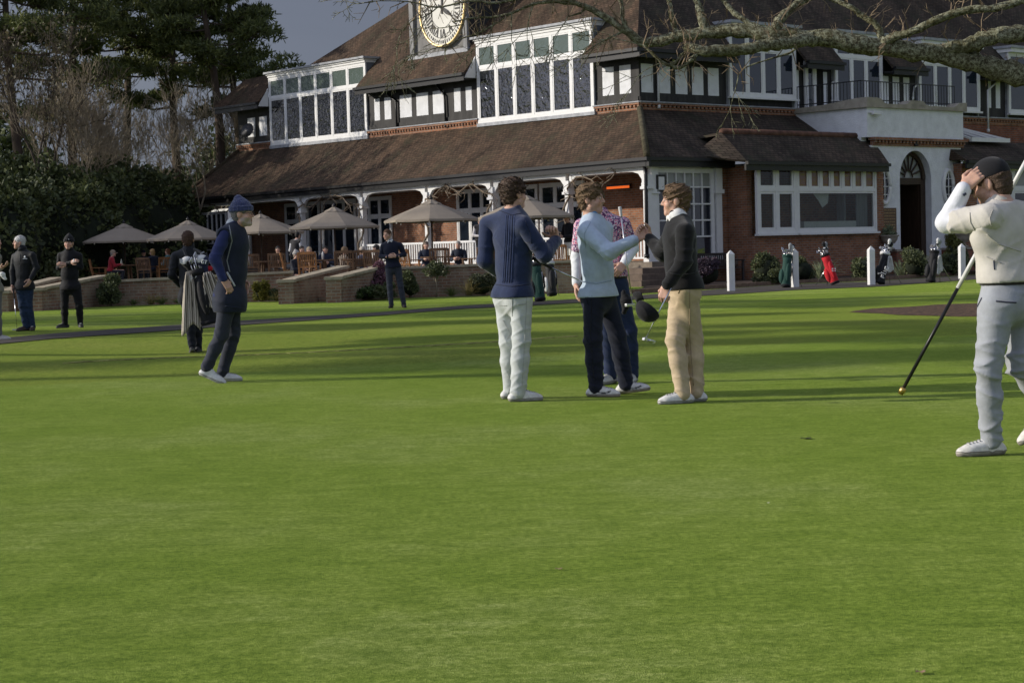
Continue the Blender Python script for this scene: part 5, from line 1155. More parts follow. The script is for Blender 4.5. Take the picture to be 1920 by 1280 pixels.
for (u0_, u1_), zz, nc in zip(bays2, (6.62, 6.5, 6.5, 6.5), (4, 3, 4, 3)):
    w_ = window('y', Y2-.12, u0_, u1_, [zz, 8.38, 9.1], nc, glass='glass2', fw=.12, mw=.11, sash=.055, dep_=.08)
    mb = MB(); PB(mb, 'y', Y2-.12, u0_-.05, u1_+.05, -.8, .25, 9.1, 9.27); bb(mb, 'cornice', M['white'], w_)
    mb = MB(); PB(mb, 'y', Y2-.12, u0_-.12, u1_+.12, -.9, .32, 9.272, 9.38); bb(mb, 'flat_roof', M['lead'], w_)
    for u in (u0_, u1_-.06): mb = MB(); mb.box(u, u+.06, Y2-.12, Y2+.9, 6.3, 9.1); bb(mb, 'bay_cheek', M['lead'], w_)
upw(1505, 1526, [5.5, 8.1], [1], sill=False)
mb = MB(); mb.box(UY(1526, 150, Y2), UY(1542, 150, Y2), Y2-.03, Y2, 5.5, 8.2); bb(mb, 'doorway', M['dark'])
# lean-to rooflight and the second bay at the right edge
a, b_ = UY(1803, 240, .3), UY(1872, 250, .3)
mb = MB()
for k in range(4):
    t = k/3; mb.bar((a+(b_-a)*t, -.1, 5.12), (a+.0+(b_-a)*t*.25, 2.2, 5.95), .09, .08)
mb.bar((a, -.12, 5.08), (b_+.1, -.12, 5.08), .12, .16); rlw = bb(mb, 'rooflight', M['white'])
mb = MB(); mb.quad((a, -.1, 5.1), (b_, -.1, 5.1), (a+(b_-a)*.25, 2.2, 5.93), (a, 2.2, 5.93)); bb(mb, 'pane', M['glass2'], rlw)
ra, rb = UY(1812, 303, -1.2), 26
roof([(ra, -1.2, 4.2), (rb, -1.2, 4.2), (rb, .3, 5.05), (ra+.2, .3, 5.05)], M['tile_f2']); roof([(ra, -1.2, 4.2), (ra+.2, .3, 5.05), (ra, .6, 4.3)], M['tile_f1']); gutter('y', -1.2, ra, rb, 4.2)
wa2 = UY(1832, 400, -.8)
mb = MB(); mb.box(wa2-.9, 26, -.798, -.5, 0, 1.5); mb.box(wa2-.9, wa2, -.798, -.5, 1.5, 4.1); mb.box(wa2-.9, wa2-.6, -.5, 3, 0, 4.1); bb(mb, 'wall', M['brick'])
window('y', -.8, wa2, wa2+4.4, [1.57, 3.1, 4.05], [4, 4], glass='glass2', topglass='glassw', fw=.13, mw=.13, sash=.08)
mb = MB(); mb.box(16.4, 30, Y2-.02, Y2, 5.0, 6.0); bb(mb, 'wall', M['brick_dark'])
# chimney, downpipes, satellite dish, cameras
d = main_pt(1700, 60); yc = 6.2; cx0, cx1 = UY(1768, 40, yc), UY(1830, 40, yc)
mb = MB(); mb.box(cx0, cx1, yc, yc+1.2, 9.5, 15); bb(mb, 'chimney', brick_mat('orange chimney brick', (.42, .15, .06), (.33, .11, .05), (.25, .17, .12)))
def pipe(pl, at, pts, m, r=.045, off=.09):
    P = [(onx(*p, at-off) if pl == 'x' else ony(*p, at-off)) for p in pts]
    mb = MB(); mb.tube(P, r, 8); mb.lathe([(r*1.5, -.06), (r*1.5, .06)], P[-1], 8); return mb.build('downpipe', m, CH, True)
pipe('x', X1, [(714, 163), (716, 170), (742, 190), (743, 206), (744, 242)], M['blackmetal']); pipe('x', X1, [(813, 149), (816, 156), (833, 179), (834, 195), (836, 236)], M['blackmetal'])
pipe('y', Y2, [(1263, 102), (1262, 116), (1234, 136), (1235, 200)], M['pipe_white']); pipe('y', YF_, [(1410, 308), (1404, 311), (1385, 326), (1388, 400), (1393, 500)], M['pipe_white'], .055)
pipe('y', Y2, [(1592, 122), (1589, 133), (1560, 156), (1561, 190)], M['pipe_white']); pipe('y', Y2, [(1746, 135), (1742, 144), (1714, 164), (1712, 185)], M['pipe_white']); pipe('y', Y2-.1, [(1873, 150), (1852, 170), (1853, 245)], M['pipe_white'])
pipe('x', 0.2, [(1208, 310), (1211, 330), (1212, 400), (1213, 480)], M['blackmetal'], .06)
dc = onx(466, 246, X1-.35)
mb = MB(); mb.lathe([(.02, 0), (.2, .03), (.34, .1), (.36, .11)], (0, 0, 0), 20); o = mb.build('satellite_dish', mat('grey dish', (.12, .12, .13), .5, .1, 5), CH, True); o.location = dc; o.rotation_euler = (0, math.radians(-70), math.radians(25))
for px, py in ((1636, 213),):
    p = ony(px, py, YP-.12); mb = MB(); mb.bar(p+V3(-.1, .1, .05), p+V3(.05, 0, .03), .06, .06); mb.bar(p+V3(.0, 0, .02), p+V3(.45, -.02, 0), .12, .12); mb.build('security_camera', M['white'], CH, bevel=.02)
p = ony(1716, 270, YP-.05); mb = MB(); mb.box(p[0]-.1, p[0]+.1, p[1]-.08, p[1]+.05, p[2]-.08, p[2]+.08); mb.build('porch_light', M['blackmetal'], CH, bevel=.02)
# boarded notice by the door, with ruled gilt lines of lettering
p0, p1 = ony(1653, 390, YP-.06), ony(1681, 441, YP-.06)
mb = MB(); mb.box(p0[0], p1[0], YP-.07, YP-.003, p1[2], p0[2]); nb_ = bb(mb, 'notice_board', mat('varnished board', (.10, .055, .035), .4, .25, 8))
mb = MB(); wd = p1[0]-p0[0]; r_ = random.Random(3)
for i in range(9):
    z_ = p0[2]-.08-(p0[2]-p1[2]-.14)*i/8; x_ = p0[0]+.06
    while x_ < p1[0]-.12:
        l_ = r_.uniform(.03, .11); mb.box(x_, min(x_+l_, p1[0]-.05), YP-.074, YP-.071, z_-.018, z_+.018); x_ += l_+.03
bb(mb, 'notice_lettering', mat('gilt lettering', (.3, .2, .1), .5, .2, 20), nb_)
# ------------------------------------------------------------------ terrace: retaining wall, paving, parasols, teak furniture and the people sitting there
PZ = .38
M['oldbrick'] = brick_mat('weathered old brick', (.24, .13, .085), (.17, .095, .065), (.26, .22, .17), weather=((.30, .25, .18), .8))
M['pave'] = mat('terrace paving', (.20, .18, .15), .9, .25, 2, .4, 20)
M['cream_stone'] = mat('cream stone coping', (.34, .29, .21), .85, .25, 5, .4, 25, dirt=((.14, .12, .08), 3, .52, .6))
M['teak'] = mat('oiled teak', (.26, .12, .042), .55, .4, 12, .3, 40, stretch=(1, 1, .3))
M['teak_old'] = mat('weathered teak', (.15, .085, .045), .7, .4, 12, .3, 40, stretch=(1, 1, .3))
M['canvas'] = mat('taupe parasol canvas', (.255, .215, .168), .85, .08, 2, .15, 60)
YW = 46.3
def wx(px): return dep(px, 500, YW)[0]
def wall_seg(parent, x0, x1, z0, z1, zc, y=YW, th=.24, m=None):
    mb = MB(); mb.box(x0, x1, y, y+th, 0, 1); mb.v = [(x, yy, (z0 if x == x0 else z1)*0 + (0 if zz == 0 else (z0 if x == x0 else z1))) for x, yy, zz in mb.v]; mb.build('brickwork', M['oldbrick'], parent)
    mb = MB(); mb.box(x0, x1, y-.05, y+th+.05, 0, 1); mb.v = [(x, yy, (z0 if x == x0 else z1)+(.002 if zz == 0 else .07)) for x, yy, zz in mb.v]; mb.build('coping', M['cream_stone'], parent)
tw = empty('terrace_wall', (0, 0, 0), 0, 'long weathered brick retaining wall with stone coping along the terrace left of the steps', 'wall')
zt = lambda px, py: dep(px, py, YW)[2]-.07
wall_seg(tw, wx(-60), wx(20), .55, .55, 0); wall_seg(tw, wx(152), wx(548), zt(152, 528), zt(548, 507.5), 0)
tw2 = empty('terrace_wall', (0, 0, 0), 0, 'weathered brick retaining wall with stone coping right of the terrace steps behind the golfers', 'wall')
wall_seg(tw2, wx(718), wx(1082), zt(718, 502), zt(1082, 487), 0)
def ramp_wall(px, zpx, label, x0_, back, zhi, zlo, lean):
    e = empty('step_wall', (0, 0, 0), 0, label, 'wall'); x = x0_
    # pier at the foot, then a wall climbing back and sideways to the terrace
    f0 = V3(x, YW-2.6, 0); f1 = V3(x+lean, YW+.1, 0); n = nrm(f1-f0); s = V3(n[1], -n[0], 0)*.14
    mb = MB(); V = [f0-s, f0+s, f1+s, f1-s]; V += [V[0]+V3(0, 0, zlo), V[1]+V3(0, 0, zlo), V[2]+V3(0, 0, zhi), V[3]+V3(0, 0, zhi)]
    mb.add(V, [(3, 2, 1, 0), (4, 5, 6, 7), (0, 1, 5, 4), (1, 2, 6, 5), (2, 3, 7, 6), (3, 0, 4, 7)]); mb.build('brickwork', M['oldbrick'], e)
    mb = MB(); s2 = s*1.4; V = [f0-s2-n*.05, f0+s2-n*.05, f1+s2, f1-s2]; V = [v+V3(0, 0, (zlo if i < 2 else zhi)+.002) for i, v in enumerate(V)]; V += [v+V3(0, 0, .07) for v in V]
    mb.add(V, [(3, 2, 1, 0), (4, 5, 6, 7), (0, 1, 5, 4), (1, 2, 6, 5), (2, 3, 7, 6), (3, 0, 4, 7)]); mb.build('coping', M['cream_stone'], e)
    p = f0-n*.18; mb = MB(); mb.box(p[0]-.2, p[0]+.2, p[1]-.2, p[1]+.2, 0, zlo-.02); mb.build('pier', M['oldbrick'], e)
    mb = MB(); mb.box(p[0]-.24, p[0]+.24, p[1]-.24, p[1]+.24, zlo-.018, zlo+.06); mb.build('pier_cap', M['cream_stone'], e)
    return e
s1x = dep(545, 560, YW-2.6)[0]; s2x = dep(634, 560, YW-2.6)[0]
ramp_wall(0, 0, 'sloping brick wall on the left of the terrace steps', s1x, 0, .88, .58, 1.15); ramp_wall(0, 0, 'sloping brick wall on the right of the terrace steps nearest the v-neck man', s2x, 0, .92, .62, 1.25)
st = empty('terrace_steps', (0, 0, 0), 0, 'brick steps climbing between two sloping walls to the terrace', 'steps')
for k in range(3):
    y0 = YW-1.6+k*.5; t0 = (y0-(YW-2.6))/2.7; xa = s1x+1.15*t0+.2; xb2 = s2x+1.25*t0-.2
    mb = MB(); mb.box(xa, xb2, y0, y0+.5+(.5 if k == 2 else 0), .0, .13*(k+1)); mb.build('step', M['oldbrick'], st)
s3x, s4x = dep(12, 560, YW-2.6)[0], dep(76, 560, YW-2.6)[0]
ramp_wall(0, 0, 'sloping brick step wall behind the white haired man', s3x, 0, .78, .5, .6); ramp_wall(0, 0, 'sloping brick step wall between the two men in black', s4x, 0, .80, .55, 1.0)
# paving between wall and clubhouse
c = wor(0.1, 33.4)
P_ = [(wx(-60), YW+.2), (wx(1082)-.05, YW+.2), tuple(wor(-2.2, .8)[:2]), tuple(wor(.1, .2)[:2]), tuple(wor(.1, 34)[:2]), (-30, 84), (-30, 60)]
mb = MB(); mb.prism([(x, y, 0.0) for x, y in P_], (0, 0, PZ)); tag(mb.build('terrace_paving', M['pave']), kind='structure')
# entrance steps up to the verandah corner
es = empty('verandah_steps', wor(-.2, 0), ANG, 'stone and timber steps up to the corner of the verandah beside the bench', 'steps')
for k in range(3):
    mb = MB(); mb.box(-2.0+k*.35, 1.2, -2.0+k*.35, -.05, .0 if k == 0 else .19*k+.002, .19*(k+1)); mb.build('step', mat('stone step', (.12, .09, .07), .85, .3, 4), es)
# --- parasols
def parasol(px, py_apex, Y, R_, label, rot):
    a = dep(px, py_apex, Y); e = empty('parasol', (a[0], a[1], PZ), rot, label, 'parasol', 'taupe parasols on the terrace'); H_ = a[2]-PZ
    mb = MB(); mb.tube([(0, 0, .05), (0, 0, H_-.12)], .03, 8); mb.build('pole', mat('dark wood pole', (.05, .03, .02), .6, .3, 10), e, True)
    mb = MB(); mb.lathe([(.3, 0), (.3, .05), (.06, .09), (.05, .3)], (0, 0, 0), 16); mb.build('base', M['blackmetal'], e)
    nseg = 8; V = []; Fc = []; dr = .62
    rings = [(.16, -.10), (.5, -.28), (.8, -.44), (1.0, -.56)]
    for r, dz in rings:
        for i in range(nseg*4):
            ph = 2*PI*i/(nseg*4); t = (i % 4)/4; sag = 1-.055*math.sin(PI*t)*(r); zz = -.012*math.sin(PI*t)*r
            V.append((R_*r*sag*math.cos(ph), R_*r*sag*math.sin(ph), H_+dz*dr/.56*(R_/1.5)+zz))
    n4 = nseg*4
    for k in range(3): Fc += [(k*n4+i, k*n4+(i+1) % n4, (k+1)*n4+(i+1) % n4, (k+1)*n4+i) for i in range(n4)]
    for i in range(n4):   # short valance
        V.append((V[3*n4+i][0]*1.003, V[3*n4+i][1]*1.003, V[3*n4+i][2]-.07))
    Fc += [(3*n4+i, 3*n4+(i+1) % n4, 4*n4+(i+1) % n4, 4*n4+i) for i in range(n4)]
    can = mesh_obj('canopy', V, Fc, M['canvas'], e, False)
    mb = MB(); V = [(0, 0, H_+.04)]; m_ = 16
    for i in range(m_): V.append((.36*math.cos(2*PI*i/m_), .36*math.sin(2*PI*i/m_), H_-.13-.03*(i % 2)))
    mb.add(V, [(0, 1+i, 1+(i+1) % m_) for i in range(m_)]); mb.build('vent_cap', M['canvas'], can)
    mb = MB(); mb.lathe([(.05, 0), (.06, .04), (.03, .09), (.012, .14)], (0, 0, H_+.02), 8); mb.build('finial', M['blackmetal'], e, True)
    for i in range(nseg):
        ph = 2*PI*i/nseg; d_ = V3(math.cos(ph), math.sin(ph), 0); mb = MB(); mb.bar(d_*.08+V3(0, 0, H_-.14), d_*R_*.985+V3(0, 0, H_-dr*R_/1.5-.02), .022, .03); mb.build('rib', M['teak_old'], e)
    mb = MB()
    for i in range(nseg): ph = 2*PI*i/nseg; mb.lathe([(.012, -.03), (.03, -.0), (.012, .03)], (R_*.97*math.cos(ph), R_*.97*math.sin(ph), H_-dr*R_/1.5-.10), 6)
    mb.build('fairy_lights', mat('fairy light bulb', (.6, .57, .5), .3, .1, 5), e)
    return e
PAR = [(232, 420, 66, 1.62, 'far left taupe parasol standing against the dark hedge', .2), (352, 414, 62, 1.6, 'taupe parasol above the caddie walking away', .5), (488, 402, 61, 1.58, 'taupe parasol half hidden behind the bearded man in the beanie', .1),
       (626, 389, 57, 1.6, 'taupe parasol over the crowded table left of the v-neck man', .35), (808, 375, 55, 1.58, 'taupe parasol over the two seated men right of the v-neck man', .0), (986, 367, 51, 1.55, 'taupe parasol directly behind the navy sweater man', .3)]
for q in PAR: parasol(*q)
# --- teak tables and slatted chairs
def make_chair(mt):
    e = empty('garden_chair', (0, 0, 0)); w_ = .27
    mb = MB()
    for i in range(6): mb.box(-w_, w_, -.24+i*.085, -.24+i*.085+.06, .42, .445)
    mb.build('seat', mt, e)
    mb = MB(); mb.bar((-w_, .26, .46), (-w_, .36, .98), .05, .05); mb.bar((w_, .26, .46), (w_, .36, .98), .05, .05); mb.bar((-w_+.025, .36, .96), (w_-.025, .36, .96), .035, .08); mb.bar((-w_+.025, .28, .54), (w_-.025, .28, .54), .03, .06)
    for i in range(8): x = -w_+.07+i*(2*w_-.14)/7; mb.bar((x, .283, .57), (x, .357, .925), .034, .016, up=(0, 1, .2))
    mb.build('backrest', mt, e)
    for x in (-w_, w_):
        mb = MB(); mb.box(x-.025, x+.025, -.26, -.21, 0, .64); mb.build('leg', mt, e)
        mb = MB(); mb.box(x-.025, x+.025, .22, .27, 0, .46); mb.build('leg', mt, e)
        mb = MB(); mb.box(x-.035, x+.035, -.28, .29, .641, .67); mb.build('armrest', mt, e)
    return e
def make_table():
    e = empty('garden_table', (0, 0, 0)); mb = MB(); mb.lathe([(.55, .70), (.56, .735), (.55, .745)], (0, 0, 0), 24); mb.build('tabletop', M['teak_old'], e)
    for i in range(4): a = PI/4+PI/2*i; mb = MB(); mb.bar((.3*math.cos(a), .3*math.sin(a), .69), (.36*math.cos(a), .36*math.sin(a), 0), .06, .06); mb.build('leg', M['teak_old'], e)
    return e
TABLES = [(232, 64.5, 'dark round teak table under the far left parasol'), (372, 60.5, 'round teak table mostly hidden behind the caddie'), (505, 57.5, 'round teak table in front of the man in sunglasses'), (596, 53.6, 'round teak table with tall flasks beside the dark haired man'), (672, 51.5, 'round teak table at the top of the terrace steps'), (822, 51.6, 'round teak table between the two men in dark fleeces'), (1010, 49.6, 'round teak table hidden behind the navy sweater man')]
proto_t = None
for px, Y, lb in TABLES:
    t = make_table() if proto_t is None else copy_tree(proto_t); proto_t = proto_t or t
    p = dep(px, 500, Y); t.location = (p[0], p[1], PZ); tag(t, lb, 'table', 'round teak tables on the terrace')
CH_ = [(186, 64.0, 100, 1, 'honey teak chair alone nearest the left end of the terrace'), (168, 66, 60, 0, 'dark teak chair turned side-on at the left end of the terrace'), (276, 62.6, 165, 0, 'teak chair of the blonde woman under the far left parasol'), (310, 62.6, 200, 1, 'teak chair of the person in teal'), (470, 56.5, 190, 0, 'brown teak chair behind the bearded man'),
       (520, 55.2, 185, 0, 'low brown chair just left of the grey beanie woman'), (548, 53.0, 100, 1, 'chair under the woman in the grey knitted hat'), (581, 50.6, 172, 1, 'honey teak chair with its slatted back to the wall left of the steps'), (648, 49.6, 178, 0, 'brown slatted chair with back to the steps at their left'), (674, 49.8, 200, 0, 'brown slatted chair at the head of the steps'), (706, 49.6, 165, 0, 'brown chair by the v-neck man left shoulder'),
       (764, 50.2, 150, 1, 'bright honey teak chair just right of the v-neck man'), (825, 49.6, 180, 0, 'wide brown slatted chair between the two seated men'), (888, 50.2, 250, 0, 'brown chair side-on right of the man in the dark fleece'), (905, 51.0, 200, 0, 'brown chair partly behind the navy sweater man shoulder'), (1048, 48.8, 170, 1, 'honey teak chair seen under the raised fist of the navy man')]
pr = {}
for px, Y, rot, k, lb in CH_:
    if k not in pr: pr[k] = t = make_chair(M['teak'] if k else M['teak_old'])
    else: t = copy_tree(pr[k])
    p = dep(px, 500, Y); t.location = (p[0], p[1], PZ); t.rotation_euler = (0, 0, math.radians(rot)); tag(t, lb, 'chair', 'teak chairs on the terrace')
# flasks, bottles and glasses on the tables
for px, Y, k, lb in ((592, 53.2, 0, 'tall pale flask on the table before the dark haired man'), (606, 53.5, 0, 'second pale flask right of the tall one'), (228, 64.2, 1, 'clear bottle on the far left table'), (258, 64.4, 1, 'glass near the blonde woman'), (808, 51.2, 1, 'small glass before the left seated man')):
    p = dep(px, 500, Y); mb = MB(); mb.lathe([(.035, 0), (.036, .18), (.03, .21), (.02, .23), (.02, .26)] if k == 0 else [(.03, 0), (.032, .12), (.014, .17), (.014, .22)], (0, 0, 0), 10)
    o = mb.build('flask' if k == 0 else 'bottle', mat('pale enamel', (.45, .46, .47), .3, .1, 5) if k == 0 else mat('clear bottle', (.3, .33, .32), .1, .1, 5), None, True); o.location = (p[0], p[1], PZ+.746); tag(o, lb, 'flask' if k == 0 else 'bottle')
# --- people: seated and standing templates turned to face az
def seated(px, py, Y, az, label, top, hair=(.06, .04, .025), hat=None, hatm=None, z0=PZ, arms=0, seed=1, skin=SKIN, style='short', trs=None, scale=1.0, collar=None, vest=None):
    p = dep(px, py, Y); f = V3(math.cos(az), math.sin(az), 0); r = V3(f[1], -f[0], 0); u = V3(0, 0, 1); s = scale
    hz = p[2] if abs(p[2]-(z0+1.19)) < .28 else z0+1.19
    b = V3(p[0], p[1], 0)-f*.08; S = lambda x, y, z: b+r*x*s+f*y*s+u*(hz-1.19*s+z*s)
    J = dict(head=S(0, .08, 1.19), neck=S(0, .02, 1.03), shL=S(-.175, 0, .97), shR=S(.175, 0, .97), pel=S(0, -.05, .53), hipL=S(-.09, 0, .5), hipR=S(.09, 0, .5), knL=S(-.12, .42, .52), knR=S(.12, .42, .52), anL=S(-.12, .36, .09), anR=S(.12, .36, .09), toL=S(-.12, .52, .03), toR=S(.12, .52, .03), hatmat=(0, hatm), hairstyle=style)
    if arms == 0: J.update(elL=S(-.24, .1, .72), elR=S(.24, .1, .72), wrL=S(-.1, .32, .76), wrR=S(.1, .32, .76))
    else: J.update(elL=S(-.22, .2, .76), elR=S(.24, .1, .72), wrL=S(-.06, .2, 1.02), wrR=S(.1, .32, .76))
    return person(label, J, az, skin=skin, top=('jacket', top), trousers=trs or cloth((.03, .032, .04)), shoe=((.03, .03, .03), (.02, .02, .02)), hair=hair, hat=hat, vox=.02, seed=seed, shirt_collar=collar, base=S(0, 0, 0)*V3(1, 1, 0)+V3(0, 0, z0), vest=vest)[0]
def standing(px, py, Y, az, label, top, z0, hair=(.04, .028, .02), arms='front', seed=1, h=1.75, trs=None, collar=None, vest=None, style='short', hpitch=0, lean=0.0):
    p = dep(px, py, Y); f = V3(math.cos(az), math.sin(az), 0); r = V3(f[1], -f[0], 0); u = V3(0, 0, 1); s = h/1.75; b = V3(p[0], p[1], z0); S = lambda x, y, z: b+r*x*s+f*(y+lean*max(0, z-.95))*s+u*z*s
    J = dict(head=S(0, .05, 1.63), neck=S(0, 0, 1.46), shL=S(-.18, 0, 1.4), shR=S(.18, 0, 1.4), hipL=S(-.09, 0, .93), hipR=S(.09, 0, .93), knL=S(-.1, .02, .5), knR=S(.1, .02, .5), anL=S(-.11, 0, .085), anR=S(.11, 0, .085), toL=S(-.13, .16, .03), toR=S(.13, .16, .03), hairstyle=style)
    if arms == 'front': J.update(elL=S(-.25, .05, 1.1), elR=S(.25, .05, 1.1), wrL=S(-.06, .28, 1.08), wrR=S(.06, .28, 1.08))
    else: J.update(elL=S(-.25, -.02, 1.1), elR=S(.25, .05, 1.1), wrL=S(-.24, .06, .84), wrR=S(.1, .28, 1.2))
    return person(label, J, az, top=('shirt' if vest else 'jacket', top), trousers=trs or cloth((.012, .012, .014)), shoe=((.02, .02, .02), (.02, .02, .02)), hair=hair, vox=.018, seed=seed, shirt_collar=collar, vest=vest, hpitch=hpitch, base=V3(p[0], p[1], z0))[0]
navy = cloth((.02, .026, .045)); black = cloth((.012, .012, .014)); Rd = math.radians
seated(213, 497, 63.2, Rd(20), 'seated man in red and navy jacket and tan cap at the far left table', cloth((.30, .02, .03)), (.3, .28, .25), 'cap', cloth((.28, .22, .16)), seed=31)
seated(270, 496, 66.3, Rd(-80), 'seated person in dark cap and navy jacket beside the blonde woman', navy, hat='cap', hatm=navy, seed=32)
seated(286, 495, 63.0, Rd(140), 'blonde woman in navy seated with her back turned at the far left table', navy, (.38, .24, .10), style='long', seed=33)
seated(315, 494, 63.0, Rd(150), 'seated person in a teal top with reddish hair', cloth((.10, .30, .36)), (.22, .10, .05), seed=34)
seated(521, 468, 58.8, Rd(-70), 'seated man in sunglasses and black jacket with his hand at his chin', black, (.02, .018, .016), arms=1, seed=35)
seated(556, 478, 52.6, Rd(-20), 'seated woman in grey knitted hat and dark coat', cloth((.02, .022, .03)), (.3, .25, .2), 'beanie', cloth((.30, .29, .28), .95), seed=36)
seated(566, 468, 55.2, Rd(-60), 'bearded seated man just behind the grey knitted hat', navy, (.04, .03, .02), seed=37)
seated(580, 470, 54.9, Rd(-75), 'blonde woman in black coat seated left of the flasks', black, (.42, .32, .2), style='long', seed=38, arms=1)
seated(610, 468, 55.0, Rd(-85), 'dark haired young man in navy seated behind two flasks', navy, (.012, .011, .01), style='curly', seed=39)
seated(647, 470, 51.4, Rd(35), 'person in cream hood with tousled fair hair seated by the steps', cloth((.34, .28, .22)), (.2, .13, .07), style='curly', seed=40)
seated(679, 470, 51.8, Rd(130), 'seated man in pale cap and light blue jacket', cloth((.20, .26, .38)), (.2, .16, .12), 'cap', cloth((.38, .34, .29)), seed=41)
seated(705, 466, 51.3, Rd(160), 'dark haired person in navy seated right behind the v-neck man', navy, (.02, .015, .012), seed=42)
seated(799, 460, 53.4, Rd(-85), 'man in navy fleece seated alone left of the wide brown chair', navy, (.10, .07, .05), seed=43)
seated(859, 459, 52.8, Rd(-100), 'grey haired man in dark fleece seated right of the wide brown chair', cloth((.015, .02, .032)), (.3, .28, .26), style='grey', seed=44)
WV = ('waistcoat', cloth((.03, .028, .03)), .02)
standing(551, 440, 59.0, Rd(60), 'waiter in white shirt and dark waistcoat bending over a table with back turned', cloth((.55, .55, .57)), PZ, (.012, .01, .009), seed=45, h=1.74, vest=WV, lean=.25)
standing(900, 411, 57.0, Rd(-85), 'waitress in white shirt and dark waistcoat standing on the verandah', cloth((.5, .48, .48)), .75, (.05, .03, .02), seed=46, h=1.66, vest=WV)
standing(1066, 405, 50.4, Rd(-140), 'man in black jacket and pale trousers standing on the terrace behind the navy man', black, .5, (.03, .022, .018), seed=47, h=1.8, trs=cloth((.55, .54, .5)))
# bare climber twisting along the verandah posts and beam
vm = mat('bare grey vine', (.16, .125, .09), .9, .4, 10, .5, 40)
cl_ = empty('climber', wor(.0, 10), ANG, 'bare woody climber twisting along the white verandah beams and posts', 'climber')
r_ = random.Random(5)
for i in range(1, len(cy)-1):
    y_ = cy[i]-10
    mb = MB(); pts = [(XV-.22, y_+.05, PZ)]
    for k in range(1, 12): pts.append((XV-.16-.08*math.sin(k*1.7), y_+.14*math.sin(k*1.1+i), PZ+k*.27))
    for k in range(1, 9): pts.append((XV-.17+.05*math.sin(k*2.1), y_+(1 if i % 2 else -1)*k*.34, 3.42+.2*math.sin(k*.9+i)+.05*k*(1 if k < 5 else .6)))
    mb.tube(pts, list(np.linspace(.06, .02, len(pts))), 5)
    for _ in range(26):
        k = r_.randrange(6, len(pts)); p = V3(*pts[k]); q = p+V3(r_.uniform(-.15, .02), r_.uniform(-.5, .5), r_.uniform(-.3, .25)); q2 = q+V3(r_.uniform(-.1, .05), r_.uniform(-.4, .4), r_.uniform(-.25, .2)); mb.tube([p, q, q2], [.018, .012, .006], 4)
    mb.build('stem', vm, cl_, True)
# ------------------------------------------------------------------ trees, hedge and shrubs
NR = np.random.RandomState(11)
def leaf_cloud(C, R, n, size, rs, elong=1.6, shell=.55, flat=0.0):
    """n leaves (bent diamonds) for each ellipsoid clump; returns verts, faces"""
    C = np.asarray(C, float).reshape(-1, 3); R = np.asarray(R, float).reshape(-1, 3); k = len(C)
    idx = np.repeat(np.arange(k), n); m = len(idx)
    d = rs.normal(size=(m, 3)); d /= np.linalg.norm(d, axis=1)[:, None]; rad = shell+(1-shell)*rs.uniform(0, 1, m)**.7
    rad *= 1+.25*np.sin(d[:, 0]*7+idx)*np.sin(d[:, 2]*6+idx*1.7)
    p = C[idx]+d*R[idx]*rad[:, None]
    a = d*.5+rs.normal(size=(m, 3))*.7; a[:, 2] *= (1-flat); a /= np.linalg.norm(a, axis=1)[:, None]
    b = np.cross(a, rs.normal(size=(m, 3))); b /= np.linalg.norm(b, axis=1)[:, None]; c = np.cross(a, b)
    s = size*rs.uniform(.6, 1.3, m)[:, None]
    V = np.stack([p, p+a*s*elong*.5+b*s*.5+c*s*.08, p+a*s*elong, p+a*s*elong*.5-b*s*.5+c*s*.08], 1).reshape(-1, 3)
    return V, np.arange(m*4).reshape(-1, 4)
def needle_cloud(C, R, n, L, wd, rs, per=4):
    C = np.asarray(C, float).reshape(-1, 3); R = np.asarray(R, float).reshape(-1, 3); k = len(C)
    idx = np.repeat(np.arange(k), n); m = len(idx)
    d = rs.normal(size=(m, 3)); d /= np.linalg.norm(d, axis=1)[:, None]; p = C[idx]+d*R[idx]*(rs.uniform(.1, 1, m)**.5)[:, None]
    p = np.repeat(p, per, 0); m *= per
    a = rs.normal(size=(m, 3))*.8+np.repeat(d, per, 0)*.4+V3(0, 0, .55); a /= np.linalg.norm(a, axis=1)[:, None]
    b = np.cross(a, rs.normal(size=(m, 3))); b /= np.linalg.norm(b, axis=1)[:, None]; l = L*rs.uniform(.6, 1.2, m)[:, None]
    V = np.stack([p-b*wd*.5, p+b*wd*.5, p+a*l*.7+b*wd*.6, p+a*l, p+a*l*.7-b*wd*.6], 1).reshape(-1, 3)
    return V, np.arange(m*5).reshape(-1, 5)
M['pine_needles'] = foliage_mat('pine needles', (.092, .115, .042), .6, .25)
M['laurel'] = foliage_mat('dark evergreen leaf', (.056, .074, .028), .65, .18)
M['box_leaf'] = foliage_mat('clipped shrub leaf', (.085, .105, .05), .5, .2)
M['dry_leaf'] = foliage_mat('ivy and catkins', (.075, .07, .038), .6, .2)
M['grey_leaf'] = foliage_mat('grey green strap leaf', (.17, .21, .13), .4, .25)
M['pine_bark'] = mat('pine bark', (.075, .055, .042), .95, .5, 3, 1.0, 8, stretch=(1, 1, .3))
M['bare_bark'] = mat('bare twig bark', (.24, .20, .14), .9, .35, 6, .5, 20)
M['dark_bark'] = mat('dark bark', (.07, .055, .042), .95, .5, 5, .8, 12)
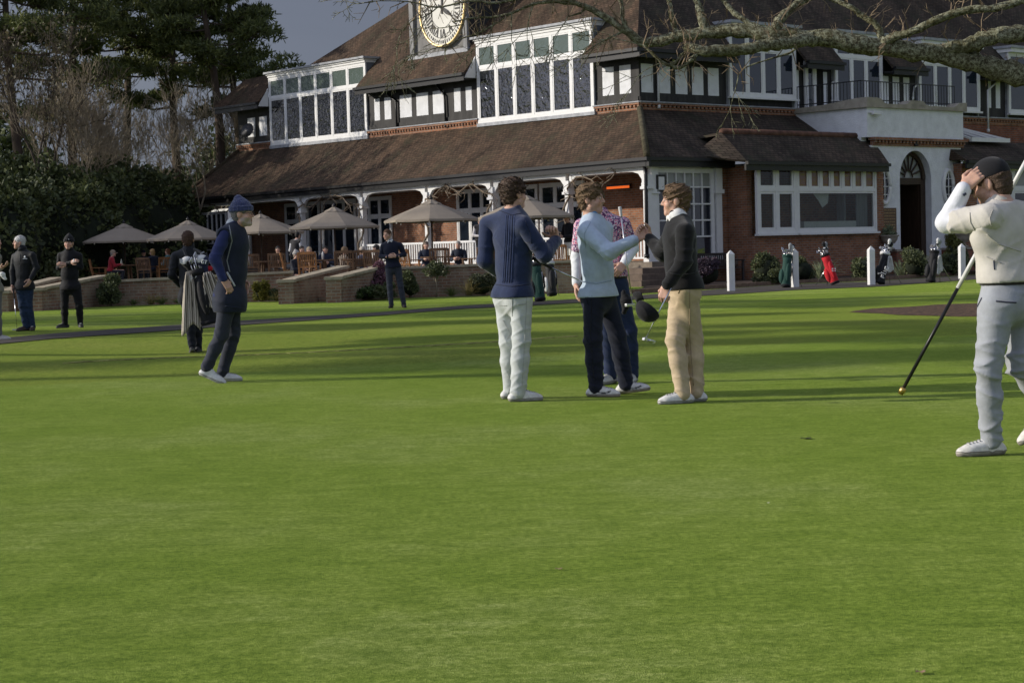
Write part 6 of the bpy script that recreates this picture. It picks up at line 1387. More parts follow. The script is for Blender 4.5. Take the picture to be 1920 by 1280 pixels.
def pine(base, H, label, rs, trunk_r=.27, lean=(0, 0), first=.35, spread=4.2, pads=26, needles=90, clear=0.0, group='tall dark pines behind the terrace'):
    e = empty('pine_tree', base, 0, label, 'tree', group); top = V3(lean[0], lean[1], H)
    tp = lambda t: V3(lean[0]*t**1.4+.25*math.sin(t*6+H), lean[1]*t**1.4+.2*math.sin(t*5), H*t)
    mb = MB(); mb.tube([tp(t) for t in np.linspace(0, 1, 14)], [trunk_r*(1.15-t*.9) for t in np.linspace(0, 1, 14)], 9); mb.build('trunk', M['pine_bark'], e, True)
    C, R, lb = [], [], MB()
    for i in range(pads):
        t = first+(1-first)*((i+.5)/pads)**.85; az = i*2.4+rs.uniform(-.5, .5); L = spread*(1.05-.65*((t-first)/(1-first))**1.6)*rs.uniform(.55, 1.1)
        p0 = tp(t); d = V3(math.cos(az), math.sin(az), 0); rise = rs.uniform(-.05, .28)*L
        pts = [p0, p0+d*L*.35+V3(0, 0, rise*.1-.15), p0+d*L*.7+V3(0, 0, rise*.5-.1), p0+d*L+V3(0, 0, rise)]
        lb.tube(pts, [.11*(1.2-t), .08*(1.2-t), .05, .02], 5)
        for f in (.5, .72, .9, 1.05):
            for sd in (-1, 0, 1):
                if rs.uniform() < .22: continue
                q = p0+d*L*f+V3(-d[1], d[0], 0)*sd*L*.24*f*rs.uniform(.6, 1.2)+V3(0, 0, rise*f**1.5+rs.uniform(-.1, .35))
                C.append(q); R.append(V3(1, 1, .42)*rs.uniform(.45, .85)*(.7+L*.1)); lb.tube([lerp(pts[1], pts[2], f*.6), q], [.03, .012], 3)
    lb.build('limbs', M['pine_bark'], e, True)
    V, F_ = needle_cloud(C, R, needles//4, .34, .055, rs, 4); mesh_obj('crown', V, F_, M['pine_needles'], e)
    return e
def grow(mb, p, d, L, r, lvl, rs, tips, maxl, up=.12, curve=.25, kids=3, twig=.014):
    n = 3 if lvl < maxl else 2; pts = [p]; dd = d.copy()
    for i in range(n): dd = nrm(dd+rs.normal(size=3)*curve*.5+V3(0, 0, up)); pts.append(pts[-1]+dd*L/n)
    r1 = max(twig*.6, r*.62); mb.tube(pts, list(np.linspace(max(r, twig), r1, n+1)), 6 if lvl < 2 else (4 if lvl < 4 else 3), caps=False)
    if lvl >= maxl: tips.append(pts[-1]); return
    for k in range(kids+(1 if rs.uniform() < .4 else 0)):
        t = rs.uniform(.35, 1.0) if k else 1.0; i = min(n-1, int(t*n)); q = lerp(pts[i], pts[i+1], t*n-i)
        ax = np.cross(dd, rs.normal(size=3)); ax = nrm(ax); ang = rs.uniform(.3, .85) if k else rs.uniform(.05, .35)
        nd = nrm(dd*math.cos(ang)+ax*math.sin(ang)); grow(mb, q, nd, L*rs.uniform(.62, .86), r*.62*(1 if k == 0 else .85), lvl+1, rs, tips, maxl, up, curve, kids, twig)
def bare_tree(base, H, label, rs, r=.14, stems=1, maxl=6, m=None, group=None, leaf=0, spread=.2, kids=2, twig=.016, lmat=None):
    e = empty('bare_tree', base, 0, label, 'tree', group); mb = MB(); tips = []
    for k in range(stems):
        a = rs.uniform(0, 6.28); d = nrm(V3(math.cos(a)*spread*(stems > 1 or .3), math.sin(a)*spread*(stems > 1 or .3), 1)); tr = MB() if k == 0 else tr
        p1 = V3(0, 0, 0)+d*H*.28; tr.tube([V3(0, 0, -.1), d*H*.14, p1], [r*1.3, r*1.1, r], 8)
        grow(mb, p1, d, H*.25, r, 0, rs, tips, maxl, kids=kids, twig=twig)
    tr.build('trunk', m or M['bare_bark'], e, True); mb.build('branches', m or M['bare_bark'], e, True)
    if leaf:
        T = np.array(tips); T = T[rs.permutation(len(T))[:leaf]]; V, F_ = leaf_cloud(T, np.full((len(T), 3), .45), 14, .12, rs); mesh_obj('crown', V, F_, lmat or M['dry_leaf'], e)
    return e
# tall pines left of the clubhouse
for i, (px, Y, H, kw, lb) in enumerate([
    (343, 90, 21, dict(spread=5.0, first=.40, pads=25), 'tall dark pine with a straight trunk just left of the clubhouse roof'),
    (246, 94, 23, dict(spread=4.6, first=.42, pads=25), 'tall dark pine in the middle of the group left of the clubhouse'),
    (418, 84, 17.5, dict(spread=3.4, first=.55, pads=22, lean=(-.6, 0), trunk_r=.3), 'leaning pine with bare lower trunk nearest the clubhouse bay window'),
    (455, 92, 19.5, dict(spread=3.0, first=.52, pads=20), 'dark pine whose boughs reach furthest right over the slate sky'),
    (150, 88, 22, dict(spread=5.2, first=.48, pads=26), 'dark pine left of the middle of the group'), (40, 80, 20, dict(spread=5.5, first=.5, pads=34), 'dark pine filling the top left corner'), (-90, 84, 21, dict(spread=5.5, first=.4, pads=30), 'dark pine at the left edge')]):
    p = dep(px, 480, Y); pine(V3(p[0], p[1], 0), H, lb, np.random.RandomState(40+i), needles=110, **kw)
# bare deciduous trees in front of the pines
BT = [(128, 74, 8.6, .13, 3, 'bare many-stemmed tree at the left above the dark hedge'), (40, 70, 10.5, .15, 2, 'bare dark twiggy tree at the far left edge'), (215, 78, 7.6, .10, 3, 'pale bare shrubby tree rising behind the hedge'), (330, 79, 9.0, .11, 2, 'pale bare tree with a slim trunk just left of the verandah roof'), (395, 82, 9.5, .10, 2, 'bare tree beside the satellite dish'), (285, 84, 8.5, .10, 2, 'bare tree between the two tallest pines'), (-30, 78, 11, .15, 2, 'bare tree beyond the left edge of the hedge'), (435, 86, 9, .09, 2, 'small bare tree close to the end of the clubhouse'), (80, 84, 10.5, .12, 2, 'bare tree standing behind the dark twiggy one'), (180, 72, 9, .1, 3, 'low bare thicket tree over the first parasol'), (365, 88, 9.5, .10, 2, 'slim bare tree against the trunk of the straight pine')]
for i, (px, Y, H, r, st_, lb) in enumerate(BT):
    p = dep(px, 480, Y); bare_tree(V3(p[0], p[1], 0), H, lb, np.random.RandomState(70+i), r*.62, st_, 7, m=M['dark_bark'] if i in (1, 6, 8) else None, group='bare trees behind the hedge', twig=.0125, spread=.35, leaf=(60 if i in (1, 6, 8) else 0))
# dark evergreen shrubs behind the terrace
def big_shrub(base, w_, d_, h, label, rs, m, n=16, leaves=260, size=.20, name='evergreen_shrub', group=None, cat='shrub', core=True, fill=.8):
    e = empty(name, base, 0, label, cat, group); C, R = [], []
    for k in range(n):
        a = rs.uniform(0, 6.28); q = math.sqrt(rs.uniform(0, 1)); z = rs.uniform(.12, .86)*h; f = 1-.45*(z/h)**2
        C.append(V3(math.cos(a)*q*w_*.75*f, math.sin(a)*q*d_*.75*f, z)); R.append(V3(.42*w_, .42*d_, .22*h)*rs.uniform(.7, 1.1))
    V, F_ = leaf_cloud(C, R, leaves, size, rs, shell=.7); keep = V[:, 2].reshape(-1, 4).min(1) > .02; F_ = F_[keep]; mesh_obj('foliage', V, F_, m, e)
    mb = MB()
    for k in range(5): mb.tube([V3(rs.uniform(-.2, .2)*w_, rs.uniform(-.2, .2)*d_, 0), C[k]*.6, C[k]], [.06*h/4, .04*h/4, .015], 5)
    if core:
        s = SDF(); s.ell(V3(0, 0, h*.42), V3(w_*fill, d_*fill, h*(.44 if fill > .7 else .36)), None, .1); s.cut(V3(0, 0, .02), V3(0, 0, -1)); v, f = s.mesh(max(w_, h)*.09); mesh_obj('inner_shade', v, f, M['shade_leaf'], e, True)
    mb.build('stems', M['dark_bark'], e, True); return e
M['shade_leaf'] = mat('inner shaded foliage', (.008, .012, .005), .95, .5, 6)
HG = [(-70, 69, 3.6, 5.6), (5, 72, 3.2, 5.8), (70, 70, 2.8, 5.4), (125, 73, 3.0, 5.9), (185, 71, 2.6, 5.2), (238, 74, 2.8, 5.7), (290, 77, 2.6, 5.3), (330, 80, 2.2, 4.6), (30, 66, 2.4, 4.6), (100, 66.8, 2.2, 4.4), (160, 67.6, 2.0, 4.3), (-40, 62, 3, 4.2)]
hl = ['tall dark evergreen past the left edge', 'dark evergreen behind the white haired man', 'dark evergreen between the two men in black', 'dark evergreen above the man with folded arms', 'dark evergreen left of the first parasol top', 'dark evergreen right above the first parasol', 'dark evergreen above the second parasol', 'dark evergreen under the corner of the verandah roof', 'lower glossy evergreen at the left edge', 'lower glossy evergreen beside the man in the black beanie', 'lower glossy evergreen by the left end of the terrace', 'lower evergreen past the left edge']
for i, ((px, Y, w_, h), lb) in enumerate(zip(HG, hl)):
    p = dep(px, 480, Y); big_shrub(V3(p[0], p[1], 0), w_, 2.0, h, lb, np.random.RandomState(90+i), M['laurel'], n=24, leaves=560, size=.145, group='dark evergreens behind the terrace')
# a far wood and shrubs closing the view beyond the clubhouse
rs = np.random.RandomState(5); C = np.array([V3(x, 175+rs.uniform(-8, 8), rs.uniform(1, 8)) for x in np.linspace(-130, 140, 90)]); V, F_ = leaf_cloud(C, np.tile(V3(3.5, 3, 4), (90, 1)), 150, .9, rs); tag(mesh_obj('far_wood', V, F_, M['laurel']), 'dark belt of woodland far behind the clubhouse', 'wood', kind='stuff')
# large trees left of the frame whose long shadows cross the lawn
ST = [(-56, 41, 19, .3), (-47, 49, 16, .3), (-60, 56, 21, .34), (-50, 62, 19, .3), (-64, 69, 23, .34), (-48, 75, 17, .3)]
for i, (x, y, H, r) in enumerate(ST):
    bare_tree(V3(x, y, 0), H, 'tall bare tree standing to the left of the lawn out of the photo', np.random.RandomState(120+i), r, 1, 6, m=M['dark_bark'], group='trees left of the lawn', leaf=460, spread=.5, kids=2, twig=.03, lmat=M['dry_leaf'])
for i, (x, y, H, fr, sp) in enumerate([(-43, 17.9, 23, .62, 1.5), (-50, 21.3, 25, .55, 2.0), (-40, 23.9, 22, .6, 2.0), (-46, 29.5, 18, .5, 2.2), (-38, 33.6, 20, .5, 2.0), (-52, 36.5, 24, .5, 2.3)]):
    pine(V3(x, y, 0), H, 'tall pine standing to the left of the lawn out of the photo', np.random.RandomState(140+i), spread=sp, first=fr, pads=22, needles=70, group='pines left of the lawn')
for i, (px, Y, w_, h, lb) in enumerate([(20, 104, 5, 10, 'broad evergreen far behind the twiggy tree at the left edge'), (130, 108, 5, 7.5, 'broad evergreen seen through the many-stemmed tree'), (235, 106, 4.5, 8, 'broad evergreen seen between the pine trunks'), (330, 110, 4.5, 7, 'broad evergreen seen past the pale slim trunk'), (425, 112, 5, 9.5, 'broad evergreen just beyond the end of the clubhouse')]):
    p = dep(px, 480, Y); big_shrub(V3(p[0], p[1], 0), w_, 3, h, lb, np.random.RandomState(160+i), M['laurel'], n=20, leaves=220, size=.3, name='evergreen_tree', group='evergreens far behind the pines', cat='tree', core=False)
# ------------------------------------------------------------------ the old oak reaching in from the right
YO = 28.0
lich, nt, b = new_mat('lichened oak bark')
tc = N(nt, 'ShaderNodeTexCoord'); n1 = N(nt, 'ShaderNodeTexNoise', Scale=17.0, Detail=8.0, Roughness=.75); n2 = N(nt, 'ShaderNodeTexNoise', Scale=48.0, Detail=5.0, Roughness=.7); n3 = N(nt, 'ShaderNodeTexNoise', Scale=2.2, Detail=4.0)
for q in (n1, n2, n3): nt.links.new(tc.outputs['Object'], q.inputs['Vector'])
c1 = ramp(nt, n1.outputs['Fac'], [(.34, (.05, .045, .03)), (.46, (.15, .135, .085)), (.54, (.36, .36, .25)), (.66, (.52, .52, .40))])
mx = N(nt, 'ShaderNodeMix', data_type='RGBA', blend_type='MULTIPLY'); mx.inputs['Factor'].default_value = .9; nt.links.new(c1, mx.inputs[6]); nt.links.new(ramp(nt, n2.outputs['Fac'], [(.36, (.35, .35, .33)), (.5, (.95, .95, .92)), (.64, (1.3, 1.3, 1.2))]), mx.inputs[7])
m2 = N(nt, 'ShaderNodeMix', data_type='RGBA'); nt.links.new(ramp(nt, n3.outputs['Fac'], [(.52, (0, 0, 0)), (.66, (.55,)*3)]), m2.inputs['Factor']); nt.links.new(mx.outputs[2], m2.inputs[6]); m2.inputs[7].default_value = (.09, .085, .03, 1); nt.links.new(m2.outputs[2], b.inputs['Base Color']); b.inputs['Roughness'].default_value = .95; b.inputs['Specular IOR Level'].default_value = .1
ad = N(nt, 'ShaderNodeMath', operation='ADD'); nt.links.new(n1.outputs['Fac'], ad.inputs[0]); nt.links.new(n2.outputs['Fac'], ad.inputs[1]); bp = N(nt, 'ShaderNodeBump', Strength=1.0, Distance=.05); nt.links.new(ad.outputs[0], bp.inputs['Height']); nt.links.new(bp.outputs['Normal'], b.inputs['Normal'])
ob = dep(2190, 500, YO+.4); ob = V3(ob[0], ob[1], 0)
oak_t = empty('oak_tree', ob, 0, 'old lichen covered oak reaching long bare limbs in from the right edge', 'tree')
W_ = lambda px, py, v=0: dep(px, py, YO+v)-ob
OR = np.random.RandomState(3)
def knob_tube(mb, pts, rad, n=12, seg=5, rough=.10):
    P, Rr = [], []
    for i in range(len(pts)-1):
        p_ = pts[max(i-1, 0)]; p0, p1 = pts[i], pts[i+1]; p2 = pts[min(i+2, len(pts)-1)]
        for t in np.linspace(0, 1, seg, endpoint=False):
            P.append(.5*((2*p0)+(-p_+p1)*t+(2*p_-5*p0+4*p1-p2)*t*t+(-p_+3*p0-3*p1+p2)*t**3)); Rr.append((rad[i]*(1-t)+rad[i+1]*t)*(1+OR.uniform(-rough, rough)))
    P.append(pts[-1]); Rr.append(rad[-1]); P = [p+OR.normal(size=3)*r*.10 for p, r in zip(P, Rr)]
    k = len(mb.v); mb.tube(P, Rr, n)
    for j in range(k, len(mb.v)):
        i = (j-k)//n; 
        if i < len(P): c = P[i]; v = np.array(mb.v[j]); mb.v[j] = tuple(c+(v-c)*(1+OR.uniform(-.13, .16)))
    return P
s_ = 110.7
LIMBS = [([(2170, 190, .3), (1990, 150, .2), (1920, 142, .0), (1851, 126, 0), (1789, 108, 0), (1695, 95, 0), (1601, 82, 0), (1507, 70, .1), (1445, 66, .1), (1382, 58, .2), (1320, 62, .3), (1262, 71, .4), (1212, 80, .5), (1172, 58, .5), (1130, 30, .5), (1085, 8, .5), (1040, -8, .4)], [36, 33, 27, 24, 23, 21, 20, 19, 18, 16, 14.5, 13, 11, 9, 7.5, 6, 4.5]),
    ([(2170, 150, -.0), (1990, 80, -.3), (1907, 64, -.3), (1851, 72, -.2), (1800, 88, -.1), (1740, 100, 0)], [28, 24, 20, 18, 17, 15]),
    ([(1530, 74, .0), (1480, 80, -.3), (1445, 84, -.4), (1398, 92, -.5), (1351, 96, -.5), (1315, 96, -.5), (1284, 86, -.4)], [15, 15, 14, 13.5, 13, 12, 9]),
    ([(1448, 62, .1), (1458, 46, .1), (1468, 30, .2), (1495, 8, .3), (1535, -14, .4)], [13, 11, 10, 9, 8]),
    ([(1654, 80, .1), (1649, 55, .1), (1636, 42, .1), (1616, 30, .2), (1596, 14, .2), (1565, 2, .3), (1530, -12, .3)], [9, 8, 7, 6.5, 6, 5, 4]),
    ([(1655, 78, -.1), (1690, 66, -.2), (1726, 53, -.3), (1773, 31, -.4), (1820, 19, -.5), (1880, 12, -.6), (1960, -15, -.7)], [10, 9.5, 9, 9, 8.5, 8, 8]),
    ([(1322, 60, .3), (1316, 36, .3), (1310, 10, .4), (1300, -14, .4)], [12, 9, 8, 7]), ([(1268, 66, .4), (1262, 40, .4), (1256, 10, .5), (1250, -14, .5)], [7, 6, 5, 4.5]), ([(1178, 62, .5), (1168, 38, .5), (1166, 10, .5), (1158, -12, .5)], [6, 5, 4.2, 4]),
    ([(1440, 62, .1), (1405, 44, .2), (1372, 20, .3), (1350, -8, .4)], [8, 7, 6, 5]), ([(1290, 92, -.4), (1276, 108, -.4), (1258, 122, -.5), (1240, 116, -.5), (1222, 100, -.5), (1206, 84, -.4)], [6, 4.2, 4, 3.6, 3, 2]), ([(1284, 120, -.5), (1300, 112, -.5), (1306, 102, -.5)], [3.2, 3, 3.5]), ([(1258, 122, -.5), (1272, 128, -.5), (1290, 118, -.5), (1303, 103, -.5)], [3.5, 3.6, 3.4, 3]),
    ([(1085, 8, .5), (1040, 4, .5), (1000, 8, .5), (962, 24, .5), (925, 32, .6), (885, 34, .6), (850, 42, .7)], [4.5, 4, 3.6, 3.2, 2.6, 2, 1.4]), ([(962, 24, .5), (930, 44, .6), (898, 62, .6), (868, 72, .7), (838, 84, .7)], [2.4, 2, 1.7, 1.4, 1]),
    ([(1100, 14, .5), (1090, 24, .5), (1078, 28, .5), (1065, 32, .5)], [3, 2.6, 2, 1]), ([(1172, 58, .5), (1150, 68, .5), (1130, 78, .5), (1112, 88, .5)], [3, 2.4, 1.8, 1.2]), ([(900, 30, .6), (880, 12, .6), (860, -4, .6), (835, -14, .7)], [1.8, 1.6, 1.3, 1.1]),
    ([(1040, -6, .4), (980, -4, .5), (930, 6, .5), (880, 2, .5), (820, 14, .6), (770, 4, .6), (720, 2, .6), (690, 4, .6)], [4, 3.4, 2.8, 2.4, 2, 1.6, 1.2, 1]), ([(820, 14, .6), (800, 30, .6), (772, 40, .6), (752, 62, .6)], [1.6, 1.3, 1, .8]), ([(1500, 84, .0), (1480, 100, 0), (1440, 112, -.1), (1400, 126, -.1), (1385, 140, -.1)], [3, 2.4, 1.8, 1.4, 1])]
limb_pts = []
for pts, rad in LIMBS:
    mb = MB(); P = knob_tube(mb, [W_(*q) for q in pts], [r/s_*.80 for r in rad]); mb.build('limb', lich, oak_t, True); limb_pts += [(p, rad[0]) for p in P]
mb = MB(); knob_tube(mb, [V3(0, 0, -.1), V3(.05, .0, .5), V3(0, 0, 1.5), V3(-.1, 0, 2.8), W_(2150, 185, .3), V3(.1, .2, 6.5), V3(.4, .3, 8.5)], [.85, .62, .55, .5, .5, .35, .22], 16); mb.build('trunk', lich, oak_t, True)
for i in range(5):
    mb = MB(); tips = []; grow(mb, V3(.1, .2, 5.0+.7*i), nrm(V3(math.cos(i*1.3), math.sin(i*1.3), .6)), 2.2, .2, 0, np.random.RandomState(i), tips, 4, kids=2); mb.build('limb', lich, oak_t, True)
tm = mat('young oak twigs', (.17, .125, .08), .85, .35, 20)
mb = MB()
for k in range(330):
    p, r0 = limb_pts[OR.randint(len(limb_pts))]
    if r0 > 20 and OR.uniform() < .2: continue
    up = 1 if OR.uniform() < (.88 if r0 > 12 else .6) else -1
    d = nrm(V3(OR.normal()*.6, OR.normal()*.5, up*(.5+OR.uniform()))); L = OR.uniform(.12, .55); q = p+d*L*.5+OR.normal(size=3)*.03; q2 = q+nrm(d+OR.normal(size=3)*.4)*L*.5
    mb.tube([p, q, q2], [.012, .008, .004], 3)
    for _ in range(2):
        e_ = lerp(p, q2, OR.uniform(.4, .9)); mb.tube([e_, e_+nrm(d+OR.normal(size=3)*.8)*L*.4], [.006, .003], 3)
mb.build('twigs', tm, oak_t)
mb = MB(); tips = []
for st0, d0, L in (((870, 46, .65), (-.9, 0, -.2), .55), ((838, 84, .7), (-.8, 0, -.35), .4), ((930, 34, .6), (-.5, 0, -.8), .45), ((752, 62, .6), (-.4, 0, -.9), .4), ((700, 4, .6), (-1, 0, -.1), .4), ((960, 26, .5), (.2, 0, -1), .45), ((800, 30, .6), (-.3, 0, -1), .4), ((1065, 30, .5), (-.4, 0, -.8), .35), ((1205, 86, -.4), (-.7, 0, .3), .5), ((1385, 140, -.1), (-.3, 0, -.8), .4), ((1112, 88, .5), (-.7, 0, -.4), .4), ((880, 12, .6), (-.6, 0, .6), .5), ((1000, 8, .5), (-.3, 0, -1), .5), ((1240, 118, -.5), (-.8, 0, -.1), .5)):
    grow(mb, W_(*st0), nrm(V3(*d0)), L, .011, 0, OR, tips, 4, up=-.02, kids=2, twig=.0055)
mb.build('twigs', lich, oak_t)
# ------------------------------------------------------------------ shrubs in the beds
def ball(px, py_base, Y, r, h, label, m=None, leaf=.045, group='clipped shrubs in the beds', n=7, name='clipped_shrub', sd=0):
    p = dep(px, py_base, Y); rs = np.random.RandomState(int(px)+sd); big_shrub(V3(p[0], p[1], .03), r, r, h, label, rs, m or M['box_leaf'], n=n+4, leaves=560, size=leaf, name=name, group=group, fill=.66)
ball(1437, 520, 50.5, .52, .95, 'round clipped shrub left of the green golf bag'); ball(1503, 520, 51.2, .5, .8, 'clipped shrub between the green and red golf bags'); ball(1621, 520, 51.8, .46, .78, 'clipped shrub right of the red golf bag')
ball(1717, 515, 53.2, .5, .9, 'round clipped shrub between the white and the black golf bags'); ball(1793, 512, 55, .5, .95, 'clipped shrub left of the right hand white post'); ball(1790, 500, 57, .45, 1.35, 'yellowish clipped shrub behind the right hand white post', foliage_mat('yellow green leaf', (.10, .11, .03), .4, .2)); ball(1850, 510, 56, .6, 1.0, 'clipped shrub hidden behind the man in cream')
ball(1325, 520, 49.5, .55, .85, 'dark purple tinged shrub behind the khaki trousers', foliage_mat('purple heather', (.06, .045, .065), .6, .1), sd=3); ball(1455, 528, 49.3, .3, .4, 'low spreading plant at the foot of the clipped shrub', sd=4)
ball(206, 570, 45.6, .42, .85, 'leafy green shrub against the terrace wall below the first parasol', sd=1); ball(490, 562, 45.6, .25, .62, 'small yellow green shrub against the wall behind the bearded man', foliage_mat('golden leaf', (.13, .13, .03), .4, .2), sd=1); ball(770, 558, 45.2, .28, .72, 'clipped ball shrub half behind the v-neck man', sd=1)
ball(905, 552, 45.6, .42, .62, 'grey green shrub just left of the navy sweater man', foliage_mat('grey leaf', (.09, .10, .06), .4, .2), sd=1); ball(703, 552, 45.4, .45, .98, 'shrub with dusty pink flowers by the step wall', foliage_mat('pink flowers', (.15, .08, .11), .6, .2), sd=2); ball(680, 562, 44.6, .4, .36, 'low bright green plants at the foot of the step wall', foliage_mat('fresh leaf', (.07, .11, .04), .5, .2), sd=5); ball(720, 560, 44.6, .35, .42, 'low dark green plants beside the v-neck man', sd=6); ball(525, 566, 45.6, .3, .3, 'low plant in the wall bed left of the steps', sd=7)
# standard tree: ball on a slim stem
p = dep(818, 550, 45.7); e = empty('standard_tree', (p[0], p[1], 0), 0, 'small standard tree with a ball crown on a slim stem before the wall', 'tree')
mb = MB(); mb.tube([V3(0, 0, 0), V3(.02, 0, .3), V3(-.01, 0, .55)], [.022, .02, .018], 6); mb.tube([V3(0, 0, .4), V3(.12, 0, .66)], [.012, .008], 5); mb.tube([V3(0, 0, .4), V3(-.12, 0, .66)], [.012, .008], 5); mb.build('trunk', M['bare_bark'], e, True)
rs = np.random.RandomState(8); V, F_ = leaf_cloud([V3(0, 0, .78), V3(-.16, 0, .75), V3(.16, 0, .74), V3(0, .1, .86)], [V3(.2, .2, .16)]*4, 260, .045, rs); mesh_obj('crown', V, F_, M['box_leaf'], e)
# strap-leaved clumps and tufted grasses
def clump(px, py, Y, n, L, label, m, wd=.035, name='strap_leaf_plant', droop=.5, group=None, rs=None):
    p = dep(px, py, Y); rs = rs or np.random.RandomState(int(px*3)); V, F_ = [], []
    for k in range(n):
        a = rs.uniform(0, 6.28); d = V3(math.cos(a), math.sin(a), 0); s = V3(-d[1], d[0], 0); l = L*rs.uniform(.6, 1.15); el = rs.uniform(.55, 1.45); b0 = d*rs.uniform(0, .12)*L; q = len(V)
        for t in (0, .3, .6, .85, 1.0):
            c = b0+d*l*t*math.cos(el)+V3(0, 0, l*t*math.sin(el)-droop*l*t**2.6*.8); w_ = wd*(1-.9*t**1.5)+.002; V += [c-s*w_/2+V3(0, 0, .004), c, c+s*w_/2+V3(0, 0, .004)]
        for i in range(4):
            for j in (0, 1): F_.append((q+i*3+j, q+i*3+j+1, q+i*3+4+j, q+i*3+3+j))
    V = np.array(V); V[:, 2] = np.maximum(V[:, 2], .005); o = mesh_obj(name, V, F_, m); o.location = (p[0], p[1], .03); return tag(o, label, 'plant', group)
clump(1542, 505, 53, 90, 1.15, 'grey green spiky clump behind the red golf bag', M['grey_leaf'], .05); clump(1718, 505, 54.6, 130, 1.3, 'large spiky strap leaved clump before the porch door', M['grey_leaf'], .055); clump(1690, 505, 54.2, 60, .9, 'smaller spiky clump beside the large one', M['grey_leaf'], .05)
dryg = foliage_mat('dry tussock', (.19, .16, .07), .4, .3); greg = foliage_mat('green tussock', (.10, .13, .045), .4, .3)
for i, (px, py, L, m_, lb) in enumerate(((520, 564, .45, dryg, 'short dry tussock between the golf bag and the steps'), (283, 570, .5, dryg, 'dry grass tuft against the wall below the second chair'), (303, 570, .35, greg, 'green grass tuft beside the dry one'), (880, 556, .75, dryg, 'tall dry feathery grass left of the navy man'), (846, 556, .45, greg, 'green grass tuft right of the standard tree'), (335, 570, .28, greg, 'low grass beside the caddie'), (250, 572, .25, greg, 'low grass tuft under the leafy shrub'))):
    clump(px, py, 45.4, 110, L, lb, m_, .012, 'grass_tuft', .45, 'grass tufts in the wall bed')
# ------------------------------------------------------------------ posts, golf bags, bench, urns
for px, py, h, lb in ((1371, 546, .98, 'white post left of the green golf bag'), (1491, 539, .97, 'white post partly hiding the green golf bag'), (1634, 534.5, .98, 'white post beside the white and black golf bag'), (1804, 523, .97, 'white post nearest the man in cream')):
    p = gnd(px, py); e = empty('post', (p[0], p[1], 0), math.radians(12), lb, 'post', 'white chain posts along the path'); w_ = .085
    mb = MB(); mb.box(-w_, w_, -w_, w_, -.05, h); mb.build('shaft', M['white'], e, bevel=.01)
    mb = MB(); mb.add([(-w_, -w_, h), (w_, -w_, h), (w_, w_, h), (-w_, w_, h), (0, 0, h+.11)], [(0, 1, 4), (1, 2, 4), (2, 3, 4), (3, 0, 4)]); mb.build('point', M['white'], e)
# thin black cord hanging between them
pp = [gnd(*q) for q in ((1371, 546), (1491, 539), (1634, 534.5), (1804, 523))]
FONT = {'P': [[(0, 0), (0, 1), (.6, 1), (.6, .5), (0, .5)]], 'I': [[(.3, 0), (.3, 1)]], 'N': [[(0, 0), (0, 1), (.6, 0), (.6, 1)]], 'G': [[(.6, .8), (.5, 1), (.1, 1), (0, .8), (0, .2), (.1, 0), (.6, 0), (.6, .45), (.35, .45)]], 'T': [[(0, 1), (.6, 1)], [(.3, 1), (.3, 0)]], 'S': [[(.6, .9), (.1, 1), (0, .75), (.6, .3), (.5, 0), (0, .1)]]}
def lettering(text, o_, rt_, up_, h, r, m, parent, bow=None):
    mb = MB(); x = 0
    for ch in text:
        for st_ in FONT[ch]: mb.tube([np.asarray(o_)+np.asarray(rt_)*(x+u*h)+np.asarray(up_)*v*h for u, v in st_], r, 4)
        x += .85*h
    return mb.build('lettering', m, parent)
iron = mat('iron club head', (.42, .42, .44), .3, .15, 30, metal=1.0)
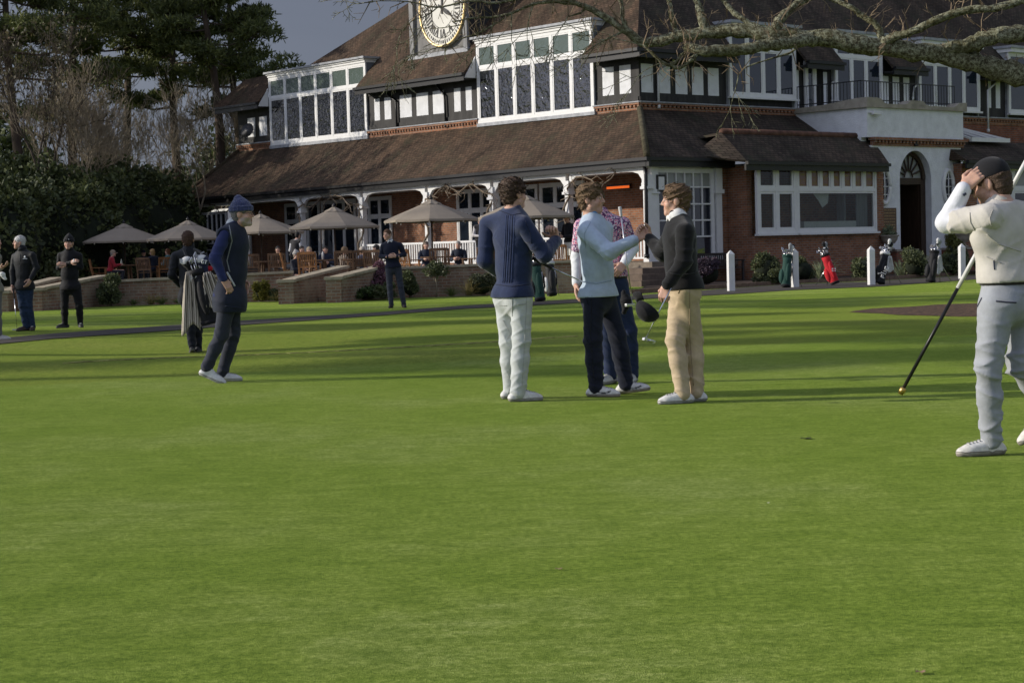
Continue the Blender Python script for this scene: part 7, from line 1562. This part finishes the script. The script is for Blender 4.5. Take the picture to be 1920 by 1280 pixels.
def golf_bag(base, lean_az, lean, label, c1, c2, covers, rs, L=.86, r=.125, towel=None, pocket=None, stand=True, base_z=0.0, towels=None, spin=0.0):
    """bag built along its own axis, then leaned"""
    e = empty('golf_bag', (base[0], base[1], base_z), 0, label, 'golf bag', None)
    ax = V3(math.cos(lean_az)*math.sin(lean), math.sin(lean_az)*math.sin(lean), math.cos(lean)); X, Y, Z = frame_of(ax); Rm = np.stack([X, Y, Z], 1)
    if spin: c_, s_ = math.cos(spin), math.sin(spin); Rm = Rm@np.array([[c_, -s_, 0], [s_, c_, 0], [0, 0, 1]])
    T = lambda q: Rm@np.asarray(q, float)+V3(0, 0, r*math.sin(lean)+.01)
    def put(mb, nm, m, par=e, sm=True): mb.v = [tuple(T(v)) for v in mb.v]; return mb.build(nm, m, par, sm)
    mb = MB(); mb.lathe([(r*.95, 0), (r*1.02, .04), (r*.98, .2), (r, L*.55), (r*.92, L*.8), (r*1.05, L)], (0, 0, 0), 18); put(mb, 'body', c1)
    mb = MB(); mb.lathe([(r*1.08, -.005), (r*1.1, .05), (r*1.03, .055)], (0, 0, 0), 18); put(mb, 'base', blk)
    mb = MB(); mb.lathe([(r*1.07, L-.05), (r*1.15, L-.02), (r*1.13, L+.03), (r*.9, L+.035)], (0, 0, 0), 18); put(mb, 'collar', c2)
    def pk(a, z0, z1, wd, d_, m):
        s = SDF(); s.ell(V3(math.cos(a)*r*.95, math.sin(a)*r*.95, (z0+z1)/2), V3(d_, wd, (z1-z0)/2*1.1), np.array([[math.cos(a), math.sin(a), 0], [-math.sin(a), math.cos(a), 0], [0, 0, 1]]), .02); s.fold = wrinkle(.003, [], 1, 4, .06)
        v, f = s.mesh(.018); v = v@Rm.T+V3(0, 0, r*math.sin(lean)+.01); mesh_obj('pocket', v, f, m, e, True)
    pk(-1.57, .1, .48, .10, .085, pocket or c1); pk(.2, .15, .62, .07, .06, c1); pk(3.3, .12, .6, .07, .06, pocket or c1)
    mb = MB(); mb.tube([(r*1.1*math.cos(2.4), r*1.1*math.sin(2.4), L*.9), (r*1.9*math.cos(2.4), r*1.9*math.sin(2.4), L*.65), (r*1.8*math.cos(2.4), r*1.8*math.sin(2.4), L*.4), (r*1.05*math.cos(2.4), r*1.05*math.sin(2.4), L*.25)], .022, 6); put(mb, 'strap', blk)
    if stand:
        for sx in (-1, 1):
            mb = MB(); a = T((0, r*1.02, L*.78)); f_ = V3(a[0]+sx*.16-ax[0]*.1+math.cos(lean_az)*.34, a[1]+math.sin(lean_az)*.34, -.0); f_[2] = .012; mb.tube([a, f_], .009, 6); mb.build('stand_leg', steel, e, True)
    for k in range(10):
        a = 2*PI*k/10+.3; q = V3(math.cos(a)*r*.62, math.sin(a)*r*.62, L); tip = q+V3(math.cos(a)*.05, math.sin(a)*.05, rs.uniform(.10, .22))
        if k < len(covers):
            cm, acc = covers[k]; tip = tip+V3(0, 0, .08); mb = MB(); mb.tube([T(q-V3(0, 0, .1)), T(tip)], .008, 5); cl_ = mb.build('club', steel, e, True)
            s = SDF(); c0 = T(tip); dv = nrm(T(tip)-T(q)); s.cone(c0-dv*.12, c0-dv*.02, .024, .034, .02); s.ell(c0+dv*.045, V3(.052, .046, .064), None, .02); v, f = s.mesh(.011); mesh_obj('head_cover', v, f, cm, cl_, True)
            if acc is not None: mb = MB(); mb.tube([c0-dv*.10, c0-dv*.055], [.034, .036], 10); mb.build('cover_band', acc, cl_, True)
        else:
            mb = MB(); mb.tube([T(q-V3(0, 0, .1)), T(tip)], .007, 5); cl_ = mb.build('club', steel, e, True); c0 = T(tip); dv = nrm(T(tip)-T(q)); sd = nrm(np.cross(dv, rs.normal(size=3))); mb = MB(); mb.bar(c0-dv*.01, c0+sd*.075+dv*.02, .02, .055, up=dv, h2=.07); mb.build('club_head', iron, cl_, bevel=.004)
    return e, T
cw = cloth((.55, .55, .55), .6); cb_ = cloth((.012, .012, .014), .6); cr = cloth((.42, .012, .02), .7); cg = cloth((.012, .045, .035), .7); cgrey = cloth((.28, .29, .30), .7)
rs = np.random.RandomState(2)
def bag_at(px, py): return gnd(px, py)
b1, T1 = golf_bag(bag_at(1473, 540), Rd(60), .22, 'dark green golf bag with white grips behind a white post', cg, cg, [(cgrey, None), (cw, None), (cb_, cw)], rs)
b2, T2 = golf_bag(bag_at(1566, 535), Rd(150), .34, 'red golf bag with a white cross badge leaning left', cr, cb_, [(cb_, cw), (cgrey, cb_), (cb_, None)], rs, pocket=cr)
b3, T3 = golf_bag(bag_at(1650, 534), Rd(40), .30, 'black and white golf bag with a towel leaning right beside a white post', cb_, cw, [(cw, cb_), (cb_, cw), (cw, None)], rs, pocket=cb_)
b4, T4 = golf_bag(bag_at(1745, 530), Rd(35), .20, 'plain black golf bag with a white towel nearest the spiky plant', cb_, cb_, [(cw, cb_), (cgrey, cw)], rs)
b5, T5 = golf_bag(gnd(1013, 566), Rd(115), .24, 'dark green and black golf bag with white pocket between the navy and blue sweater men', cg, cb_, [(cr, cb_), (cb_, None), (cgrey, None)], rs, pocket=cb_)
b6, T6 = golf_bag(gnd(1035, 556), Rd(100), .28, 'black golf bag with a red head cover just behind the green one', cb_, cw, [(cr, None), (cb_, None)], rs, pocket=cw)
wp = mat('white print', (.75, .75, .74), .6, .05, 10); rp = mat('red print', (.5, .01, .02), .6, .05, 10)
# cross badge on the red bag, lettering on the black and white one
def face_cam(T, z, off): c = T((0, 0, z)); return c+V3(off, -.235, 0)
c = face_cam(T2, .42, .06); mb = MB(); mb.box(c[0]-.055, c[0]+.055, c[1]-.0, c[1]+.006, c[2]-.045, c[2]+.045); bd = mb.build('badge', wp, b2); mb = MB(); mb.box(c[0]-.012, c[0]+.012, c[1]-.004, c[1]-.001, c[2]-.045, c[2]+.045); mb.box(c[0]-.055, c[0]-.0125, c[1]-.004, c[1]-.001, c[2]-.01, c[2]+.01); mb.box(c[0]+.0125, c[0]+.055, c[1]-.004, c[1]-.001, c[2]-.01, c[2]+.01); mb.build('badge_cross', rp, bd)
c = face_cam(T3, .2, .0); lettering('PING', c+V3(.03, 0, -.05), V3(.42, .0, .9), V3(-.9, 0, .42), .10, .011, wp, b3); lettering('PING', c+V3(-.12, .05, .06), V3(1, 0, .2), V3(-.2, 0, 1), .035, .005, wp, b3)
def towel(parent_label, top, wd, L, label, m, az=0, fan=.35, seed=1, folds=5, name='towel'):
    """cloth hanging from one point in soft pleats"""
    e_c = np.asarray(top, float); rs_ = np.random.RandomState(seed); nu, nv = 16, 14; V = []
    d = V3(math.cos(az), math.sin(az), 0); nn = V3(-d[1], d[0], 0)
    for j in range(nv+1):
        t = j/nv; w_ = wd*(fan+(1-fan)*t**.6)
        for i in range(nu+1):
            u = i/nu-.5; pl_ = .035*math.sin(u*folds*6.28+seed+t*1.2)*(1-.5*t)*(1 if t > .02 else .3); V.append(d*u*w_+nn*pl_-V3(0, 0, L*t*(1+.10*math.sin(u*5+seed)*t)))
    F_ = [(j*(nu+1)+i, j*(nu+1)+i+1, (j+1)*(nu+1)+i+1, (j+1)*(nu+1)+i) for j in range(nv) for i in range(nu)]
    o = mesh_obj(name, V, F_, m, None, True); o.location = tuple(e_c); sl = o.modifiers.new('thickness', 'SOLIDIFY'); sl.thickness = .008; return tag(o, label, 'towel')
c = T3((0, 0, .78))+np.array([b3.location[0], b3.location[1], 0]); towel('', c+V3(.1, -.2, 0), .2, .42, 'white towel hanging from the black and white golf bag', cw, 0, seed=2); c = T4((0, 0, .75))+np.array([b4.location[0], b4.location[1], 0]); towel('', c+V3(.12, -.19, 0), .18, .5, 'white printed towel hanging from the plain black golf bag', cw, .2, seed=3)
# the bag on the caddie's back, with two striped towels
YK2 = 23.05; P = pj(140, 340, 3.764, YK2)
stripe, nt, b = new_mat('striped cream towel'); tc = N(nt, 'ShaderNodeTexCoord'); wv = N(nt, 'ShaderNodeTexWave', Scale=11.0, Distortion=1.5); wv.bands_direction = 'X'; nt.links.new(tc.outputs['Object'], wv.inputs['Vector']); nt.links.new(ramp(nt, wv.outputs['Fac'], [(.2, (.13, .11, .09)), (.4, (.42, .37, .30)), (.8, (.5, .45, .38))]), b.inputs['Base Color']); b.inputs['Roughness'].default_value = .95
lo, hi = P(955, 1010), P(862, 640); axv = hi-lo; Lb = np.linalg.norm(axv); ln = math.acos(axv[2]/Lb); laz = math.atan2(axv[1], axv[0])
kb, TK = golf_bag(lo, laz, ln, 'black golf bag slung on the caddie back with white and navy head covers', cb_, cb_, [], np.random.RandomState(6), L=Lb, r=.125, stand=False, base_z=lo[2]-.03)
hcn = cloth((.02, .025, .06), .6)
kbl = np.array(kb.location)
for (X, Yp), txt, m_, m2_ in (((798, 572), 'GT', cb_, cw), ((905, 560), 'GT', hcn, cw)):
    c0 = P(X, Yp, -.05)-kbl; s = SDF(); s.ell(c0, V3(.088, .07, .078), None, .02); s.cone(c0+V3(.02, 0, -.05), c0+V3(.035, .02, -.2), .045, .035, .03); v, f = s.mesh(.011); hc0 = mesh_obj('head_cover', v, f, m_, kb, True)
    s = SDF(); s.ell(c0+V3(-.008, -.006, .012), V3(.084, .068, .073), None, .02); s.cut(c0, V3(.75, 0, -.6)); v, f = s.mesh(.011); mesh_obj('cover_panel', v, f, m2_, hc0, True)
    lettering(txt, c0+V3(-.005, -.079, -.03), V3(.9, 0, -.25), V3(.25, 0, .9), .05, .006, wp if m_ is hcn else cb_, hc0)
s = SDF(); s.cone(P(870, 640)-kbl, P(955, 615)-kbl, .042, .04, .02); v, f = s.mesh(.012); mesh_obj('head_cover', v, f, cr, kb, True)
for k, (X, Yp) in enumerate(((820, 690), (845, 730), (870, 760), (890, 700), (860, 690), (830, 660), (805, 670), (880, 735))):
    c0 = P(X, Yp, -.04-.01*k)-kbl; mb = MB(); mb.bar(c0, c0+V3(.05, -.02, -.05), .022, .06, h2=.075); ch_ = mb.build('club_head', iron, kb, bevel=.006); mb = MB(); mb.tube([c0, P(905, 800)-kbl], .007, 5); mb.build('shaft', steel, ch_, True)
towel('', P(805, 640, -.1), .26, .80, 'long striped cream towel hanging on the left of the caddie bag', stripe, 0, .3, 4, 3); t2 = towel('', P(935, 640, -.12), .30, .52, 'shorter striped cream towel draped on the right of the caddie bag', stripe, .15, .3, 7, 3); t2.rotation_euler = (0, -.25, 0)
for a_, b2_ in (((770, 480), (800, 560)), ((845, 480), (930, 520))):
    mb = MB(); mb.tube([P(*a_, .35)-kbl, P(*a_, .2)-kbl, P(*b2_, .1)-kbl, P(b2_[0]+10, b2_[1]+60)-kbl], .02, 6); mb.build('shoulder_strap', cb_, kb, True)
# chest badges on the two men in black
for root, (zx, zy), Yb in ((rG, (213, 372), YG-.22), (rH, (633, 400), YH-.30)):
    c = dep(zx/4.57, 400+zy/4.57, Yb)-np.array(root.location); mb = MB(); mb.lathe([(.004, -.02), (.018, -.014), (.016, .012), (.004, .02)], c, 8); mb.bar(c+V3(-.04, 0, -.035), c+V3(.04, 0, -.035), .006, .012); mb.build('chest_badge', wp, root)
c = dep(590/4.57, 400+224/4.57, YH-.12)-np.array(rH.location); mb = MB(); mb.lathe([(.004, -.012), (.018, -.006), (.012, .012)], c, 8); mb.build('beanie_badge', wp, rH)
# bench beside the corner window, plinth and urns by the porch
be = wor(2.9, -.25); e = empty('bench', (be[0], be[1], .03), ANG, 'dark slatted wooden bench below the corner window', 'bench'); bm = mat('dark stained bench', (.03, .024, .022), .6, .4, 12)
bw_ = .78
mb = MB()
for i in range(5): mb.box(-bw_, bw_, -.45+i*.1, -.45+i*.1+.075, .42, .45)
mb.build('seat', bm, e)
mb = MB(); mb.bar((-bw_, .1, .9), (bw_, .1, .9), .05, .09); mb.bar((-bw_, .06, .52), (bw_, .06, .52), .04, .06)
for i in range(15): x = -bw_+.08+i*(2*bw_-.16)/14; mb.bar((x, .065, .55), (x, .098, .86), .05, .018, up=(0, 1, .1))
mb.build('backrest', bm, e)
for x in (-bw_, bw_):
    mb = MB(); mb.box(x-.035, x+.035, -.47, -.4, 0, .66); mb.build('leg', bm, e); mb = MB(); mb.bar((x, .06, 0), (x, .11, .93), .07, .06); mb.build('leg', bm, e); mb = MB(); mb.box(x-.045, x+.045, -.5, .08, .66, .70); mb.build('armrest', bm, e)
pl_ = wor(12.5, -1.6)
for x0_, x1_, nm in ((11.15, 12.35, 'low brick plinth wall left of the porch door'), (14.2, 17.5, 'low brick plinth wall right of the porch door')):
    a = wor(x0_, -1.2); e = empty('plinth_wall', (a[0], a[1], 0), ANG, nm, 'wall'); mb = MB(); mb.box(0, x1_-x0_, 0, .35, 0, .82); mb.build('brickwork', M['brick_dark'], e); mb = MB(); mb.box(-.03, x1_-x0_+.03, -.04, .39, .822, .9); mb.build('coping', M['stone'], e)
mb = MB(); mb.box(11.15, 17.5, -.84, -.42, 0, .6); 
a = wor(0, 0); o = mb.build('porch_floor', M['stone']); o.location = tuple(ORG); o.rotation_euler = (0, 0, ANG); tag(o, kind='structure')
for px, lb in ((1668, 'stone urn with a small plant left of the porch door'), (1806, 'stone urn behind the raised elbow right of the porch door')):
    u = UY(px, 470, -1.05); a = wor(u, -1.05); e = empty('urn', (a[0], a[1], .9), 0, lb, 'urn', 'stone urns flanking the porch'); mb = MB(); mb.lathe([(.2, 0), (.2, .05), (.1, .09), (.08, .16), (.2, .24), (.29, .36), (.3, .46), (.36, .5), (.36, .53), (.28, .53), (.24, .46)], (0, 0, 0), 20); mb.build('vessel', M['stone'], e, True)
    rs = np.random.RandomState(int(px)); V, F_ = leaf_cloud([V3(0, 0, .62)], [V3(.16, .16, .2)], 140, .07, rs, 2.5); mesh_obj('plant', V, F_, M['grey_leaf'], e)
# odds and ends on the green: a ball mark, fallen twigs, a pale divot
for px, py, r, lb in ((1512, 823, .035, 'small dark pitch mark on the green'), (1048, 1069, .014, 'tiny brown leaf lying on the green'), (1727, 1263, .014, 'tiny dry leaf at the bottom edge of the green'), (1441, 945, .006, 'white fleck of petal on the green')):
    p = gnd(px, py); mb = MB(); mb.add([(r*(1+.3*math.sin(k*2.3))*math.cos(k*PI/4), r*(1+.3*math.cos(k*1.7))*math.sin(k*PI/4), .006+.004*(k % 2)) for k in range(8)], [tuple(range(8))]); o = mb.build('leaf' if 'leaf' in lb or 'fleck' in lb else 'pitch_mark', mat('mark', (.03, .035, .015) if 'dark' in lb else ((.3, .2, .12) if 'leaf' in lb else (.7, .7, .6)), .9)); o.location = (p[0], p[1], tz(p[0], p[1])); tag(o, lb, 'leaf' if 'leaf' in lb or 'fleck' in lb else 'pitch mark')
# ------------------------------------------------------------------ seams, ribs, pockets and small marks sewn onto the clothes
from mathutils.bvhtree import BVHTree
_bv = {}
def child(root, nm): return [c for c in root.children if c.name.split('.')[0] == nm][0]
def on_cloth(root, nm, Pj, pts):
    o = child(root, nm)
    if o.name not in _bv: _bv[o.name] = BVHTree.FromPolygons([v.co for v in o.data.vertices], [list(p.vertices) for p in o.data.polygons])
    out = []; c = Vector(CAM)-root.location
    for X, Y in pts:
        d = Vector(ray(Pj[0]+X/Pj[2], Pj[1]+Y/Pj[2])).normalized(); h = _bv[o.name].ray_cast(c, d)
        if h[0] is not None: out.append(np.array(h[0])-np.array(d)*.001)
    return o, out
def sew(root, nm, Pj, pts, r, m, name='seam', n=10):
    P = []
    for (a, b_) in zip(pts, pts[1:]): P += [(a[0]+(b_[0]-a[0])*t/n, a[1]+(b_[1]-a[1])*t/n) for t in range(n)]
    o, q = on_cloth(root, nm, Pj, P+[pts[-1]])
    if len(q) < 3: return
    q = [q[0]]+[b_ for a, b_ in zip(q, q[1:]) if np.linalg.norm(b_-a) < .12]
    if len(q) > 2: MBq = MB(); MBq.tube(q, r, 4); MBq.build(name, m, o, True)
G3 = (880, 320, 2.783); G2 = (1660, 290, 2.208); G5 = (140, 340, 3.764)
dn = cloth((.008, .013, .036), .95); ln_ = cloth((.03, .045, .11), .9)
for k, x in enumerate((188, 198, 208, 222, 232)): sew(rA, 'sweater', G3, [(x+4, 232), (x-4, 400), (x-14, 585)], .0035, dn if k % 2 else ln_, 'cable_rib')
sew(rA, 'sweater', G3, [(125, 592), (220, 604), (332, 590)], .004, dn, 'rib_line'); sew(rA, 'sweater', G3, [(150, 205), (220, 232), (272, 222)], .004, dn, 'collar_seam'); sew(rA, 'sweater', G3, [(292, 262), (318, 330), (322, 380)], .003, dn)
wt = cloth((.36, .37, .36), .9); sew(rA, 'trousers', G3, [(300, 660), (290, 860), (275, 1120)], .0025, wt); sew(rA, 'trousers', G3, [(222, 640), (224, 760)], .003, wt); sew(rA, 'trousers', G3, [(250, 700), (296, 694)], .004, wt, 'pocket_welt'); sew(rA, 'trousers', G3, [(150, 700), (196, 704)], .004, wt, 'pocket_welt'); sew(rA, 'trousers', G3, [(175, 780), (215, 850), (195, 880)], .003, wt, 'crease')  # crease tube in darker cloth: fold shade put into the colour
lb2 = cloth((.28, .35, .45), .9); sew(rB, 'sweater', G3, [(575, 578), (660, 590), (745, 572)], .004, lb2, 'rib_line'); sew(rB, 'sweater', G3, [(632, 268), (600, 330), (606, 400)], .003, lb2); sew(rB, 'trousers', G3, [(640, 650), (632, 860), (650, 1090)], .003, cloth((.004, .005, .01), .9)); sew(rB, 'trousers', G3, [(600, 640), (622, 700)], .003, cloth((.004, .005, .01), .9), 'pocket_welt')
bk2 = cloth((.022, .022, .024), .9); sew(rD, 'sweater', G3, [(1020, 530), (1110, 545), (1195, 530)], .004, bk2, 'rib_line'); kh = cloth((.30, .23, .15), .9); sew(rD, 'trousers', G3, [(1150, 580), (1150, 860), (1170, 1120)], .0028, kh); sew(rD, 'trousers', G3, [(1120, 565), (1090, 640)], .004, kh, 'pocket_welt'); sew(rD, 'trousers', G3, [(1160, 612), (1200, 610)], .005, kh, 'pocket_welt')
gd = cloth((.03, .035, .06), .8); gs = cloth((.235, .245, .265), .9)
sew(rF, 'trousers', G2, [(458, 606), (500, 610), (542, 612)], .005, gd, 'pocket_welt'); sew(rF, 'trousers', G2, [(400, 592), (376, 640)], .0045, gd, 'pocket_welt')
cs_ = cloth((.42, .40, .36), .8); sew(rF, 'polo_shirt', G2, [(445, 228), (432, 262), (440, 300)], .003, cs_); sew(rF, 'polo_shirt', G2, [(350, 240), (352, 280), (370, 314)], .004, cs_, 'sleeve_hem'); sew(rF, 'polo_shirt', G2, [(420, 330), (470, 370), (560, 400)], .004, cs_, 'crease'); sew(rF, 'polo_shirt', G2, [(415, 420), (480, 450)], .0035, cs_, 'crease')  # darker crease tubes imitate the shade in the folds
sew(rF, 'polo_shirt', G2, [(449, 438), (452, 476)], .004, gd, 'side_mark')
sew(rF, 'base_layer', G2, [(322, 168), (334, 160)], .008, gd, 'cuff_mark')
sew(rE, 'gilet', G5, [(1090, 310), (1110, 420), (1075, 560), (1095, 640)], .006, gs, 'armhole_piping'); sew(rE, 'gilet', G5, [(1075, 640), (1130, 740)], .010, cloth((.5, .52, .53), .8), 'pocket_piping'); sew(rE, 'gilet', G5, [(1060, 880), (1140, 890), (1200, 900)], .005, dn, 'hem_seam')
for zz in (470, 560, 650): sew(rG, 'jacket', (0, 400, 4.57), [(172, zz-120), (172, zz-60)], .005, cloth((.05, .05, .055), .5), 'zip')
